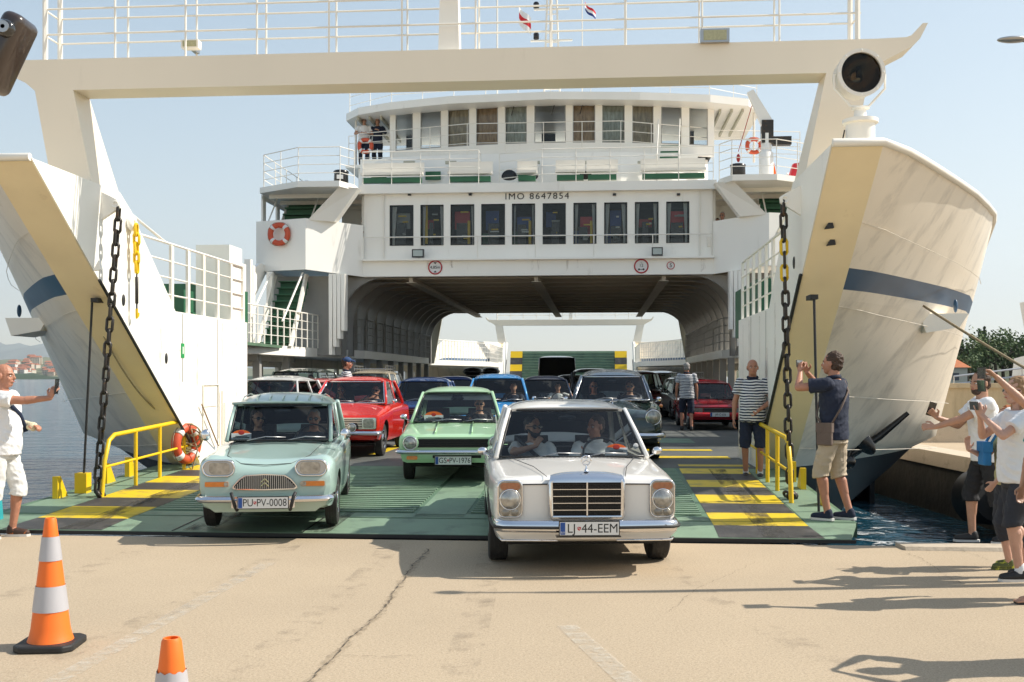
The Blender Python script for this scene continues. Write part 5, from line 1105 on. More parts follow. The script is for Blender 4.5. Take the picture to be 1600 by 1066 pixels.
def driver(c,label,side,dx=.0,pose='wheel',**k):
    """occupant of car c; side: +1 viewer's right"""
    s=side; wheelx=.34*c.hand
    kw=dict(seated=True,voxs=k.pop('voxs',.010),parts=k.pop('parts',True))
    if pose=='wheel': kw.update(wr=(.14,-.44,1.22),wl=(-.16,-.42,1.24),elr=(.8,.2,-.7),ell=(-.8,.2,-.7),curl=(1.1,1.1))
    elif pose=='chin': kw.update(wr=(-.02,-.24,1.50) if k.get('mir_') else (.16,-.35,1.05),wl=(-.02,-.24,1.50),ell=(-1,-.3,-.3),hd=(None,(.3,.3,.5)),handup=(None,(-.3,-.9,0)),elr=(.8,.2,-.7),curl=(.6,.7))
    elif pose=='wave': kw.update(wr=(.30,-.20,1.58),elr=(.6,0,-1),hd=((.1,-.1,1),None),handup=((0,1,0),None),wl=(-.16,-.42,1.24),curl=(.2,1))
    else: kw.update(wr=(.12,-.38,1.0),wl=(-.12,-.38,1.0),elr=(.8,.2,-.7),ell=(-.8,.2,-.7))
    k.pop('mir_',0); kw.update(k)
    zs=kw.pop('dz',0); h=kw.get('h',1.70)
    zseat=c.zt-.055-(1.47+.155+.14)*(h/1.78)+zs
    lx=Vector((s*.33+dx,c.seat+kw.pop('dy',0.0),zseat)); Rm=Matrix.Rotation(c.root.rotation_euler.z,3,'Z'); p=c.root.location+Rm@lx
    ry=kw.pop('ry',0)
    return person(label,(p.x,p.y,p.z),c.root.rotation_euler.z+ry,group=None,short_len=.3,**kw)
M['hl']=M['lamp_glass']
def bumper(c,w,y,z0,z1,wrap=.5,mt='chrome',bowf=.05,rub=None,n=14,th=.05):
    """chrome bumper blade, bowed, wrapping round corners"""
    prof=[(0,z0),(-.025,z0+.01),(-.04,(z0+z1)/2),(-.025,z1-.01),(0,z1),(.02,(z0+z1)/2)]
    path=[]
    for i in range(n+1):
        u=-1+2*i/n; path.append((u*w*.93,y-bowf*(1-u*u),0,-1) if True else 0)
    pts=[Vector((-w-.01,y+wrap,0)),Vector((-w-.005,y+wrap*.5,0)),Vector((-w*.995,y+.10,0)),Vector((-w*.97,y+.03,0))]+[Vector((p[0],p[1],0)) for p in path]+[Vector((w*.97,y+.03,0)),Vector((w*.995,y+.10,0)),Vector((w+.005,y+wrap*.5,0)),Vector((w+.01,y+wrap,0))]
    rows=[]
    for i,p in enumerate(pts):
        d=(pts[min(i+1,len(pts)-1)]-pts[max(i-1,0)]).normalized(); nrm=Vector((d.y,-d.x,0))
        rows.append([(p.x+nrm.x*(-a),p.y+nrm.y*(-a),z) for a,z in prof])
    o=MB(); m_=len(prof)
    for r_ in rows: o.v+=[tuple(q) for q in r_]
    o.f+=[(i*m_+k,i*m_+(k+1)%m_,(i+1)*m_+(k+1)%m_,(i+1)*m_+k) for i in range(len(rows)-1) for k in range(m_)]; o.f+=[tuple(range(m_))[::-1],tuple(range((len(rows)-1)*m_,len(rows)*m_))]
    b=o.build('bumper',M[mt],c.root,50)
    if rub:
        o=MB(); o.tube([p+Vector((0,-.0,(z0+z1)/2-.005))+ (Vector(((pts[min(i+1,len(pts)-1)]-pts[max(i-1,0)]).normalized().y,-(pts[min(i+1,len(pts)-1)]-pts[max(i-1,0)]).normalized().x,0))*.042) for i,p in enumerate(pts)],.014,6); o.build('rubber_strip',M['black'],b,True)
    return b
# ---------------------------------------------------------------- 1 white sedan with upright chrome grille
WHP=paint('pearl white car paint',(.84,.81,.76),.26)
a=gnd(902,873,0)
st=[(0,.735,.76,.76,.34,.05,.05,''),(.03,.762,.80,.80,.30,.06,.06,''),(.12,.78,.825,.815,.26,.10,.08,''),(.6,.815,.865,.835,.22,.13,.07,''),(1.25,.825,.91,.87,.20,.13,.07,''),(1.5,.83,.90,.885,.20,.10,.07,''),(2.6,.83,.90,.89,.20,.09,.07,''),(3.5,.82,.89,.87,.22,.10,.07,''),(4.2,.79,.84,.80,.26,.12,.08,''),(4.38,.74,.78,.72,.34,.08,.08,'')]
gh=dict(yc=1.28,yt=1.83,yr=3.0,yb=3.58,wb0=.735,wr0=.60,wr1=.60,wb1=.70,zc=.915,zt=1.335,H=1.405,zrt=1.33,zb=.90,bow=.10,pr=.024,seal='blackp')
c=make_car('white classic sedan with upright chrome grille and bonnet star, leading off the ramp',(a.x,a.y,0),R(2.2),WHP,st,gh,2.58,.76,rw=.305,tw=.175,track=.80,zbelt=.885); car1=c; y0=c.sh(0)
o=MB(); fr_=[(-.325,.80),(-.30,.855),(-.1,.882),(.1,.882),(.30,.855),(.325,.80),(.315,.485),(-.315,.485)]
o.tube([(-.288,y0-.05,.80),(-.305,y0-.05,.785),(-.302,y0-.05,.50),(-.29,y0-.05,.49),(.29,y0-.05,.49),(.302,y0-.05,.50),(.305,y0-.05,.785),(.288,y0-.05,.80)],.021,8)
Pg=[]
for j in range(7):
    t=j/6; zz=.785+.085*math.sin(t*PI/2); yy=y0-.07+.10*(1-math.cos(t*PI/2)); Pg.append([(x*(1-.06*t),yy,zz-(.03*(abs(x)/.32)**3)*t) for x in [(-.32+.64*k/16) for k in range(17)]])
o.grid(Pg); o.box(-.31,.31,y0-.045,y0+.1,.48,.80); g=o.build('grille_shell',M['chrome'],c.root,50)
o=MB(); rbox(o,-.288,.288,y0-.062,y0-.056,.505,.785,.02); o.build('grille_opening',M['under'],g)
o=MB()
for k in range(4): z=.552+k*.058; o.box(-.288,.288,y0-.072,y0-.062,z-.003,z+.003)
for x in (-.006,): o.box(-.006,.006,y0-.076,y0-.064,.505,.785)
o.build('grille_bar',M['chrome'],g)
o=MB()
for k in range(20): z=.512+k*.0142; o.box(-.285,.285,y0-.068,y0-.063,z-.0016,z+.0016)
for k in range(41): x=-.28+k*.014; o.box(x-.0012,x+.0012,y0-.067,y0-.0625,.507,.783)
o.build('grille_mesh',M['blackp'],g)
o=MB(); o.lathe([(.022,0),(.018,.012),(.008,.02),(.006,.055)],(0,y0+.0,.872),(0,0,1),14); s_=o.build('hood_ornament_base',M['chrome'],c.root,50)
o=MB(); o.torus((0,y0,.965),.040,.0065,(0,1,0),28,6)
for k in range(3): a_=PI/2+k*2*PI/3; o.tube([(0,y0,.965),(.036*math.cos(a_),y0,.965+.036*math.sin(a_))],[.0075,.004],6)
o.build('star_emblem',M['chrome'],s_,True)
for s in (-1,1):
    x=s*.648; o=MB(); pp_=rbox(MB(),x-.100,x+.100,0,1,.49,.795,.05,6); o.tube([(p[0],y0-.02,p[1]) for p in pp_],.010,6,closed=True); hl=o.build('headlight',M['chrome'],c.root,True)
    o=MB(); rbox(o,x-.092,x+.092,y0-.034,y0-.029,.497,.788,.042,6); o.build('lamp_cover',M['lamp_glass'],hl,50)
    o=MB(); rbox(o,x-.086,x+.086,y0-.038,y0-.0345,.72,.78,.03,6); o.build('turn_lens',mat('amber upper lens',(.38,.13,.05),.2,var=.3,vs=30,coat=1) if 'amb2' not in M else M['amb2'],hl,50); M.setdefault('amb2',bpy.data.materials['amber upper lens'])
    o=MB(); o.lathe([(.084,-.0),(.08,-.010),(.05,-.022),(.001,-.028)],(x,y0-.034,.638),(0,1,0),28,caps=False); o.build('round_lens',M['hl'],hl,True); o=MB(); o.torus((x,y0-.038,.638),.086,.006,(0,1,0),28,6); o.build('lens_ring',M['chrome'],hl,True)
    o=MB(); o.lathe([(.076,-.003),(.06,-.018),(.03,-.026),(.001,-.029)],(x,y0-.037,.638),(0,1,0),28,caps=False); o.build('lens_glass',M['hl'],hl,True)
    for dx in (-.038,.038): o=MB(); o.lathe([(.034,0),(.030,-.008),(.001,-.012)],(x+dx,y0-.035,.53),(0,1,0),16,caps=False); o.build('fog_lens',mat('fog lens',(.30,.26,.20),.2,var=.2,coat=1) if 'fogl' not in M else M['fogl'],hl,True); M.setdefault('fogl',bpy.data.materials['fog lens'])
bumper(c,.755,y0-.11,.375,.475,.55,'chrome',.05,rub=True)
o=MB(); o.hexa([(-.70,y0-.02,.30),(.70,y0-.02,.30),(.70,y0+.1,.30),(-.70,y0+.1,.30)],[(-.77,y0-.04,.375),(.77,y0-.04,.375),(.77,y0+.1,.375),(-.77,y0+.1,.375)]); v_=o.build('front_valance',WHP,c.root)
for s in (-1,1): o=MB(); o.tube([(s*.74,y0-.02,.315),(s*.72,y0-.06,.30),(s*.25,y0-.07,.295)],.010,6); o.build('lower_trim',M['chrome'],v_,True)
plate(c,('LJ','44-EEM'),0,y0-.235,.42,shield=-.085,country='SLO')
o=MB(); o.box(-.27,.27,y0-.2,y0-.1,.34,.35); o.build('plate_holder',M['blackp'],c.root)
for s in (-1,1): # bonnet seams
    o=MB(); o.tube([(s*.335,y0+.02,.828),(s*.42,c.sh(.5),.872),(s*.55,c.sh(1.0),.892),(s*.60,c.sh(1.24),.895)],.0035,4); o.build('bonnet_seam',M['black'],c.root)
    o=MB(); o.tube([(s*.33,y0-.006,.765),(s*.56,y0-.004,.762)],.006,5); o.build('panel_seam',M['black'],c.root)
o=MB()
for k in range(26): o.box(-.5+k*.04,-.475+k*.04,c.yc-.15,c.yc-.11,.914,.918)
o.build('cowl_vent',M['blackp'],c.root)
# rally plate behind glass, round sticker
def rally(c,x,y,z,w=.24,tilt=0):
    o=MB(); o.add([(x+w/2*math.cos(t),y,z+w*.30*math.sin(t)) for t in [PI*k/14 for k in range(15)]]+[(x+w/2*math.cos(t),y+.004,z+w*.30*math.sin(t)) for t in [PI*k/14 for k in range(15)]],[tuple(range(15)),tuple(range(29,14,-1))]); r=tag(o.build('rally_plate',M['orange']),None); r.parent=c.root
    o=MB(); o.box(x-w/2,x+w/2,y-.004,y+.002,z-.05,z+.03); o.build('rally_panel',M['signwhite'],r); 
    o=MB(); o.ball((x,y-.006,z+.035),(.035,.003,.025),10,6); o.build('rally_badge',M['redlens'],r)
    o=MB(); o.box(x-w*.4,x+w*.4,y-.006,y-.0042,z-.028,z-.016).box(x-w*.3,x+w*.3,y-.006,y-.0042,z-.008,z); o.build('rally_print',M['ink'],r)
rally(c,.44,c.yc+.05,.955,.22)
o=MB(); o.ball((.64,c.yc+.11,.995),(.026,.004,.030),16,8); o.build('round_sticker',M['signwhite'],c.root)
o=MB(); o.tube([(-.70,c.yc+.28,.90),(-.735,c.yc+.3,1.30)],.004,5); o.build('aerial',M['chrome'],c.root)
driver(c,'driver of the white sedan, dark hair and white shirt, both hands on the wheel',1,shirt='wht',hair='hairb',skin='skin2',headyaw=R(-50),h=1.72,longsleeve=True,polo='wht')
P=driver(c,'passenger of the white sedan in pale shirt and sunglasses, hand at his chin',-1,pose='chin',shirt='wht',hair='hairk',skin='skin',headyaw=R(30),glasses=True,beard=True,h=1.72,wr=(.16,-.35,1.05),wl=(.02,-.24,1.44))
o=MB(); o.tube([(-.50,c.seat-.02,1.04),(-.40,c.seat-.15,.95),(-.15,c.seat-.17,.72)],.02,6); o.build('seat_belt',M['black'],c.root)
# ---------------------------------------------------------------- 2 pale blue small sedan with rectangular lamps
AP=paint('pale aqua car paint',(.37,.50,.45),.3)
a=gnd(427,815,.12); z0=rz(11.6)
st=[(0,.60,.60,.60,.30,.06,.06,''),(.03,.645,.655,.66,.27,.08,.08,''),(.10,.665,.70,.74,.25,.10,.10,''),(.22,.685,.735,.785,.24,.13,.11,''),(.7,.70,.80,.80,.22,.16,.10,''),(1.15,.705,.86,.82,.21,.18,.10,''),(1.35,.71,.88,.84,.21,.14,.09,''),(2.6,.71,.88,.86,.21,.10,.08,''),(3.4,.69,.86,.83,.24,.12,.09,''),(3.75,.62,.72,.66,.34,.1,.1,'')]
gh=dict(yc=1.22,yt=1.62,yr=3.0,yb=3.45,wb0=.575,wr0=.545,wr1=.55,wb1=.60,zc=.895,zt=1.27,H=1.375,zrt=1.27,zb=.86,bow=.08,pr=.024,seal='blackp')
c=make_car('pale aqua small classic car with oval grille and rectangular lamps, left of the white sedan',(a.x,a.y,z0),R(6.0),AP,st,gh,2.3,.68,rw=.27,tw=.13,track=.675,zbelt=.855,mir=False); y0=c.sh(0)
c2=c
for k in range(7): o=MB(); x=-.45+k*.15; o.tube([(x,c.sh(1.58),1.325),(x,c.sh(1.7),1.362),(x,c.sh(2.2),1.388),(x,c.sh(2.9),1.345)],.008,5); o.build('roof_rib',AP,c.root,True)
o=MB(); o.tube([(-.57,c.yt-.03,1.285),(-.3,c.yt-.09,1.30),(0,c.yt-.1,1.303),(.3,c.yt-.09,1.30),(.57,c.yt-.03,1.285)],.016,6); o.build('roof_visor_edge',AP,c.root,True)
for s in (-1,1):
    x=s*.46; o=MB(); pp_=rbox(MB(),x-.155,x+.155,0,1,.595,.75,.075,8); o.tube([(p[0],y0-.01,p[1]) for p in pp_],.012,6,closed=True); hl=o.build('headlight',M['chrome'],c.root,True)
    o=MB(); rbox(o,x-.15,x+.15,y0-.012,y0+.16,.60,.745,.07,8); o.build('lamp_bowl',M['steel'],hl,50)
    o=MB(); xx=x-s*.01; rbox(o,xx-.10,xx+.10,y0-.028,y0-.013,.617,.73,.035,6); o.build('lens',M['hl'],hl,50)
    x=s*.48; o=MB(); rbox(o,x-.115,x+.115,y0-.012,y0+.12,.485,.535,.01,2); t=o.build('turn_signal',M['amber'],c.root)
    o=MB(); rbox(o,x-s*.10-.03+ (0 if s>0 else .0),x-s*.10+.03,y0-.016,y0-.0125,.488,.532,.01,2) if s>0 else rbox(o,x+.075,x+.115,y0-.016,y0-.0125,.488,.532,.01,2); o.build('side_light',M['hl'],t)
gp=[(-.325,.475),(-.31,.50),(-.26,.56),(-.20,.60),(0,.612),(.20,.60),(.26,.56),(.31,.50),(.325,.475),(.30,.455),(0,.447),(-.30,.455)]
o=MB(); o.prism(gp,1,y0-.022,y0+.02); g=o.build('grille_shell',M['chrome'],c.root)
o=MB(); o.prism([(x*.95,.53+(z-.53)*.86) for x,z in gp],1,y0-.026,y0-.0225); o.build('grille_opening',M['under'],g)
o=MB()
for k in range(31):
    x=-.29+k*.0193; t=abs(x)/.3; zt_=.60-.115*max(0,(t-.62)/.38); o.box(x-.0035,x+.0035,y0-.034,y0-.0265,.462,zt_)
o.build('grille_bar',M['steel'],g)
o=MB()
for dz in (0,.040):
    for s in (-1,1): o.tube([(s*.040,y0-.042,.487+dz),(0,y0-.042,.527+dz)],.0065,6)
o.build('double_chevron',mat('brass emblem',(.75,.60,.30),.2,metal=1,var=.05),g)
bumper(c,.66,y0-.09,.335,.40,.35,'chrome',.05)
for s in (-1,1): o=MB(); o.tube([(s*.315,y0-.14,.435),(s*.30,y0-.165,.40),(s*.275,y0-.165,.30),(s*.26,y0-.12,.26)],.018,8); o.build('overrider',M['black'],c.root,True)
o=MB(); rbox(o,-.31,.31,y0-.165,y0-.15,.285,.40,.01,2); o.build('plate_backing',M['chrome'],c.root)
plate(c,('PU','PV-0008'),0,y0-.18,.34,shield=-.077)
o=MB(); o.hexa([(-.50,y0+.02,.225),(.50,y0+.02,.225),(.50,y0+.2,.225),(-.50,y0+.2,.225)],[(-.63,y0-.05,.335),(.63,y0-.05,.335),(.63,y0+.2,.335),(-.63,y0+.2,.335)]); o.build('front_valance',AP,c.root)
o=MB(); o.tube([(-.50,c.sh(1.1),.858),(-.42,c.sh(.3),.775),(-.25,y0+.10,.708),(0,y0+.07,.695),(.25,y0+.10,.708),(.42,c.sh(.3),.775),(.50,c.sh(1.1),.858)],.004,4); o.build('bonnet_seam',M['black'],c.root)
o=MB(); o.box(-.26,.26,c.yc-.17,c.yc-.12,.886,.892); o.build('cowl_vent',M['under'],c.root)
for s in (-1,1):
    o=MB(); o.tube([(s*.66,c.sh(.95),.80),(s*.74,c.sh(.9),.90)],.007,6); m_=o.build('wing_mirror',M['chrome'],c.root); o=MB(); o.ball((s*.75,c.sh(.9),.96),(.052,.035,.065),14,10); o.build('mirror_shell',M['chrome'],m_,True)
driver(c,'driver of the pale aqua car, sunglasses and grey tee, hands on the wheel',1,shirt='grey',hair='hairg',skin='skin2',glasses=True,h=1.62)
driver(c,'woman passenger with short dark hair and sunglasses in the pale aqua car',-1,pose='rest',shirt='blk',hair='hairb',hairlen=.03,woman=True,glasses=True,headyaw=R(35),h=1.55)
rally(c,-.42,c.yc+.03,.93,.22)
# ---------------------------------------------------------------- 3 light green two-door saloon
GP=paint('pastel green car paint',(.38,.60,.36),.3)
v3=15.1; a=gnd(711,747,.24); z0=rz(v3)
st=[(0,.70,.63,.63,.34,.05,.05,''),(.04,.735,.66,.67,.28,.06,.06,''),(.5,.745,.72,.71,.24,.09,.08,''),(1.1,.755,.79,.76,.22,.11,.08,''),(1.3,.76,.80,.78,.21,.10,.08,''),(2.6,.76,.82,.80,.21,.09,.07,''),(3.4,.74,.80,.77,.24,.1,.07,''),(3.85,.68,.74,.68,.34,.08,.08,'')]
gh=dict(yc=1.12,yt=1.72,yr=2.75,yb=3.35,wb0=.655,wr0=.53,wr1=.53,wb1=.62,zc=.805,zt=1.20,H=1.275,zrt=1.19,zb=.83,bow=.10,pr=.024,seal='blackp')
c=make_car('pastel green classic saloon with black grille and round lamps, behind the white sedan',(a.x,a.y,z0),R(1.0),GP,st,gh,2.25,.66,rw=.275,tw=.145,track=.70,zbelt=.80); y0=c.sh(0)
o=MB(); rbox(o,-.68,.68,y0-.012,y0+.03,.492,.605,.03,4); g=o.build('grille_panel',M['under'],c.root)
o=MB(); 
for k in range(4): o.box(-.5,.5,y0-.018,y0-.013,.50+k*.03,.504+k*.03)
o.build('grille_slat',M['blackp'],g)
for s in (-1,1):
    o=MB(); o.lathe([(.115,0),(.115,-.02),(.10,-.03)],(s*.585,y0,.55),(0,1,0),24,caps=True); o.build('lamp_surround',GP,g,50)
    lamp_round(c,s*.585,y0-.035,.55,.086)
    o=MB(); rbox(o,s*.56-.075,s*.56+.075,y0-.02,y0+.02,.325,.375,.02,4); o.build('turn_signal',M['amber'],c.root)
bumper(c,.76,y0-.08,.405,.46,.3,'chrome',.04)
o=MB(); rbox(o,-.28,.38,y0-.01,y0+.02,.345,.385,.01,2); o.build('lower_intake',M['under'],c.root)
plate(c,('GS','PV-1976'),0,y0-.04,.315,shield=-.069)
o=MB(); o.tube([(-.25,y0+.06,.69),(-.25,c.yc-.1,.80)],.010,5).tube([(.25,y0+.06,.69),(.25,c.yc-.1,.80)],.010,5); o.build('bonnet_crease',GP,c.root,True)
o=MB(); o.box(-.3,-.08,c.yc-.16,c.yc-.11,.803,.808).box(.08,.3,c.yc-.16,c.yc-.11,.803,.808); o.build('cowl_vent',M['under'],c.root)
for s in (-1,1): o=MB(); o.box(s*.30-.22,s*.30+.22,c.yt+.0,c.yt+.02,1.10,1.185); o.build('sun_visor',M['signwhite'],c.root)
rally(c,-.33,c.yc+.02,.86,.28)
driver(c,'driver of the pastel green saloon in black tee and sunglasses',1,shirt='blk',hair='hairk',skin='skin',glasses=True,h=1.58)
# ---------------------------------------------------------------- 4 bright red saloon
RP=paint('bright red car paint',(.70,.022,.010),.25)
a=gnd(537,712,.28)
st=[(0,.71,.70,.70,.36,.05,.05,''),(.03,.745,.74,.745,.32,.06,.06,''),(.5,.755,.82,.80,.26,.10,.10,''),(1.1,.765,.92,.86,.24,.14,.10,''),(1.35,.77,.93,.88,.23,.12,.10,''),(2.6,.775,.94,.90,.23,.10,.08,''),(3.5,.76,.90,.86,.26,.12,.08,''),(4.0,.70,.78,.72,.34,.1,.1,'')]
gh=dict(yc=1.25,yt=1.78,yr=2.9,yb=3.45,wb0=.665,wr0=.56,wr1=.56,wb1=.64,zc=.935,zt=1.31,H=1.385,zrt=1.30,zb=.91,bow=.10,pr=.024,seal='chrome')
c=make_car('bright red classic saloon with wide chrome grille, behind the pale aqua car',(a.x,a.y,ZD),R(-2.5),RP,st,gh,2.35,.68,rw=.29,tw=.15,track=.71,zbelt=.895); y0=c.sh(0)
o=MB(); rbox(o,-.70,.70,y0-.014,y0+.03,.505,.70,.03,4); g=o.build('grille_shell',M['chrome'],c.root)
o=MB(); rbox(o,-.46,.46,y0-.02,y0-.0145,.52,.685,.01,3); o.build('grille_opening',M['under'],g)
o=MB(); 
for k in range(6): o.box(-.46,.46,y0-.03,y0-.0205,.533+k*.028,.545+k*.028)
o.build('grille_bar',M['chrome'],g)
for s in (-1,1):
    x=s*.575; o=MB(); rbox(o,x-.105,x+.105,y0-.03,y0-.0145,.515,.695,.045,6); hl=o.build('headlight',M['chrome'],c.root,50); o=MB(); rbox(o,x-.092,x+.092,y0-.04,y0-.031,.527,.683,.04,6); o.build('lens',M['hl'],hl,50)
    o=MB(); rbox(o,s*.64-.07,s*.64+.07,y0-.02,y0+.06,.40,.44,.01,2); o.build('turn_signal',M['amber'],c.root)
lamp_round(c,.30,y0-.13,.535,.07,name='fog_lamp'); lamp_round(c,-.30,y0-.13,.535,.07,name='fog_lamp')
bumper(c,.76,y0-.08,.405,.475,.3,'chrome',.04)
for s in (-1,1): o=MB(); o.tube([(s*.27,y0-.14,.50),(s*.27,y0-.15,.38)],.018,8); o.build('overrider',M['chrome'],c.root,True)
plate(c,'E 1-B',0,y0-.10,.335,eu=False,shield=False)
o=MB(); o.box(-.06,.06,y0+.03,y0+.05,.745,.765); o.build('bonnet_badge',M['chrome'],c.root)
driver(c,'driver of the bright red saloon in sunglasses, hand at his mouth',1,pose='chin',shirt='navy',hair='hairk',skin='skin2',glasses=True,h=1.62)
driver(c,'woman with long brown hair and sunglasses, passenger of the bright red saloon',-1,pose='rest',shirt='blk',hair='hairb',hairlen=.15,woman=True,glasses=True,h=1.56)
# ---------------------------------------------------------------- 5 dark green rounded saloon
DP=paint('dark green black car paint',(.018,.035,.030),.2)
a=gnd(957,716,.28)
st=[(0,.70,.62,.60,.38,.10,.10,''),(.06,.78,.74,.72,.34,.14,.14,''),(.25,.82,.86,.83,.28,.20,.20,''),(.8,.835,.96,.84,.24,.26,.18,''),(1.3,.84,1.0,.88,.23,.22,.14,''),(1.5,.845,.99,.93,.22,.14,.10,''),(2.8,.845,.99,.95,.22,.12,.09,''),(3.7,.82,.95,.90,.25,.18,.12,''),(4.4,.70,.74,.66,.36,.14,.14,'')]
gh=dict(yc=1.36,yt=1.85,yr=3.0,yb=3.55,wb0=.70,wr0=.57,wr1=.57,wb1=.66,zc=1.0,zt=1.40,H=1.52,zrt=1.39,zb=.97,bow=.14,pr=.03,seal='chrome')
c=make_car('dark green rounded saloon of the fifties with bulging wings, behind the white sedan at right',(a.x,a.y,ZD),R(-5),DP,st,gh,2.5,.78,rw=.31,tw=.165,track=.78,zbelt=.945,roof_pt=paint('dark blue grey roof paint',(.03,.05,.075),.2)); y0=c.sh(0)
for s in (-1,1):
    o=MB(); o.lathe([(.15,.35),(.145,.1),(.13,.0)],(s*.665,y0+.05,.73),(0,1,0),24,caps=False); o.build('lamp_nacelle',DP,c.root,True); lamp_round(c,s*.665,y0+.03,.73,.115)
    o=MB(); o.ball((s*.80,y0+.2,.92),(.03,.05,.03),12,8); o.build('turn_signal',M['amber'],c.root,True)
o=MB(); fr_=[(-.27,.80),(-.22,.86),(.22,.86),(.27,.80),(.24,.46),(-.24,.46)]; o.prism(fr_,1,y0-.05,y0+.1); g=o.build('grille_shell',M['chrome'],c.root); o=MB(); 
for k in range(15): o.box(-.22+k*.0315-.006,-.22+k*.0315+.006,y0-.062,y0-.051,.49,.80)
o.build('grille_bar',M['blackp'],g)
bumper(c,.83,y0-.12,.40,.48,.4,'chrome',.06)
o=MB(); o.tube([(0,y0+.1,.885),(0,c.sh(.8),.985),(0,c.yc-.2,1.01)],.012,6); o.build('bonnet_strip',M['chrome'],c.root,True)
driver(c,'man in sunglasses and dark shirt driving the dark green rounded saloon',1,shirt='navy',hair='hairb',skin='skin',glasses=True,h=1.66)
driver(c,'passenger with cap-like dark hair in the dark green rounded saloon',-1,pose='rest',shirt='blk',hair='hairk',hairlen=.05,skin='skin2',glasses=True,h=1.62)
# ---------------------------------------------------------------- background cars from one builder
def gcar(label,loc,yaw,col,L=4.1,W=.80,H=1.38,zh=.80,zn=.66,hoodl=1.15,rake=.5,tail=.5,rear=.9,kind='sedan',trim='black',front='rect',plt=None,drv=(),cat='car',name='parked_car',rackk=None,grp='cars waiting on the car deck',lampr=.085,zbelt=None,bump='blackp',hlz=None,roofcol=None):
    pt=paint('car paint '+label[:24],col,.25); zb=zbelt or zh+.0; van=kind=='van'; wag=kind in('wagon','van')
    st=[(0,W*.92,zn,zn,.34,.05,.05,''),(.05,W*.97,zn+.05,zn+.05,.28,.07,.07,''),(hoodl*.5,W*.985,(zn+zh)/2+.05,(zn+zh)/2+.02,.24,.1,.08,''),(hoodl,W,zh,zh-.03,.22,.11,.08,''),(hoodl+.2,W,zh+.01,zb,.21,.1,.08,''),(L-rear,W,zh+.03,zb+.01,.22,.1,.08,''),(L-.15,W*.96,zh+.0,zb-.02,.26,.1,.08,''),(L,W*.9,zh-.08,zb-.1,.36,.08,.08,'')]
    yr_=L-.55 if wag else L-rear-tail; yb_=L-.2 if wag else L-rear
    gh=dict(yc=hoodl,yt=hoodl+rake,yr=yr_,yb=yb_,wb0=W*.87,wr0=W*.70 if not van else W*.84,wr1=W*.70 if not van else W*.84,wb1=W*.85,zc=zh+.01,zt=H-.09,H=H,zrt=H-.09,zb=zb+.02,bow=.08,pr=.026,seal='blackp')
    c=make_car(label,loc,yaw,pt,st,gh,L*.6,L*.18,rw=.29,tw=.15,track=W*.93,zbelt=zb,simple=True,trim=trim,cap='steel' if trim!='chrome' else 'chrome',cat=cat,name=name,group=grp,roof_pt=paint('roof '+label[:20],roofcol) if roofcol else None); y0=c.sh(0)
    hz_=hlz or zn-.09
    if front=='rect':
        for s in (-1,1): o=MB(); rbox(o,s*W*.72-.13,s*W*.72+.13,y0-.02,y0+.02,hz_-.06,hz_+.06,.015,2); o.build('headlight',M['hl'],c.root)
        o=MB(); rbox(o,-W*.52,W*.52,y0-.015,y0+.02,hz_-.06,hz_+.06,.01,2); g=o.build('grille',M['blackp'],c.root); o=MB()
        for k in range(3): o.box(-W*.52,W*.52,y0-.021,y0-.0155,hz_-.04+k*.04,hz_-.033+k*.04)
        o.build('grille_bar',M['steel'],g)
    else:
        for s in (-1,1): lamp_round(c,s*W*.74,y0-.01,hz_,lampr)
        o=MB(); rbox(o,-W*.5,W*.5,y0-.012,y0+.02,hz_-.07,hz_+.06,.03,3); o.build('grille',M['under' if trim=='black' else 'chrome'],c.root)
    bumper(c,W*.97,y0-.05,.36,.47,.3,bump if trim!='chrome' else 'chrome',.03,n=6)
    if plt: plate(c,plt,0,y0-.12,.42,shield=False)
    else: o=MB(); o.box(-.24,.24,y0-.115,y0-.105,.37,.47); o.build('number_plate',M['plate'],c.root)
    if van: o=MB(); o.box(-W*.8,W*.8,c.yt+.7,c.sh(L-.4),.4,H-.12); o.build('load_bulkhead',M['cabin'],c.root)
    if rackk=='rack':
        o=MB(); z=H+.06; yy0,yy1=c.yt+.15,c.sh(yr_)-.1
        for x in (-W*.55,W*.55): o.tube([(x,yy0,z),(x,yy1,z)],.014,5).tube([(x,yy0,z+.09),(x,yy1,z+.09)],.014,5)
        for k in range(5): y=yy0+(yy1-yy0)*k/4; o.tube([(-W*.55,y,z),(W*.55,y,z)],.012,5).tube([(-W*.55,y,z-.07),(-W*.55,y,z+.09)],.012,5).tube([(W*.55,y,z-.07),(W*.55,y,z+.09)],.012,5)
        o.build('roof_rack',M['steel'],c.root)
    if rackk=='box':
        o=MB(); o.ball((0,c.yt+.85,H+.16),(.38,.8,.17),18,10); o.build('roof_box',M['blackp'],c.root,True); o=MB(); o.box(-.45,.45,c.yt+.4,c.yt+.44,H-.01,H+.03).box(-.45,.45,c.yt+1.2,c.yt+1.24,H-.01,H+.03); o.build('roof_bar',M['blackp'],c.root)
    for (lab,side,pose,kw) in drv: driver(c,lab,side,pose=pose,parts=False,voxs=.014,**kw)
    return c
def gp(px,Y): return Vector(((px-800)/F*Y,Y,ZD))
D='driver of '
gcar('sky blue rounded classic car behind the pastel green saloon',gp(776,21.8),R(-1),(.03,.22,.50),L=3.7,W=.74,H=1.44,zh=.90,zn=.62,hoodl=.9,rake=.42,trim='chrome',front='round',grp='classic cars leaving the ferry',drv=((D+'the sky blue rounded car, in dark shirt',1,'wheel',dict(shirt='navy',h=1.6,hair='hairb')),))
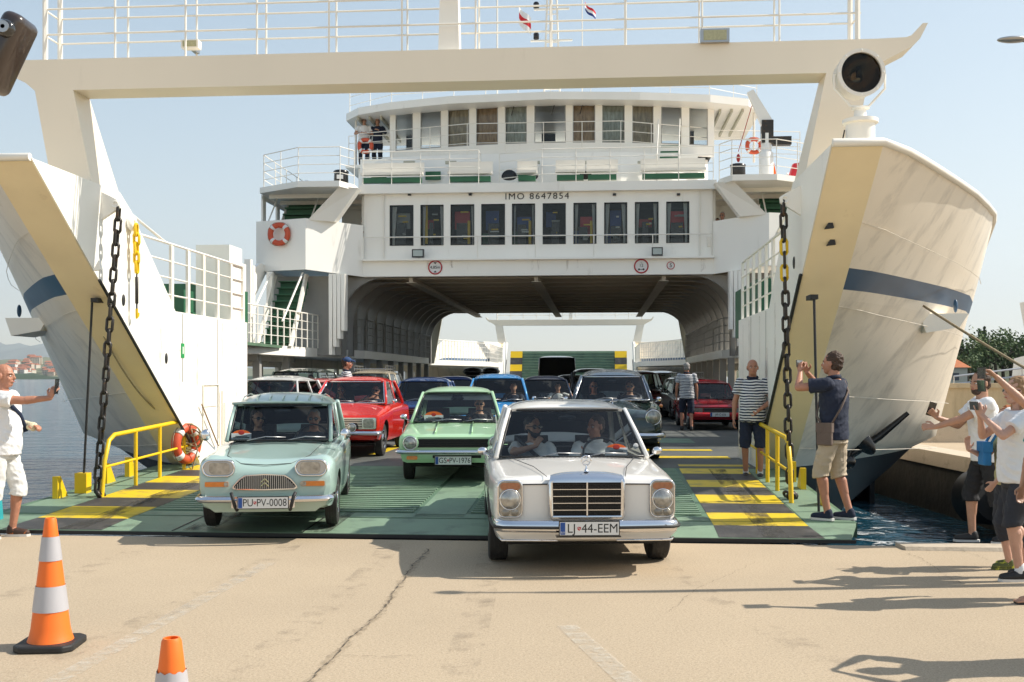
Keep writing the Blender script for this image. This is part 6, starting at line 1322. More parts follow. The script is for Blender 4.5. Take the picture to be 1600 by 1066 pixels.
gcar('dark blue classic saloon between the bright red and pastel green cars',gp(655,23.8),R(-2),(.018,.055,.17),L=4.2,W=.80,H=1.37,zh=.86,zn=.74,front='rect',trim='chrome',drv=((D+'the dark blue saloon, leaning at the wheel',1,'wheel',dict(shirt='redc',h=1.6)),))
gcar('navy open-topped classic car whose driver waves, behind the sky blue one',gp(853,26.5),R(-1),(.012,.022,.05),L=4.1,W=.78,H=1.40,zh=.84,zn=.70,front='round',trim='chrome',drv=((D+'the navy car waving with a raised hand',1,'wave',dict(shirt='wht',h=1.62)),))
gcar('black van with a high grey roof parked deep on the car deck',gp(871,50),R(-1),(.012,.012,.014),L=5.2,W=1.0,H=2.42,zh=1.25,zn=1.0,hoodl=.85,rake=.75,kind='van',zbelt=1.25,cat='van',roofcol=(.2,.2,.2))
gcar('dark red small hatchback with rally lettering at the right side of the deck',gp(1117,28.4),R(-1.5),(.33,.008,.02),L=3.7,W=.78,H=1.30,zh=.80,zn=.62,front='rect',plt='J49-O-656',bump='redi' if 'redi' in M else 'blackp')
gcar('cream white estate car with orange lamps, half hidden by the dark green saloon',gp(1086,35),R(-1),(.62,.60,.54),L=4.3,W=.82,H=1.42,kind='wagon',zh=.86,front='rect',rackk='rack')
gcar('white hatchback by the left bulwark, just behind the pale aqua car',gp(404,21.5),R(-3),(.62,.61,.58),L=4.0,W=.80,H=1.40,zh=.85,kind='wagon')
gcar('dark green jeep-like car behind the white hatchback at left',gp(452,27.5),R(-2),(.03,.045,.03),L=4.2,W=.86,H=1.62,zh=.98,zn=.86,kind='wagon',rake=.32,drv=((D+'the dark green jeep-like car, barely visible',1,'wheel',dict(shirt='redc',h=1.6)),))
gcar('second red car, darker, between the pale aqua and bright red cars',gp(487,23.6),R(-2),(.40,.01,.01),L=4.2,W=.80,H=1.34,zh=.84,front='rect')
gcar('white estate car further back on the left of the deck',gp(512,31.5),R(-2),(.60,.60,.57),L=4.3,W=.80,H=1.46,zh=.88,kind='wagon')
gcar('cream camper-like car with a roof rack seen over the bright red saloon',gp(570,30),R(-2),(.60,.52,.38),L=4.2,W=.84,H=1.58,zh=.95,zn=.8,kind='wagon',rake=.3,rackk='rack')
gcar('second dark blue saloon, to the right of the first one',gp(703,31),R(-2),(.015,.03,.10),L=4.3,W=.80,H=1.40,zh=.86)
gcar('black estate with a glossy roof box, left one of two',gp(735,38),R(-1),(.012,.012,.014),L=4.4,W=.84,H=1.45,kind='wagon',rackk='box')
gcar('black estate with a glossy roof box, right one of two',gp(764,41),R(-1),(.014,.014,.016),L=4.4,W=.84,H=1.48,kind='wagon',rackk='box')
gcar('black saloon showing its roof above the dark green saloon',gp(930,33),R(-1),(.01,.01,.012),L=4.3,W=.88,H=1.66,kind='wagon',zh=.95)
gcar('maroon car behind the right side of the dark green saloon',gp(1008,38),R(-1),(.12,.01,.015),L=4.2,W=.86,H=1.62,kind='wagon',zh=.95)
gcar('dark grey saloon right behind the navy open-topped car',gp(897,36),R(-1),(.03,.032,.036),L=4.2,W=.82,H=1.46,zh=.9)
gcar('light grey van-like car next to the maroon one',gp(1040,44),R(-1),(.4,.4,.4),L=4.4,W=.86,H=1.65,zh=.95,kind='wagon')
# stern ramp, raised, with hazard blocks
e=empty('stern_ramp',(0,0,0)); e.parent=fer
mb=MB(); mb.hexa([(X(-3.9),69.6,ZD),(X(3.9),69.6,ZD),(X(3.9),69.75,ZD),(X(-3.9),69.75,ZD)],[(X(-3.9),71.2,3.45),(X(3.9),71.2,3.45),(X(3.9),71.35,3.45),(X(-3.9),71.35,3.45)]); mb.build('ramp_plate',M['green'],e,off=SO)
mb=MB()
for k in range(16): z=.5+k*.185; v=69.6+1.6*(z-ZD)/3.17; mb.box(X(-3.1),X(3.1),v-.03,v+.02,z,z+.06)
mb.build('tread_bar',M['ggreen'],e,off=SO)
for side in (-1,1):
    for k in range(7):
        z=.3+k*.45; v=69.55+1.6*(z-ZD)/3.17; mb=MB(); a_,b_=sorted((X(side*3.1),X(side*3.9))); mb.hexa([(a_,v-.06,z),(b_,v-.06,z),(b_,v,z),(a_,v,z)],[(a_,v+.16,z+.44),(b_,v+.16,z+.44),(b_,v+.22,z+.44),(a_,v+.22,z+.44)]); mb.build('hazard_block',M['yel' if k%2==0 else 'hblack'],e,off=SO)
HAZE=6e-5
# ================================================================= QUAY, WATER, BACKGROUND
def ground_mat(name,c1,c2,dark,pale,rough=.85):
    m=bpy.data.materials.new(name); m.use_nodes=True; n=m.node_tree.nodes; l=m.node_tree.links; b=n['Principled BSDF']; b.inputs['Roughness'].default_value=rough; b.inputs['Specular IOR Level'].default_value=.25
    tc=n.new('ShaderNodeTexCoord'); out=None
    def nz(s,d=6,r=.55,st=None):
        q=n.new('ShaderNodeTexNoise'); q.inputs['Scale'].default_value=s; q.inputs['Detail'].default_value=d; q.inputs['Roughness'].default_value=r
        if st: mp=n.new('ShaderNodeMapping'); mp.inputs['Scale'].default_value=st; l.new(tc.outputs['Object'],mp.inputs[0]); l.new(mp.outputs[0],q.inputs[0])
        else: l.new(tc.outputs['Object'],q.inputs[0])
        return q.outputs[0]
    def mr(x,a,b_,c=0,d=1): q=n.new('ShaderNodeMapRange'); q.inputs[1].default_value=a; q.inputs[2].default_value=b_; q.inputs[3].default_value=c; q.inputs[4].default_value=d; l.new(x,q.inputs[0]); return q.outputs[0]
    def mix(f,a,b_):
        q=n.new('ShaderNodeMix'); q.data_type='RGBA'; l.new(f,q.inputs[0])
        for i,v in ((6,a),(7,b_)):
            if isinstance(v,tuple): q.inputs[i].default_value=v+(1,)
            else: l.new(v,q.inputs[i])
        return q.outputs[2]
    o=mix(mr(nz(.5),.35,.7),c1,c2); o=mix(mr(nz(1.3,8,.7,(1.5,.6,1)),.58,.9,0,.22),o,dark); o=mix(mr(nz(62,3,.8),.47,.68,0,.75),o,dark); o=mix(mr(nz(90,3,.7),.55,.70,0,.8),o,pale); o=mix(mr(nz(24,4,.8),.56,.72,0,.3),o,dark); o=mix(mr(nz(9,6,.7),.66,.76,0,.2),o,dark)
    l.new(o,b.inputs['Base Color'])
    bp=n.new('ShaderNodeBump'); bp.inputs['Strength'].default_value=.45; bp.inputs['Distance'].default_value=.006; l.new(nz(110,4,.7),bp.inputs['Height']); l.new(bp.outputs[0],b.inputs['Normal']); return m
M['quay']=ground_mat('quay concrete',(.47,.37,.255),(.42,.33,.228),(.25,.20,.14),(.64,.54,.41))
M['quayd']=mat('quay wall with painted shade',(.05,.045,.035),.7,var=.4,vs=1.2,dark=(.012,.013,.012),ds=.8,dt=(.4,.7),bump=.8,bs=6)  # shade of the side face is painted into this dark base colour
M['wallc']=mat('old render wall',(.52,.42,.27),.85,var=.1,vs=1.5,dark=(.22,.17,.10),ds=.9,dt=(.45,.8),stretch=(1.6,1,.35),bump=.3,bs=10)
M['ledgec']=mat('pale kerb stone',(.50,.42,.32),.8,var=.12,vs=2,dark=(.2,.17,.12),ds=2,dt=(.55,.8),bump=.4,bs=30)
a=s2w(-60,10.74); b=s2w(9.1,10.74); 
mb=MB(); mb.quad((-300,-200,0),(300,-200,0),(300,a.y*0+4,0),(9.9,9.9,0),(9.9,9.93,0),(b.x,b.y,0),(a.x,a.y,0),(-300,30,0)); tag(mb.build('quay_ground',M['quay']),kind='structure')
mb=MB(); mb.hexa([(a.x,a.y-.4,-3),(b.x,b.y-.4,-3),(b.x,b.y,-3),(a.x,a.y,-3)],[(a.x,a.y-.4,-.004),(b.x,b.y-.4,-.004),(b.x,b.y,-.004),(a.x,a.y,-.004)]); tag(mb.build('quay_edge',M['quayd']),kind='structure')
k=s2w(2.95,10.745); k2=s2w(9.1,10.745); mb=MB(); mb.hexa([(k.x,k.y-.28,.001),(k2.x,k2.y-.28,.001),(k2.x,k2.y+.02,.001),(k.x,k.y+.02,.001)],[(k.x,k.y-.26,.035),(k2.x,k2.y-.26,.035),(k2.x,k2.y,.035),(k.x,k.y,.035)]); tag(mb.build('quay_kerb',M['ledgec']),kind='structure')
# side quay running away on the right
mb=MB(); pl=[(9.5,9.7),(9.5,70),(300,70),(300,4),(9.9,9.6)]; mb.prism(pl,2,-3,-.006); o=mb.build('side_quay',[M['quayd'],M['quay']]); tag(o,kind='structure')
for p in o.data.polygons:
    if p.normal.z>.5: p.material_index=1
mb=MB(); mb.box(9.42,10.1,9.9,70,-.30,.02); tag(mb.build('side_quay_kerb',M['ledgec']),kind='structure')
mb=MB(); mb.box(11.2,60,31.5,32.2,-.01,1.36).box(11.1,60,31.42,32.28,1.36,1.5); tag(mb.build('harbour_wall',M['wallc']),'long stained cream harbour wall behind the side quay','wall')
mb=MB(); mb.prism([(9.9,-.01),(12.9,-.01),(11.2,.62),(10.2,.66)],1,27.2,29); tag(mb.build('concrete_ramp_block',M['ledgec']),'low sloped concrete block on the side quay beside the bow','concrete block')
# tyre fender
mb=MB(); c=Vector((9.02,20.2,-.62)); mb.lathe([(.2,-.35),(.46,-.35),(.52,-.25),(.52,.25),(.46,.35),(.2,.35),(.18,.3),(.18,-.3)],c,(.25,-1,.1),24); o=tag(mb.build('tyre_fender',M['black'],None,50),'big black rubber tyre fender hanging on the side quay wall','fender')
m2=MB(); 
for dx in (-.3,.3): m2.tube([(9.4,20.2+dx,.03),(9.2,20.2+dx,-.3)],.02,5)
m2.build('fender_chain',M['iron'],o)
for (y,z) in ((16.6,-.75),(13.2,-.7)):
    mb=MB(); mb.lathe([(.2,-.3),(.44,-.3),(.5,-.2),(.5,.2),(.44,.3),(.2,.3),(.18,.25),(.18,-.25)],(9.05,y,z),(.2,-1,.1),20); tag(mb.build('tyre_fender',M['black'],None,50),'tyre fender on the side quay wall, %s one towards the camera'%('second' if y>15 else 'third'),'fender')
# water
def water_mat():
    m=bpy.data.materials.new('sea water'); m.use_nodes=True; n=m.node_tree.nodes; l=m.node_tree.links; b=n['Principled BSDF']
    b.inputs['Base Color'].default_value=(.012,.058,.092,1); b.inputs['Roughness'].default_value=.10; b.inputs['IOR'].default_value=1.33
    tc=n.new('ShaderNodeTexCoord'); hs=None
    for s,w,st in ((.35,1.0,(1,1.4,1)),(1.3,.5,(1,1.6,1)),(4.5,.2,(1,1.3,1)),(14,.05,(1,1,1))):
        mp=n.new('ShaderNodeMapping'); mp.inputs['Scale'].default_value=st; l.new(tc.outputs['Object'],mp.inputs[0])
        q=n.new('ShaderNodeTexNoise'); q.inputs['Scale'].default_value=s; q.inputs['Detail'].default_value=3; l.new(mp.outputs[0],q.inputs[0])
        mu=n.new('ShaderNodeMath'); mu.operation='MULTIPLY_ADD'; mu.inputs[1].default_value=w; l.new(q.outputs[0],mu.inputs[0])
        if hs: l.new(hs,mu.inputs[2])
        else: mu.inputs[2].default_value=0
        hs=mu.outputs[0]
    bp=n.new('ShaderNodeBump'); bp.inputs['Strength'].default_value=1; bp.inputs['Distance'].default_value=.30; l.new(hs,bp.inputs['Height']); l.new(bp.outputs[0],b.inputs['Normal']); return m
M['water']=water_mat()
mb=MB(); P=[]
ys=[-60,0,5,10,15,20,30,45,70,110,180,300,600,1200,2500,5000,12000,25000]; xs_=[-20000,-6000,-1500,-500,-150,-60,-30,-15,0,15,30,80,300,2000,20000]
mb.grid([[(x,y,-1.35) for x in xs_] for y in ys]); tag(mb.build('sea',M['water']),kind='structure')
# foam churned beside the ramp
m=bpy.data.materials.new('foam'); m.use_nodes=True; n=m.node_tree.nodes; l=m.node_tree.links; b=n['Principled BSDF']; b.inputs['Base Color'].default_value=(.75,.78,.8,1); b.inputs['Roughness'].default_value=.7
tc=n.new('ShaderNodeTexCoord'); q=n.new('ShaderNodeTexNoise'); q.inputs['Scale'].default_value=1.6; q.inputs['Detail'].default_value=9; q.inputs['Roughness'].default_value=.72; q.inputs['Distortion'].default_value=1.2; l.new(tc.outputs['Object'],q.inputs[0])
mr=n.new('ShaderNodeMapRange'); mr.inputs[1].default_value=.55; mr.inputs[2].default_value=.66; l.new(q.outputs[0],mr.inputs[0]); l.new(mr.outputs[0],b.inputs['Alpha'])
mb=MB(); mb.add([(5.2+3.6*math.cos(t)*(1+.15*math.sin(3*t))*.9,20.5+5.5*math.sin(t),-1.33) for t in [2*PI*i/28 for i in range(28)]],[tuple(range(28))]); tag(mb.build('foam',m),kind='stuff')
# worn paint lines and cracks on the quay
def worn(name,col,lo,hi,sc=7):
    m=bpy.data.materials.new(name); m.use_nodes=True; n=m.node_tree.nodes; l=m.node_tree.links; b=n['Principled BSDF']; b.inputs['Base Color'].default_value=col+(1,); b.inputs['Roughness'].default_value=.8
    tc=n.new('ShaderNodeTexCoord'); q=n.new('ShaderNodeTexNoise'); q.inputs['Scale'].default_value=sc; q.inputs['Detail'].default_value=9; q.inputs['Roughness'].default_value=.75; l.new(tc.outputs['Object'],q.inputs[0])
    r=n.new('ShaderNodeMapRange'); r.inputs[1].default_value=lo; r.inputs[2].default_value=hi; r.inputs[4].default_value=.85; l.new(q.outputs[0],r.inputs[0]); l.new(r.outputs[0],b.inputs['Alpha']); return m
M['wl']=worn('worn white line',(.62,.56,.46),.38,.75,9); M['wl2']=worn('faint white line',(.64,.58,.48),.40,.75,8); M['tm']=worn('tyre marks',(.16,.13,.10),.50,1.1,4)
def strip(p0,p1,w,mt,name,z=.004,n=1):
    a=Vector(p0);b=Vector(p1);d=(b-a).normalized();s=Vector((-d.y,d.x,0))*w/2; m_=MB(); m_.quad((a-s)[:2]+(z,),(b-s)[:2]+(z,),(b+s)[:2]+(z,),(a+s)[:2]+(z,)); tag(m_.build(name,mt),kind='structure')
strip(gnd(885,978),gnd(1010,1090),.14,M['wl'],'road_marking'); strip(gnd(60,1080),gnd(420,880),.13,M['wl2'],'road_marking')
def curve_mark(pts,w,mt,z):
    m_=MB(); L=[];Rr=[]
    for i,p in enumerate(pts):
        d=(Vector(pts[min(i+1,len(pts)-1)])-Vector(pts[max(i-1,0)])).normalized(); s=Vector((-d.y,d.x,0))*w/2; L.append((p[0]+s.x,p[1]+s.y,z)); Rr.append((p[0]-s.x,p[1]-s.y,z))
    m_.grid([L,Rr]); tag(m_.build('tyre_mark',mt),kind='structure')
for i,(x0,y0,cx_) in enumerate(((-2.2,10.6,-3.4),(-1.2,10.6,-1.9),(-.2,10.6,-.4),(1.3,10.6,2.6),(-3.6,10.6,-5.2))):
    curve_mark([(x0+(cx_-x0)*(t/12)**2,y0-6.5*t/12,.0) for t in range(13)],.22,M['tm'],.0045+.0006*i)
rc=random.Random(3)
M['crack']=alpha_noise('crack dirt',(.05,.038,.025),.45,.56,26,.9)
M['crackh']=alpha_noise('crack halo',(.22,.17,.11),.42,.70,14,.55)
def crack(pix,w,name='crack',mt='crack',z=.0075,jit=.012):
    P_=[gnd(*p) for p in pix]; pts=[]
    for a,b in zip(P_,P_[1:]):
        k=max(2,int((b-a).length/.035))
        for i in range(k): pts.append(a.lerp(b,i/k))
    pts.append(P_[-1]); top=[];bot=[]; off=0; m_=MB()
    for i,p in enumerate(pts):
        d=(pts[min(i+1,len(pts)-1)]-pts[max(i-1,0)]).normalized(); s=Vector((-d.y,d.x,0)); off=off*.75+rc.uniform(-jit,jit); ww=w*rc.uniform(.35,1.3); q=p+s*off
        top.append((q.x+s.x*ww,q.y+s.y*ww,z)); bot.append((q.x-s.x*ww,q.y-s.y*ww,z))
    m_.grid([top,bot]); tag(m_.build(name,M[mt]),kind='structure')
mp_=[(672,858),(643,887),(595,960),(546,997),(535,1010),(532,1018),(520,1028),(505,1045),(484,1066),(470,1085)]
crack(mp_,.035,'crack','crackh',.0068,.01); crack(mp_,.0075)
crack([(532,1026),(590,1027),(650,1026)],.003); crack([(1418,865),(1450,880),(1500,912)],.004); crack([(1180,880),(1100,915),(1040,960)],.002); crack([(1500,862),(1560,880)],.004)
# ---------------- traffic cones
def cone(px,py,label,h=.78,rz=0):
    p=gnd(px,py); r=empty('traffic_cone',(p.x,p.y,0),rz,label,'traffic cone','orange and grey traffic cones')
    s=h/.75; Rb,Rt=.116*s,.031*s; z0=.045
    o=MB(); w=.168*s; o.prism([(-w+.05,-w),(w-.05,-w),(w,-w+.05),(w,w-.05),(w-.05,w),(-w+.05,w),(-w,w-.05),(-w,-w+.05)],2,0,.045); b_=o.build('cone_base',M['black'],r); bv=b_.modifiers.new('b','BEVEL'); bv.width=.012; bv.segments=2; apply_mods(b_)
    rr=lambda t:Rb+(Rt-Rb)*t
    z=lambda t:z0+(h-z0)*t
    o=MB(); o.lathe([(Rb+.012,z0),(Rb+.005,z0+.02),(Rb,z0+.035)]+[(rr(t),z(t)) for t in (.1,.3,.5,.7,.9,.985)]+[(rr(1)-.004,z(1)),(rr(1)-.010,z(1)),(rr(.9)-.012,z(.9))],n=36); o.build('cone_body',M['coneor'],r,50)
    for t0,t1 in ((.245,.45),(.655,.85)):
        o=MB(); q=[(rr(t0)+.0025+.002,z(t0)),(rr(t1)+.0025+.002,z(t1))]; n=36
        vs=[(a_*math.cos(2*PI*k/n),a_*math.sin(2*PI*k/n),b+ (.004*math.sin(k*1.7) if px>200 else 0)) for a_,b in q for k in range(n)]; o.add(vs,[(k,(k+1)%n,n+(k+1)%n,n+k) for k in range(n)]); o.build('reflective_band',M['silver'],r,True)
cone(79,1011,'nearest tall orange traffic cone with two grey bands, at the left',.80,R(4))
cone(268,1353,'traffic cone cut by the bottom frame edge, only its orange tip and grey band showing',.78,R(12))
# ---------------- action camera on a stick, top left, close to the lens
r=empty('action_camera',(-.53,1.0,1.99),0,'dark rounded action camera with small lens on a stick, top left corner','camera')
q=Matrix.Translation(Vector((-.478,1.0,1.978))-Vector((-.53,1.0,1.99)))@Matrix.Rotation(R(25),4,'Y')
o=MB(); o.box(-.0112,.0112,-.02,.02,-.040,.036,q); b_=o.build('camera_body',mat('camera shell brown black',(.035,.022,.016),.3,var=.15,coat=.5),r); bv=b_.modifiers.new('b','BEVEL'); bv.width=.008; bv.segments=4; apply_mods(b_); b_.data.polygons.foreach_set('use_smooth',[True]*len(b_.data.polygons))
o=MB(); o.lathe([(.0085,0),(.0085,.003),(.006,.006),(.002,.0075)],(.001,-.0195,.018),(0,-1,0),20,q); o.build('camera_lens',M['lens'],r,50)
o=MB(); o.lathe([(.0055,0),(.0055,.001)],(.001,-.026,.018),(0,-1,0),16,q); o.build('lens_ring',M['steel'],r,50)
o=MB(); o.tube([q@Vector((0,0,-.03)),q@Vector((0,0,-.14)),q@Vector((-.05,0,-.6)),q@Vector((-.1,.1,-1.6))],.006,8); o.build('stick',M['black'],r,True)
# ---------------- street lamp (its post stands outside the frame)
r=empty('street_lamp',(5.25,8.6,0),0,'grey street lamp head reaching in at the upper right edge','street lamp')
o=MB(); o.tube([(0,0,0),(0,0,3.9),(-.15,0,4.25),(-.5,0,4.42)],[.07,.05,.04,.03],12); o.build('lamp_post',M['steel'],r,60)
hp=atY(1583,62,8.6)-Vector((5.25,8.6,0)); o=MB(); o.ball(hp,(.13,.07,.022),18,8); o.build('lamp_head',M['steel'],r,True)
o=MB(); o.tube([(-.5,0,4.42),hp+Vector((.08,0,0))],.022,8); o.build('lamp_arm',M['steel'],r)
# ---------------- lifebuoys
def buoy(c,Rr,label,rot=(0,0,0),ax=(0,1,0),name='lifebuoy'):
    r=empty(name,c,0,label,'lifebuoy','orange lifebuoys on the ferry',rot)
    o=MB(); o.torus((0,0,0),Rr*.78,Rr*.24,ax,32,12); o.build('ring',M['buoy'],r,True)
    q=Vector((0,0,1)).rotation_difference(Vector(ax))
    for k in range(4):
        a=PI/4+k*PI/2; o=MB(); o.torus((0,0,0),Rr*.78,Rr*.255,ax,4,12,a-.16,a+.16); o.build('reflective_tape',M['signwhite'],r,True)
    o=MB(); pts=[q@Vector((Rr*(1.06 if k%4 else 1.0)*math.cos(2*PI*k/16),Rr*(1.06 if k%4 else 1.0)*math.sin(2*PI*k/16),0)) for k in range(16)]; o.tube(pts,.008,5,closed=True); o.build('grab_line',M['rope'],r,True)
    return r
def shp(px,py,v): u,v_,z=onv(px,py,v); return s2w(u,v_,z)
buoy(shp(436,366,31.95),.36,'orange lifebuoy on the white left balcony wall',(0,0,R(-8)))
buoy(shp(571,228,35.25),.27,'lifebuoy on the bridge wing railing in front of the officers',(0,0,0))
buoy(shp(1178,228,35.3),.28,'lifebuoy on the right side beside the crane, above the orange cover',(0,0,0))
q=s2w(CX-4.36,15.75,rz(15.75)+.40); buoy((q.x,q.y,q.z),.31,'lifebuoy hanging on the yellow ramp railing at the left',(0,0,R(68)))
mb=MB(); qq=Vector((q.x+.05,q.y,q.z)); 
for k in range(5):
    a=k*1.1; mb.torus((qq.x+.05*math.sin(a),qq.y+.03*k,qq.z+.15-.03*k),.16+.02*math.sin(a*2),.010,(math.sin(a)*.5,1,.3),22,5)
mb.tube([(qq.x,qq.y,qq.z+.3),(qq.x+.12,qq.y,qq.z-.1),(qq.x+.03,qq.y,qq.z-.42),(qq.x-.05,qq.y,qq.z-.3)],.012,5)
tag(mb.build('coiled_rope',M['rope'],None,True),'tangle of pale rope slung over the left ramp railing','rope')
a=s2w(CX-4.55,15.8,rz(15.8)+.76); bq=s2w(CX-4.75,13.7,2.35); mb=MB(); mb.tube([a.lerp(bq,t)-Vector((0,0,.25*4*t*(1-t))) for t in [i/12 for i in range(13)]],.012,6); tag(mb.build('heaving_line',M['rope'],None,True),'thin pale line from the left bow facet to the ramp railing','rope')
# extinguisher signs, bins, covers
for (px,py,lab) in ((533,263,'black drum on the left upper deck with a white label'),(1153,259,'black drum on the right upper deck below the crane hook')):
    c=shp(px,py,32.6); o=MB(); o.lathe([(.2,0),(.23,.05),(.22,.42),(.245,.43),(.24,.47),(.2,.5)],(0,0,0),n=18); r=o.build('waste_drum',M['blackp'],None,50); r.location=(c.x,c.y,zz2); tag(r,lab,'drum','black drums on the upper deck')
    if px<600: o=MB(); o.box(-.1,.1,-.235,-.225,.2,.33); o.build('paper_label',M['signwhite'],r)
for (px,w,lab,mm) in ((1197,.32,'orange cover sheet below the lifebuoy on the right upper deck','orange'),(1240,.2,'dark red box at the right end of the upper deck','redi')):
    c=shp(px,268,33.2); o=MB(); o.hexa([(-w,-.2,0),(w,-.2,0),(w,.2,0),(-w,.2,0)],[(-w*.1,-.1,.6),(w*.7,-.1,.62),(w*.7,.1,.62),(-w*.1,.1,.6)]); r=o.build('deck_cover' if mm=='orange' else 'fire_box',M[mm]); r.location=(c.x,c.y,zz2); tag(r,lab,'cover' if mm=='orange' else 'box')
# flags
def flag(px,py,v,w,h,cols,lab):
    c=shp(px,py,v); r=empty('flag',c,0,lab,'flag')
    for i,cc in enumerate(cols):
        o=MB(); P=[]
        for a_ in range(9):
            t=a_/8; P.append([(t*w+.0*k, .06*math.sin(t*7), -(i+k)*h/len(cols)-t*w*1.0-.03*math.sin(t*5)) for k in (0,1)])
        o.grid(P); o.build('flag_stripe',cc,r,True)
fb=mat('flag blue',(.02,.04,.2),.8); fw=M['wht']; fr_=mat('flag red',(.6,.02,.03),.8)
flag(914,3,37.0,.38,.28,[fr_,fw,fb],'tricolour red white and blue flag on the mast halyard')
flag(811,10,36.8,.42,.62,[fw,fr_,fw],'white signal flag with a red patch left of the mast')
# searchlight on the right bow
c=onv(1344,115,11.75); L=s2w(*c); r=empty('searchlight',s2w(c[0],c[1],4.16),0,'big round searchlight on a white drum on top of the right bow','searchlight'); lc=Vector((0,0,c[2]-4.16)); rr=.255
o=MB(); o.lathe([(.17,0),(.17,.04),(.155,.05),(.155,.26),(.19,.27),(.19,.31),(.12,.32),(.07,.34),(.06,.42),(.10,.43)],(0,0,0),n=28); o.build('pedestal',M['white'],r,50)
o=MB(); o.lathe([(rr,-.05),(rr,.03),(rr*.97,.06),(rr*.93,.22),(rr*.6,.34),(rr*.2,.36),(.001,.36)],lc,(0,1,0),32,caps=False); o.lathe([(rr*.86,-.052),(rr*1.02,-.052),(rr*1.02,-.02),(rr*.86,-.02),(rr*.86,-.052)],lc,(0,1,0),32,caps=False); o.build('lamp_drum',M['rail'],r,50)
o=MB(); o.lathe([(rr*.86,.0),(rr*.8,.10),(rr*.6,.2),(rr*.3,.26),(.001,.28)],lc+Vector((0,.01,0)),(0,1,0),32,caps=False); o.build('reflector',mat('reflector',(.30,.27,.22),.12,metal=1,var=.3,vs=14),r,60)
o=MB(); o.lathe([(rr*.87,-.012),(rr*.87,-.008)],lc,(0,1,0),32); o.build('front_glass',glassmat('lamp front glass',(.75,.70,.62),.3,0,.0),r)
o=MB(); o.lathe([(.03,0),(.03,.12)],lc+Vector((0,.05,-.03)),(0,0,1),12); o.build('bulb',M['lens'],r,True)
o=MB(); 
for s in (-1,1): o.tube([lc+Vector((s*rr*1.08,.02,.0)),lc+Vector((s*rr*1.08,.02,-.16)),lc+Vector((s*.1,.02,-.35)),lc+Vector((0,.02,-.36))],.014,5)
for k in range(8): a=2*PI*k/8; o.ball(lc+Vector((rr*.94*math.cos(a),-.055,rr*.94*math.sin(a))),.012,6,4)
o.build('yoke',M['white'],r,50)
o=MB(); o.tube([(-.17,.0,.2),(-.2,-.02,.08),(-.28,0,.02),(-.34,.02,0.01)],.008,5); o.build('cable',M['black'],r,True)
# mooring rope
a=s2w(*hull_pt(2.6,4,1,0)); aa=atY(1443,478,a.y-.2); end=Vector((7.9,10.45,.35)); mb=MB(); mb.tube([aa.lerp(end,t)-Vector((0,0,.12*4*t*(1-t))) for t in [i/20 for i in range(21)]],.019,8); tag(mb.build('mooring_rope',M['rope'],None,True),'thick mooring rope running from the right hull fairlead to the quay','rope')
o=MB(); o.lathe([(.16,0),(.14,.04),(.11,.3),(.17,.34),(.17,.4),(.1,.43)],(7.9,10.35,0),n=20); tag(o.build('bollard',M['black'],None,50),'black bollard on the quay holding the mooring rope','bollard')
for side in (1,-1):
    i_=5; z_=2.66
    for (dz,mm) in ((-.12,'white'),):
        P0=Vector(hull_pt(2.62,5,side,0)); o=MB(); o.prism([(P0.x-.35,P0.z-.02),(P0.x+.35,P0.z-.02),(P0.x+.22,P0.z-.22),(P0.x-.25,P0.z-.30)],1,P0.y-.28,P0.y+.4); sb(o,'fairlead_pocket',M['white'])
        for dx in (-.22,.22): o=MB(); o.ball((P0.x+dx,P0.y-.1,P0.z+.1),(.03,.05,.10),12,8); sb(o,'fairlead_lip',M['blue'],smooth=True)
# anchor on the right bow, low
for side in (1,):
    A=Vector(onv(1345,690,18.0)); 
    if side<0: A.x=CX-(A.x-CX)
    A.y-=.55
    o=MB(); o.tube([(A.x-.45,A.y-.15,A.z-.25),(A.x+.1,A.y-.2,A.z+.12),(A.x+.55,A.y-.2,A.z+.50)],[.075,.06,.035],8); an=sb(o,'anchor_shank',M['blackp'],smooth=50)
    o=MB(); q_=Matrix.Rotation(R(-40),3,'Y')
    o.ball((A.x-.18,A.y-.25,A.z+.08),(.14,.07,.30),14,10,q_); o.ball((A.x-.42,A.y-.2,A.z-.28),(.16,.08,.14),12,8); o.tube([(A.x-.62,A.y-.2,A.z-.35),(A.x-.4,A.y-.2,A.z-.33),(A.x-.3,A.y-.2,A.z+.25)],[.03,.07,.03],8); o.build('anchor_fluke',M['blackp'],an,True,off=SO)
# ---------------- far shore, hills, town
M['hillfar']=mat('far limestone hills',(.20,.22,.20),.95,var=.2,vs=.002); M['shoretree']=mat('shore scrub',(.035,.06,.03),.95,var=.4,vs=.03)
def ridge(x0,x1,y,base,hf,mt,name,n=80,depth=900):
    P=[]
    for j,(dy,k) in enumerate(((0,0),(depth*.35,.75),(depth*.6,1),(depth,.0))):
        P.append([(x0+(x1-x0)*i/n,y+dy,base+(hf(i/n)*k*(1+.05*math.sin(i*1.7+j)))) for i in range(n+1)])
    m_=MB(); m_.grid(P); return tag(m_.build(name,mt,None,True),kind='structure')
rh=random.Random(5); ph=[rh.uniform(0,6) for _ in range(6)]
ridge(-9000,1500,11000,-2,lambda t:(640+60*math.sin(t*9+ph[0])+40*math.sin(t*23+ph[1])+20*math.sin(t*61))*max(.12,1-t*1.05),M['hillfar'],'far_hills',120,3500)
ridge(-2400,-300,1900,-1.5,lambda t:34+8*math.sin(t*12)+4*math.sin(t*41),mat('town hill',(.16,.17,.11),.95,var=.3,vs=.02),'town_hill',90,700)
ridge(-2000,-300,1780,-1.5,lambda t:9+3*math.sin(t*60)+2*math.sin(t*131),M['shoretree'],'shore_trees',200,120)
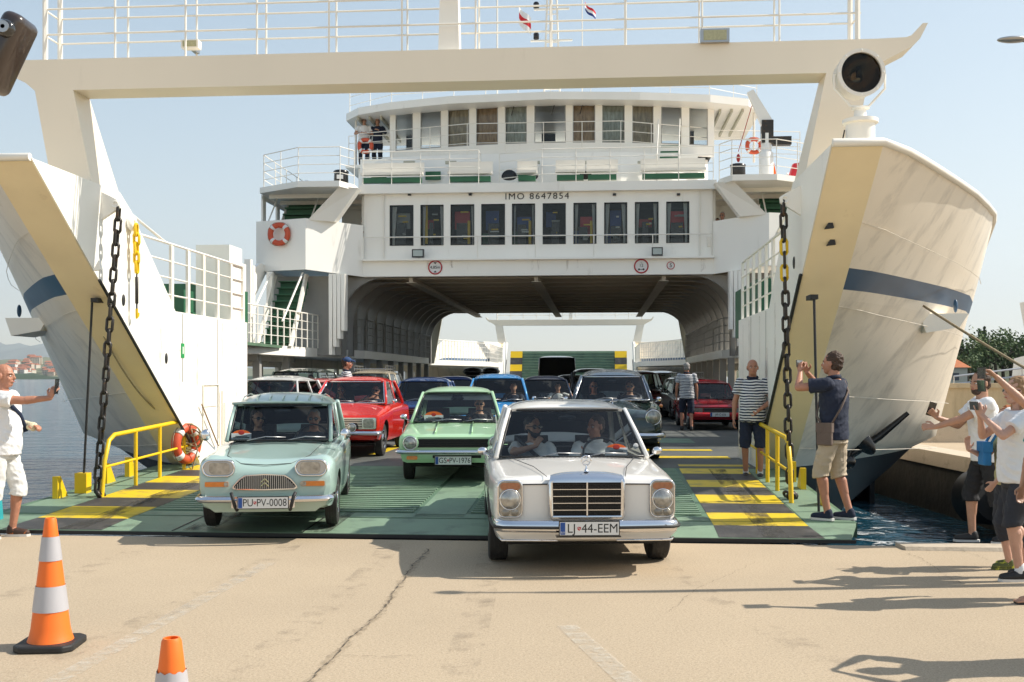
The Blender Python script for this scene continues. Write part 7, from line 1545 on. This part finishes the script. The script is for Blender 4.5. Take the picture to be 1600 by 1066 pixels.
rt=random.Random(11); wallm=[mat('town wall %d'%i,c,.9,var=.03) for i,c in enumerate(((.55,.50,.42),(.50,.42,.34),(.60,.58,.54)))]; roofm=mat('town roof tile',(.34,.14,.09),.9,var=.1); winm=mat('town window',(.08,.08,.09),.5)
tl=0
for i in range(95):
    x=-985+rt.uniform(0,230); y=1920+rt.uniform(0,240); t=(x+2400)/2100; k=(y-1900)/245*.75; z=-1.5+(34+8*math.sin(t*12)+4*math.sin(t*41))*min(k,.8); w=rt.uniform(9,22); h=rt.uniform(6,15); d=rt.uniform(8,14)
    if abs(x/y)<.42: pass
    m_=MB(); m_.box(-w/2,w/2,0,d,-5,h); o=m_.build('wall',rt.choice(wallm)); 
    e=empty('house',(x,y,z),rt.uniform(-.3,.3),'small pale house with red roof in the far hazy town across the water','house','houses of the far town'); o.parent=e
    m_=MB(); m_.hexa([(-w/2-.4,-.4,h),(w/2+.4,-.4,h),(w/2+.4,d+.4,h),(-w/2-.4,d+.4,h)],[(-w/2+2,d/2-.3,h+3),(w/2-2,d/2-.3,h+3),(w/2-2,d/2+.3,h+3),(-w/2+2,d/2+.3,h+3)]); m_.build('roof',roofm,e)
    m_=MB()
    for q in range(int(w//3.2)):
        for f in range(int(h//3)): m_.box(-w/2+1+q*3.1,-w/2+2.2+q*3.1,-.06,-.01,1.2+f*3,2.6+f*3)
    if m_.v: m_.build('window_row',winm,e)
# right background: wooded slope with trees and a red roofed house
sl_=MB(); sl_.grid([[(40+140*i/14,180+60*j/4,-1+ (4.0+2.0*math.sin(i*.8+j))*j/2.2) for i in range(15)] for j in range(5)]); tag(sl_.build('wooded_slope',mat('slope ground',(.07,.08,.04),.95,var=.3,vs=.1),None,True),kind='structure')
leafm=[mat('foliage %d'%i,c,.75,var=.35,vs=.6) for i,c in enumerate(((.12,.17,.05),(.085,.13,.04),(.045,.075,.03)))]; trunkm=mat('bark',(.10,.07,.045),.9,var=.2)
def tree(p,h,w,lab,kind=0,seed=0,n=1500,ls=.55):
    rr=random.Random(seed); e=empty('tree',p,rr.uniform(0,6),lab,'tree','trees behind the harbour wall')
    o=MB(); o.tube([(0,0,-1),(.1,0,h*.25),(0,.1,h*.5),(.1,0,h*.8)],[.35,.28,.2,.06],7)
    for k in range(5): a=rr.uniform(0,6.3); o.tube([(0,0,h*(.25+.08*k)),(math.cos(a)*w*.3,math.sin(a)*w*.3,h*(.45+.08*k))],[.12,.04],5)
    o.build('trunk',trunkm,e,True)
    o=MB(); cl=[]
    if kind<2:
        for k in range(14): a=rr.uniform(0,6.3); q=rr.random()**.5; cl.append((math.cos(a)*w*.38*q,math.sin(a)*w*.38*q,h*rr.uniform(.42,.88),w*rr.uniform(.14,.24)))
    for i in range(n):
        if kind<2: c=rr.choice(cl); d=Vector((rr.gauss(0,1),rr.gauss(0,1),rr.gauss(0,.8))).normalized()*c[3]*rr.uniform(.6,1.08); p_=Vector(c[:3])+d
        else: z=rr.uniform(.08,1); a=rr.uniform(0,6.3); q=w*.5*(1-z)**.7*rr.uniform(.6,1.05)*(min(1,z*6)); p_=Vector((math.cos(a)*q,math.sin(a)*q,h*z))
        u=Vector((rr.gauss(0,1),rr.gauss(0,1),rr.gauss(0,1))).normalized(); v=u.orthogonal().normalized(); s=ls*rr.uniform(.5,1.1); w2=u.cross(v)
        o.quad(p_-v*s*.5,p_+w2*s*.3,p_+v*s*.5,p_-w2*s*.3)
    o.build('crown',leafm[kind],e,fix=False)
td=[(1484,183,8,9,0),(1496,190,9,3,2),(1503,190,9.5,3,2),(1512,188,8.5,3,2),(1520,186,11,12,0),(1531,192,12,3,2),(1538,190,12.5,3.2,2),(1545,184,12,11,0),(1556,186,11,11,1),(1568,188,11,12,0),(1580,186,10,10,1),(1592,190,10,11,0),(1512,178,6,8,1),(1476,190,7,8,1),(1608,186,10,11,0)]
desc=['broad green tree','tall dark cypress','dark rounded tree']
for i,(px,Y,h,w,k) in enumerate(td):
    X_=(px-800)/F*Y; nm=('broad green','dark round','narrow dark cypress')[k]
    pos=['left of the red roofed house','behind the red roofed house','first right of the red roofed house','above the red roof','highest, beside the cypresses','leftmost of the tall pair','right one of the tall pair','in the middle of the slope','right of the middle','towards the right','far right of the wooded slope','at the right edge behind the phones','low, in front near the house','at the far left behind the hull','outermost at the right frame edge'][i]
    tree((X_,Y,1.0),h*.78,w*.9,'%s tree on the wooded slope, %s'%(nm,pos),k,i,700 if k<2 else 500,.7)
e=empty('house',(70.5,172,.2),R(-8),'pale house with an orange tiled roof among trees behind the harbour wall','house')
o=MB(); o.box(-5,3.5,0,7,-2,3.1); o.build('wall',mat('house wall',(.55,.48,.38),.9),e)
o=MB(); o.hexa([(-5.5,-.5,3.1),(4,-.5,3.1),(4,7.5,3.1),(-5.5,7.5,3.1)],[(-2.5,3.2,5.2),(1.5,3.2,5.2),(1.5,3.8,5.2),(-2.5,3.8,5.2)]); o.build('roof',mat('orange roof',(.50,.17,.07),.9,var=.12,vs=2),e)
for k in range(3): o=MB(); o.box(-4+k*2.6,-3+k*2.6,-.05,-.01,1,2.2); w_=o.build('window',winm,e)
# white moored ship and gangway beyond the wall at the right edge
e=empty('moored_ship',(31.8,62,0),R(-27),'white moored ship with raised stern plating at the right edge behind the wall','ship')
o=MB(); o.prism([(-2.4,0),(3,0),(3,4.8),(0,5.2),(-1.0,5.0),(-1.4,3.0),(-2.1,2.8)],1,0,18); o.build('ship_hull',M['white'],e)
o=MB()
for k in range(6): o.box(-1.2+k*.35,-1.15+k*.35,-.06,0,.5,4.7)
o.build('hull_rib',M['rail'],e)
o=MB(); o.hexa([(-1.5,-.2,4.2),(0,-.2,4.2),(0,1,4.2),(-1.5,1,4.2)],[(-1.8,-.2,6.1),(.6,-.2,6.6),(.6,1,6.6),(-1.8,1,6.1)]); o.build('wheel_cover',M['rail'],e)
e=empty('gangway',(20.5,38,0),0,'pale metal gangway rising behind the harbour wall, left of the moored ship','gangway')
o=MB()
for dz in (0,.28,.56): o.tube([(-4.6,0,1.15+dz),(4,0,2.2+dz)],.035,5)
for k in range(8): t=k/7; o.tube([(-4.6+8.6*t,0,1.15+1.05*t),(-4.6+8.6*t,0,1.71+1.05*t)],.025,4)
o.build('gangway_rail',M['steel'],e); o=MB(); o.hexa([(-4.6,-.4,.95),(4,-.4,2.0),(4,.4,2.0),(-4.6,.4,.95)],[(-4.6,-.4,1.05),(4,-.4,2.1),(4,.4,2.1),(-4.6,.4,1.05)]); o.build('gangway_deck',M['steel'],e)

hz=MB(); hz.box(-9500,9500,-300,15500,-5,1400); hz_o=hz.build('haze',None); hz_o.data.materials.clear()
m=bpy.data.materials.new('haze air'); m.use_nodes=True; n=m.node_tree.nodes; l=m.node_tree.links; n.clear(); o=n.new('ShaderNodeOutputMaterial'); pv=n.new('ShaderNodeVolumePrincipled'); pv.inputs['Color'].default_value=(.80,.88,.95,1); pv.inputs['Density'].default_value=HAZE; pv.inputs['Anisotropy'].default_value=.3; l.new(pv.outputs[0],o.inputs['Volume']); hz_o.data.materials.append(m); tag(hz_o,kind='stuff')
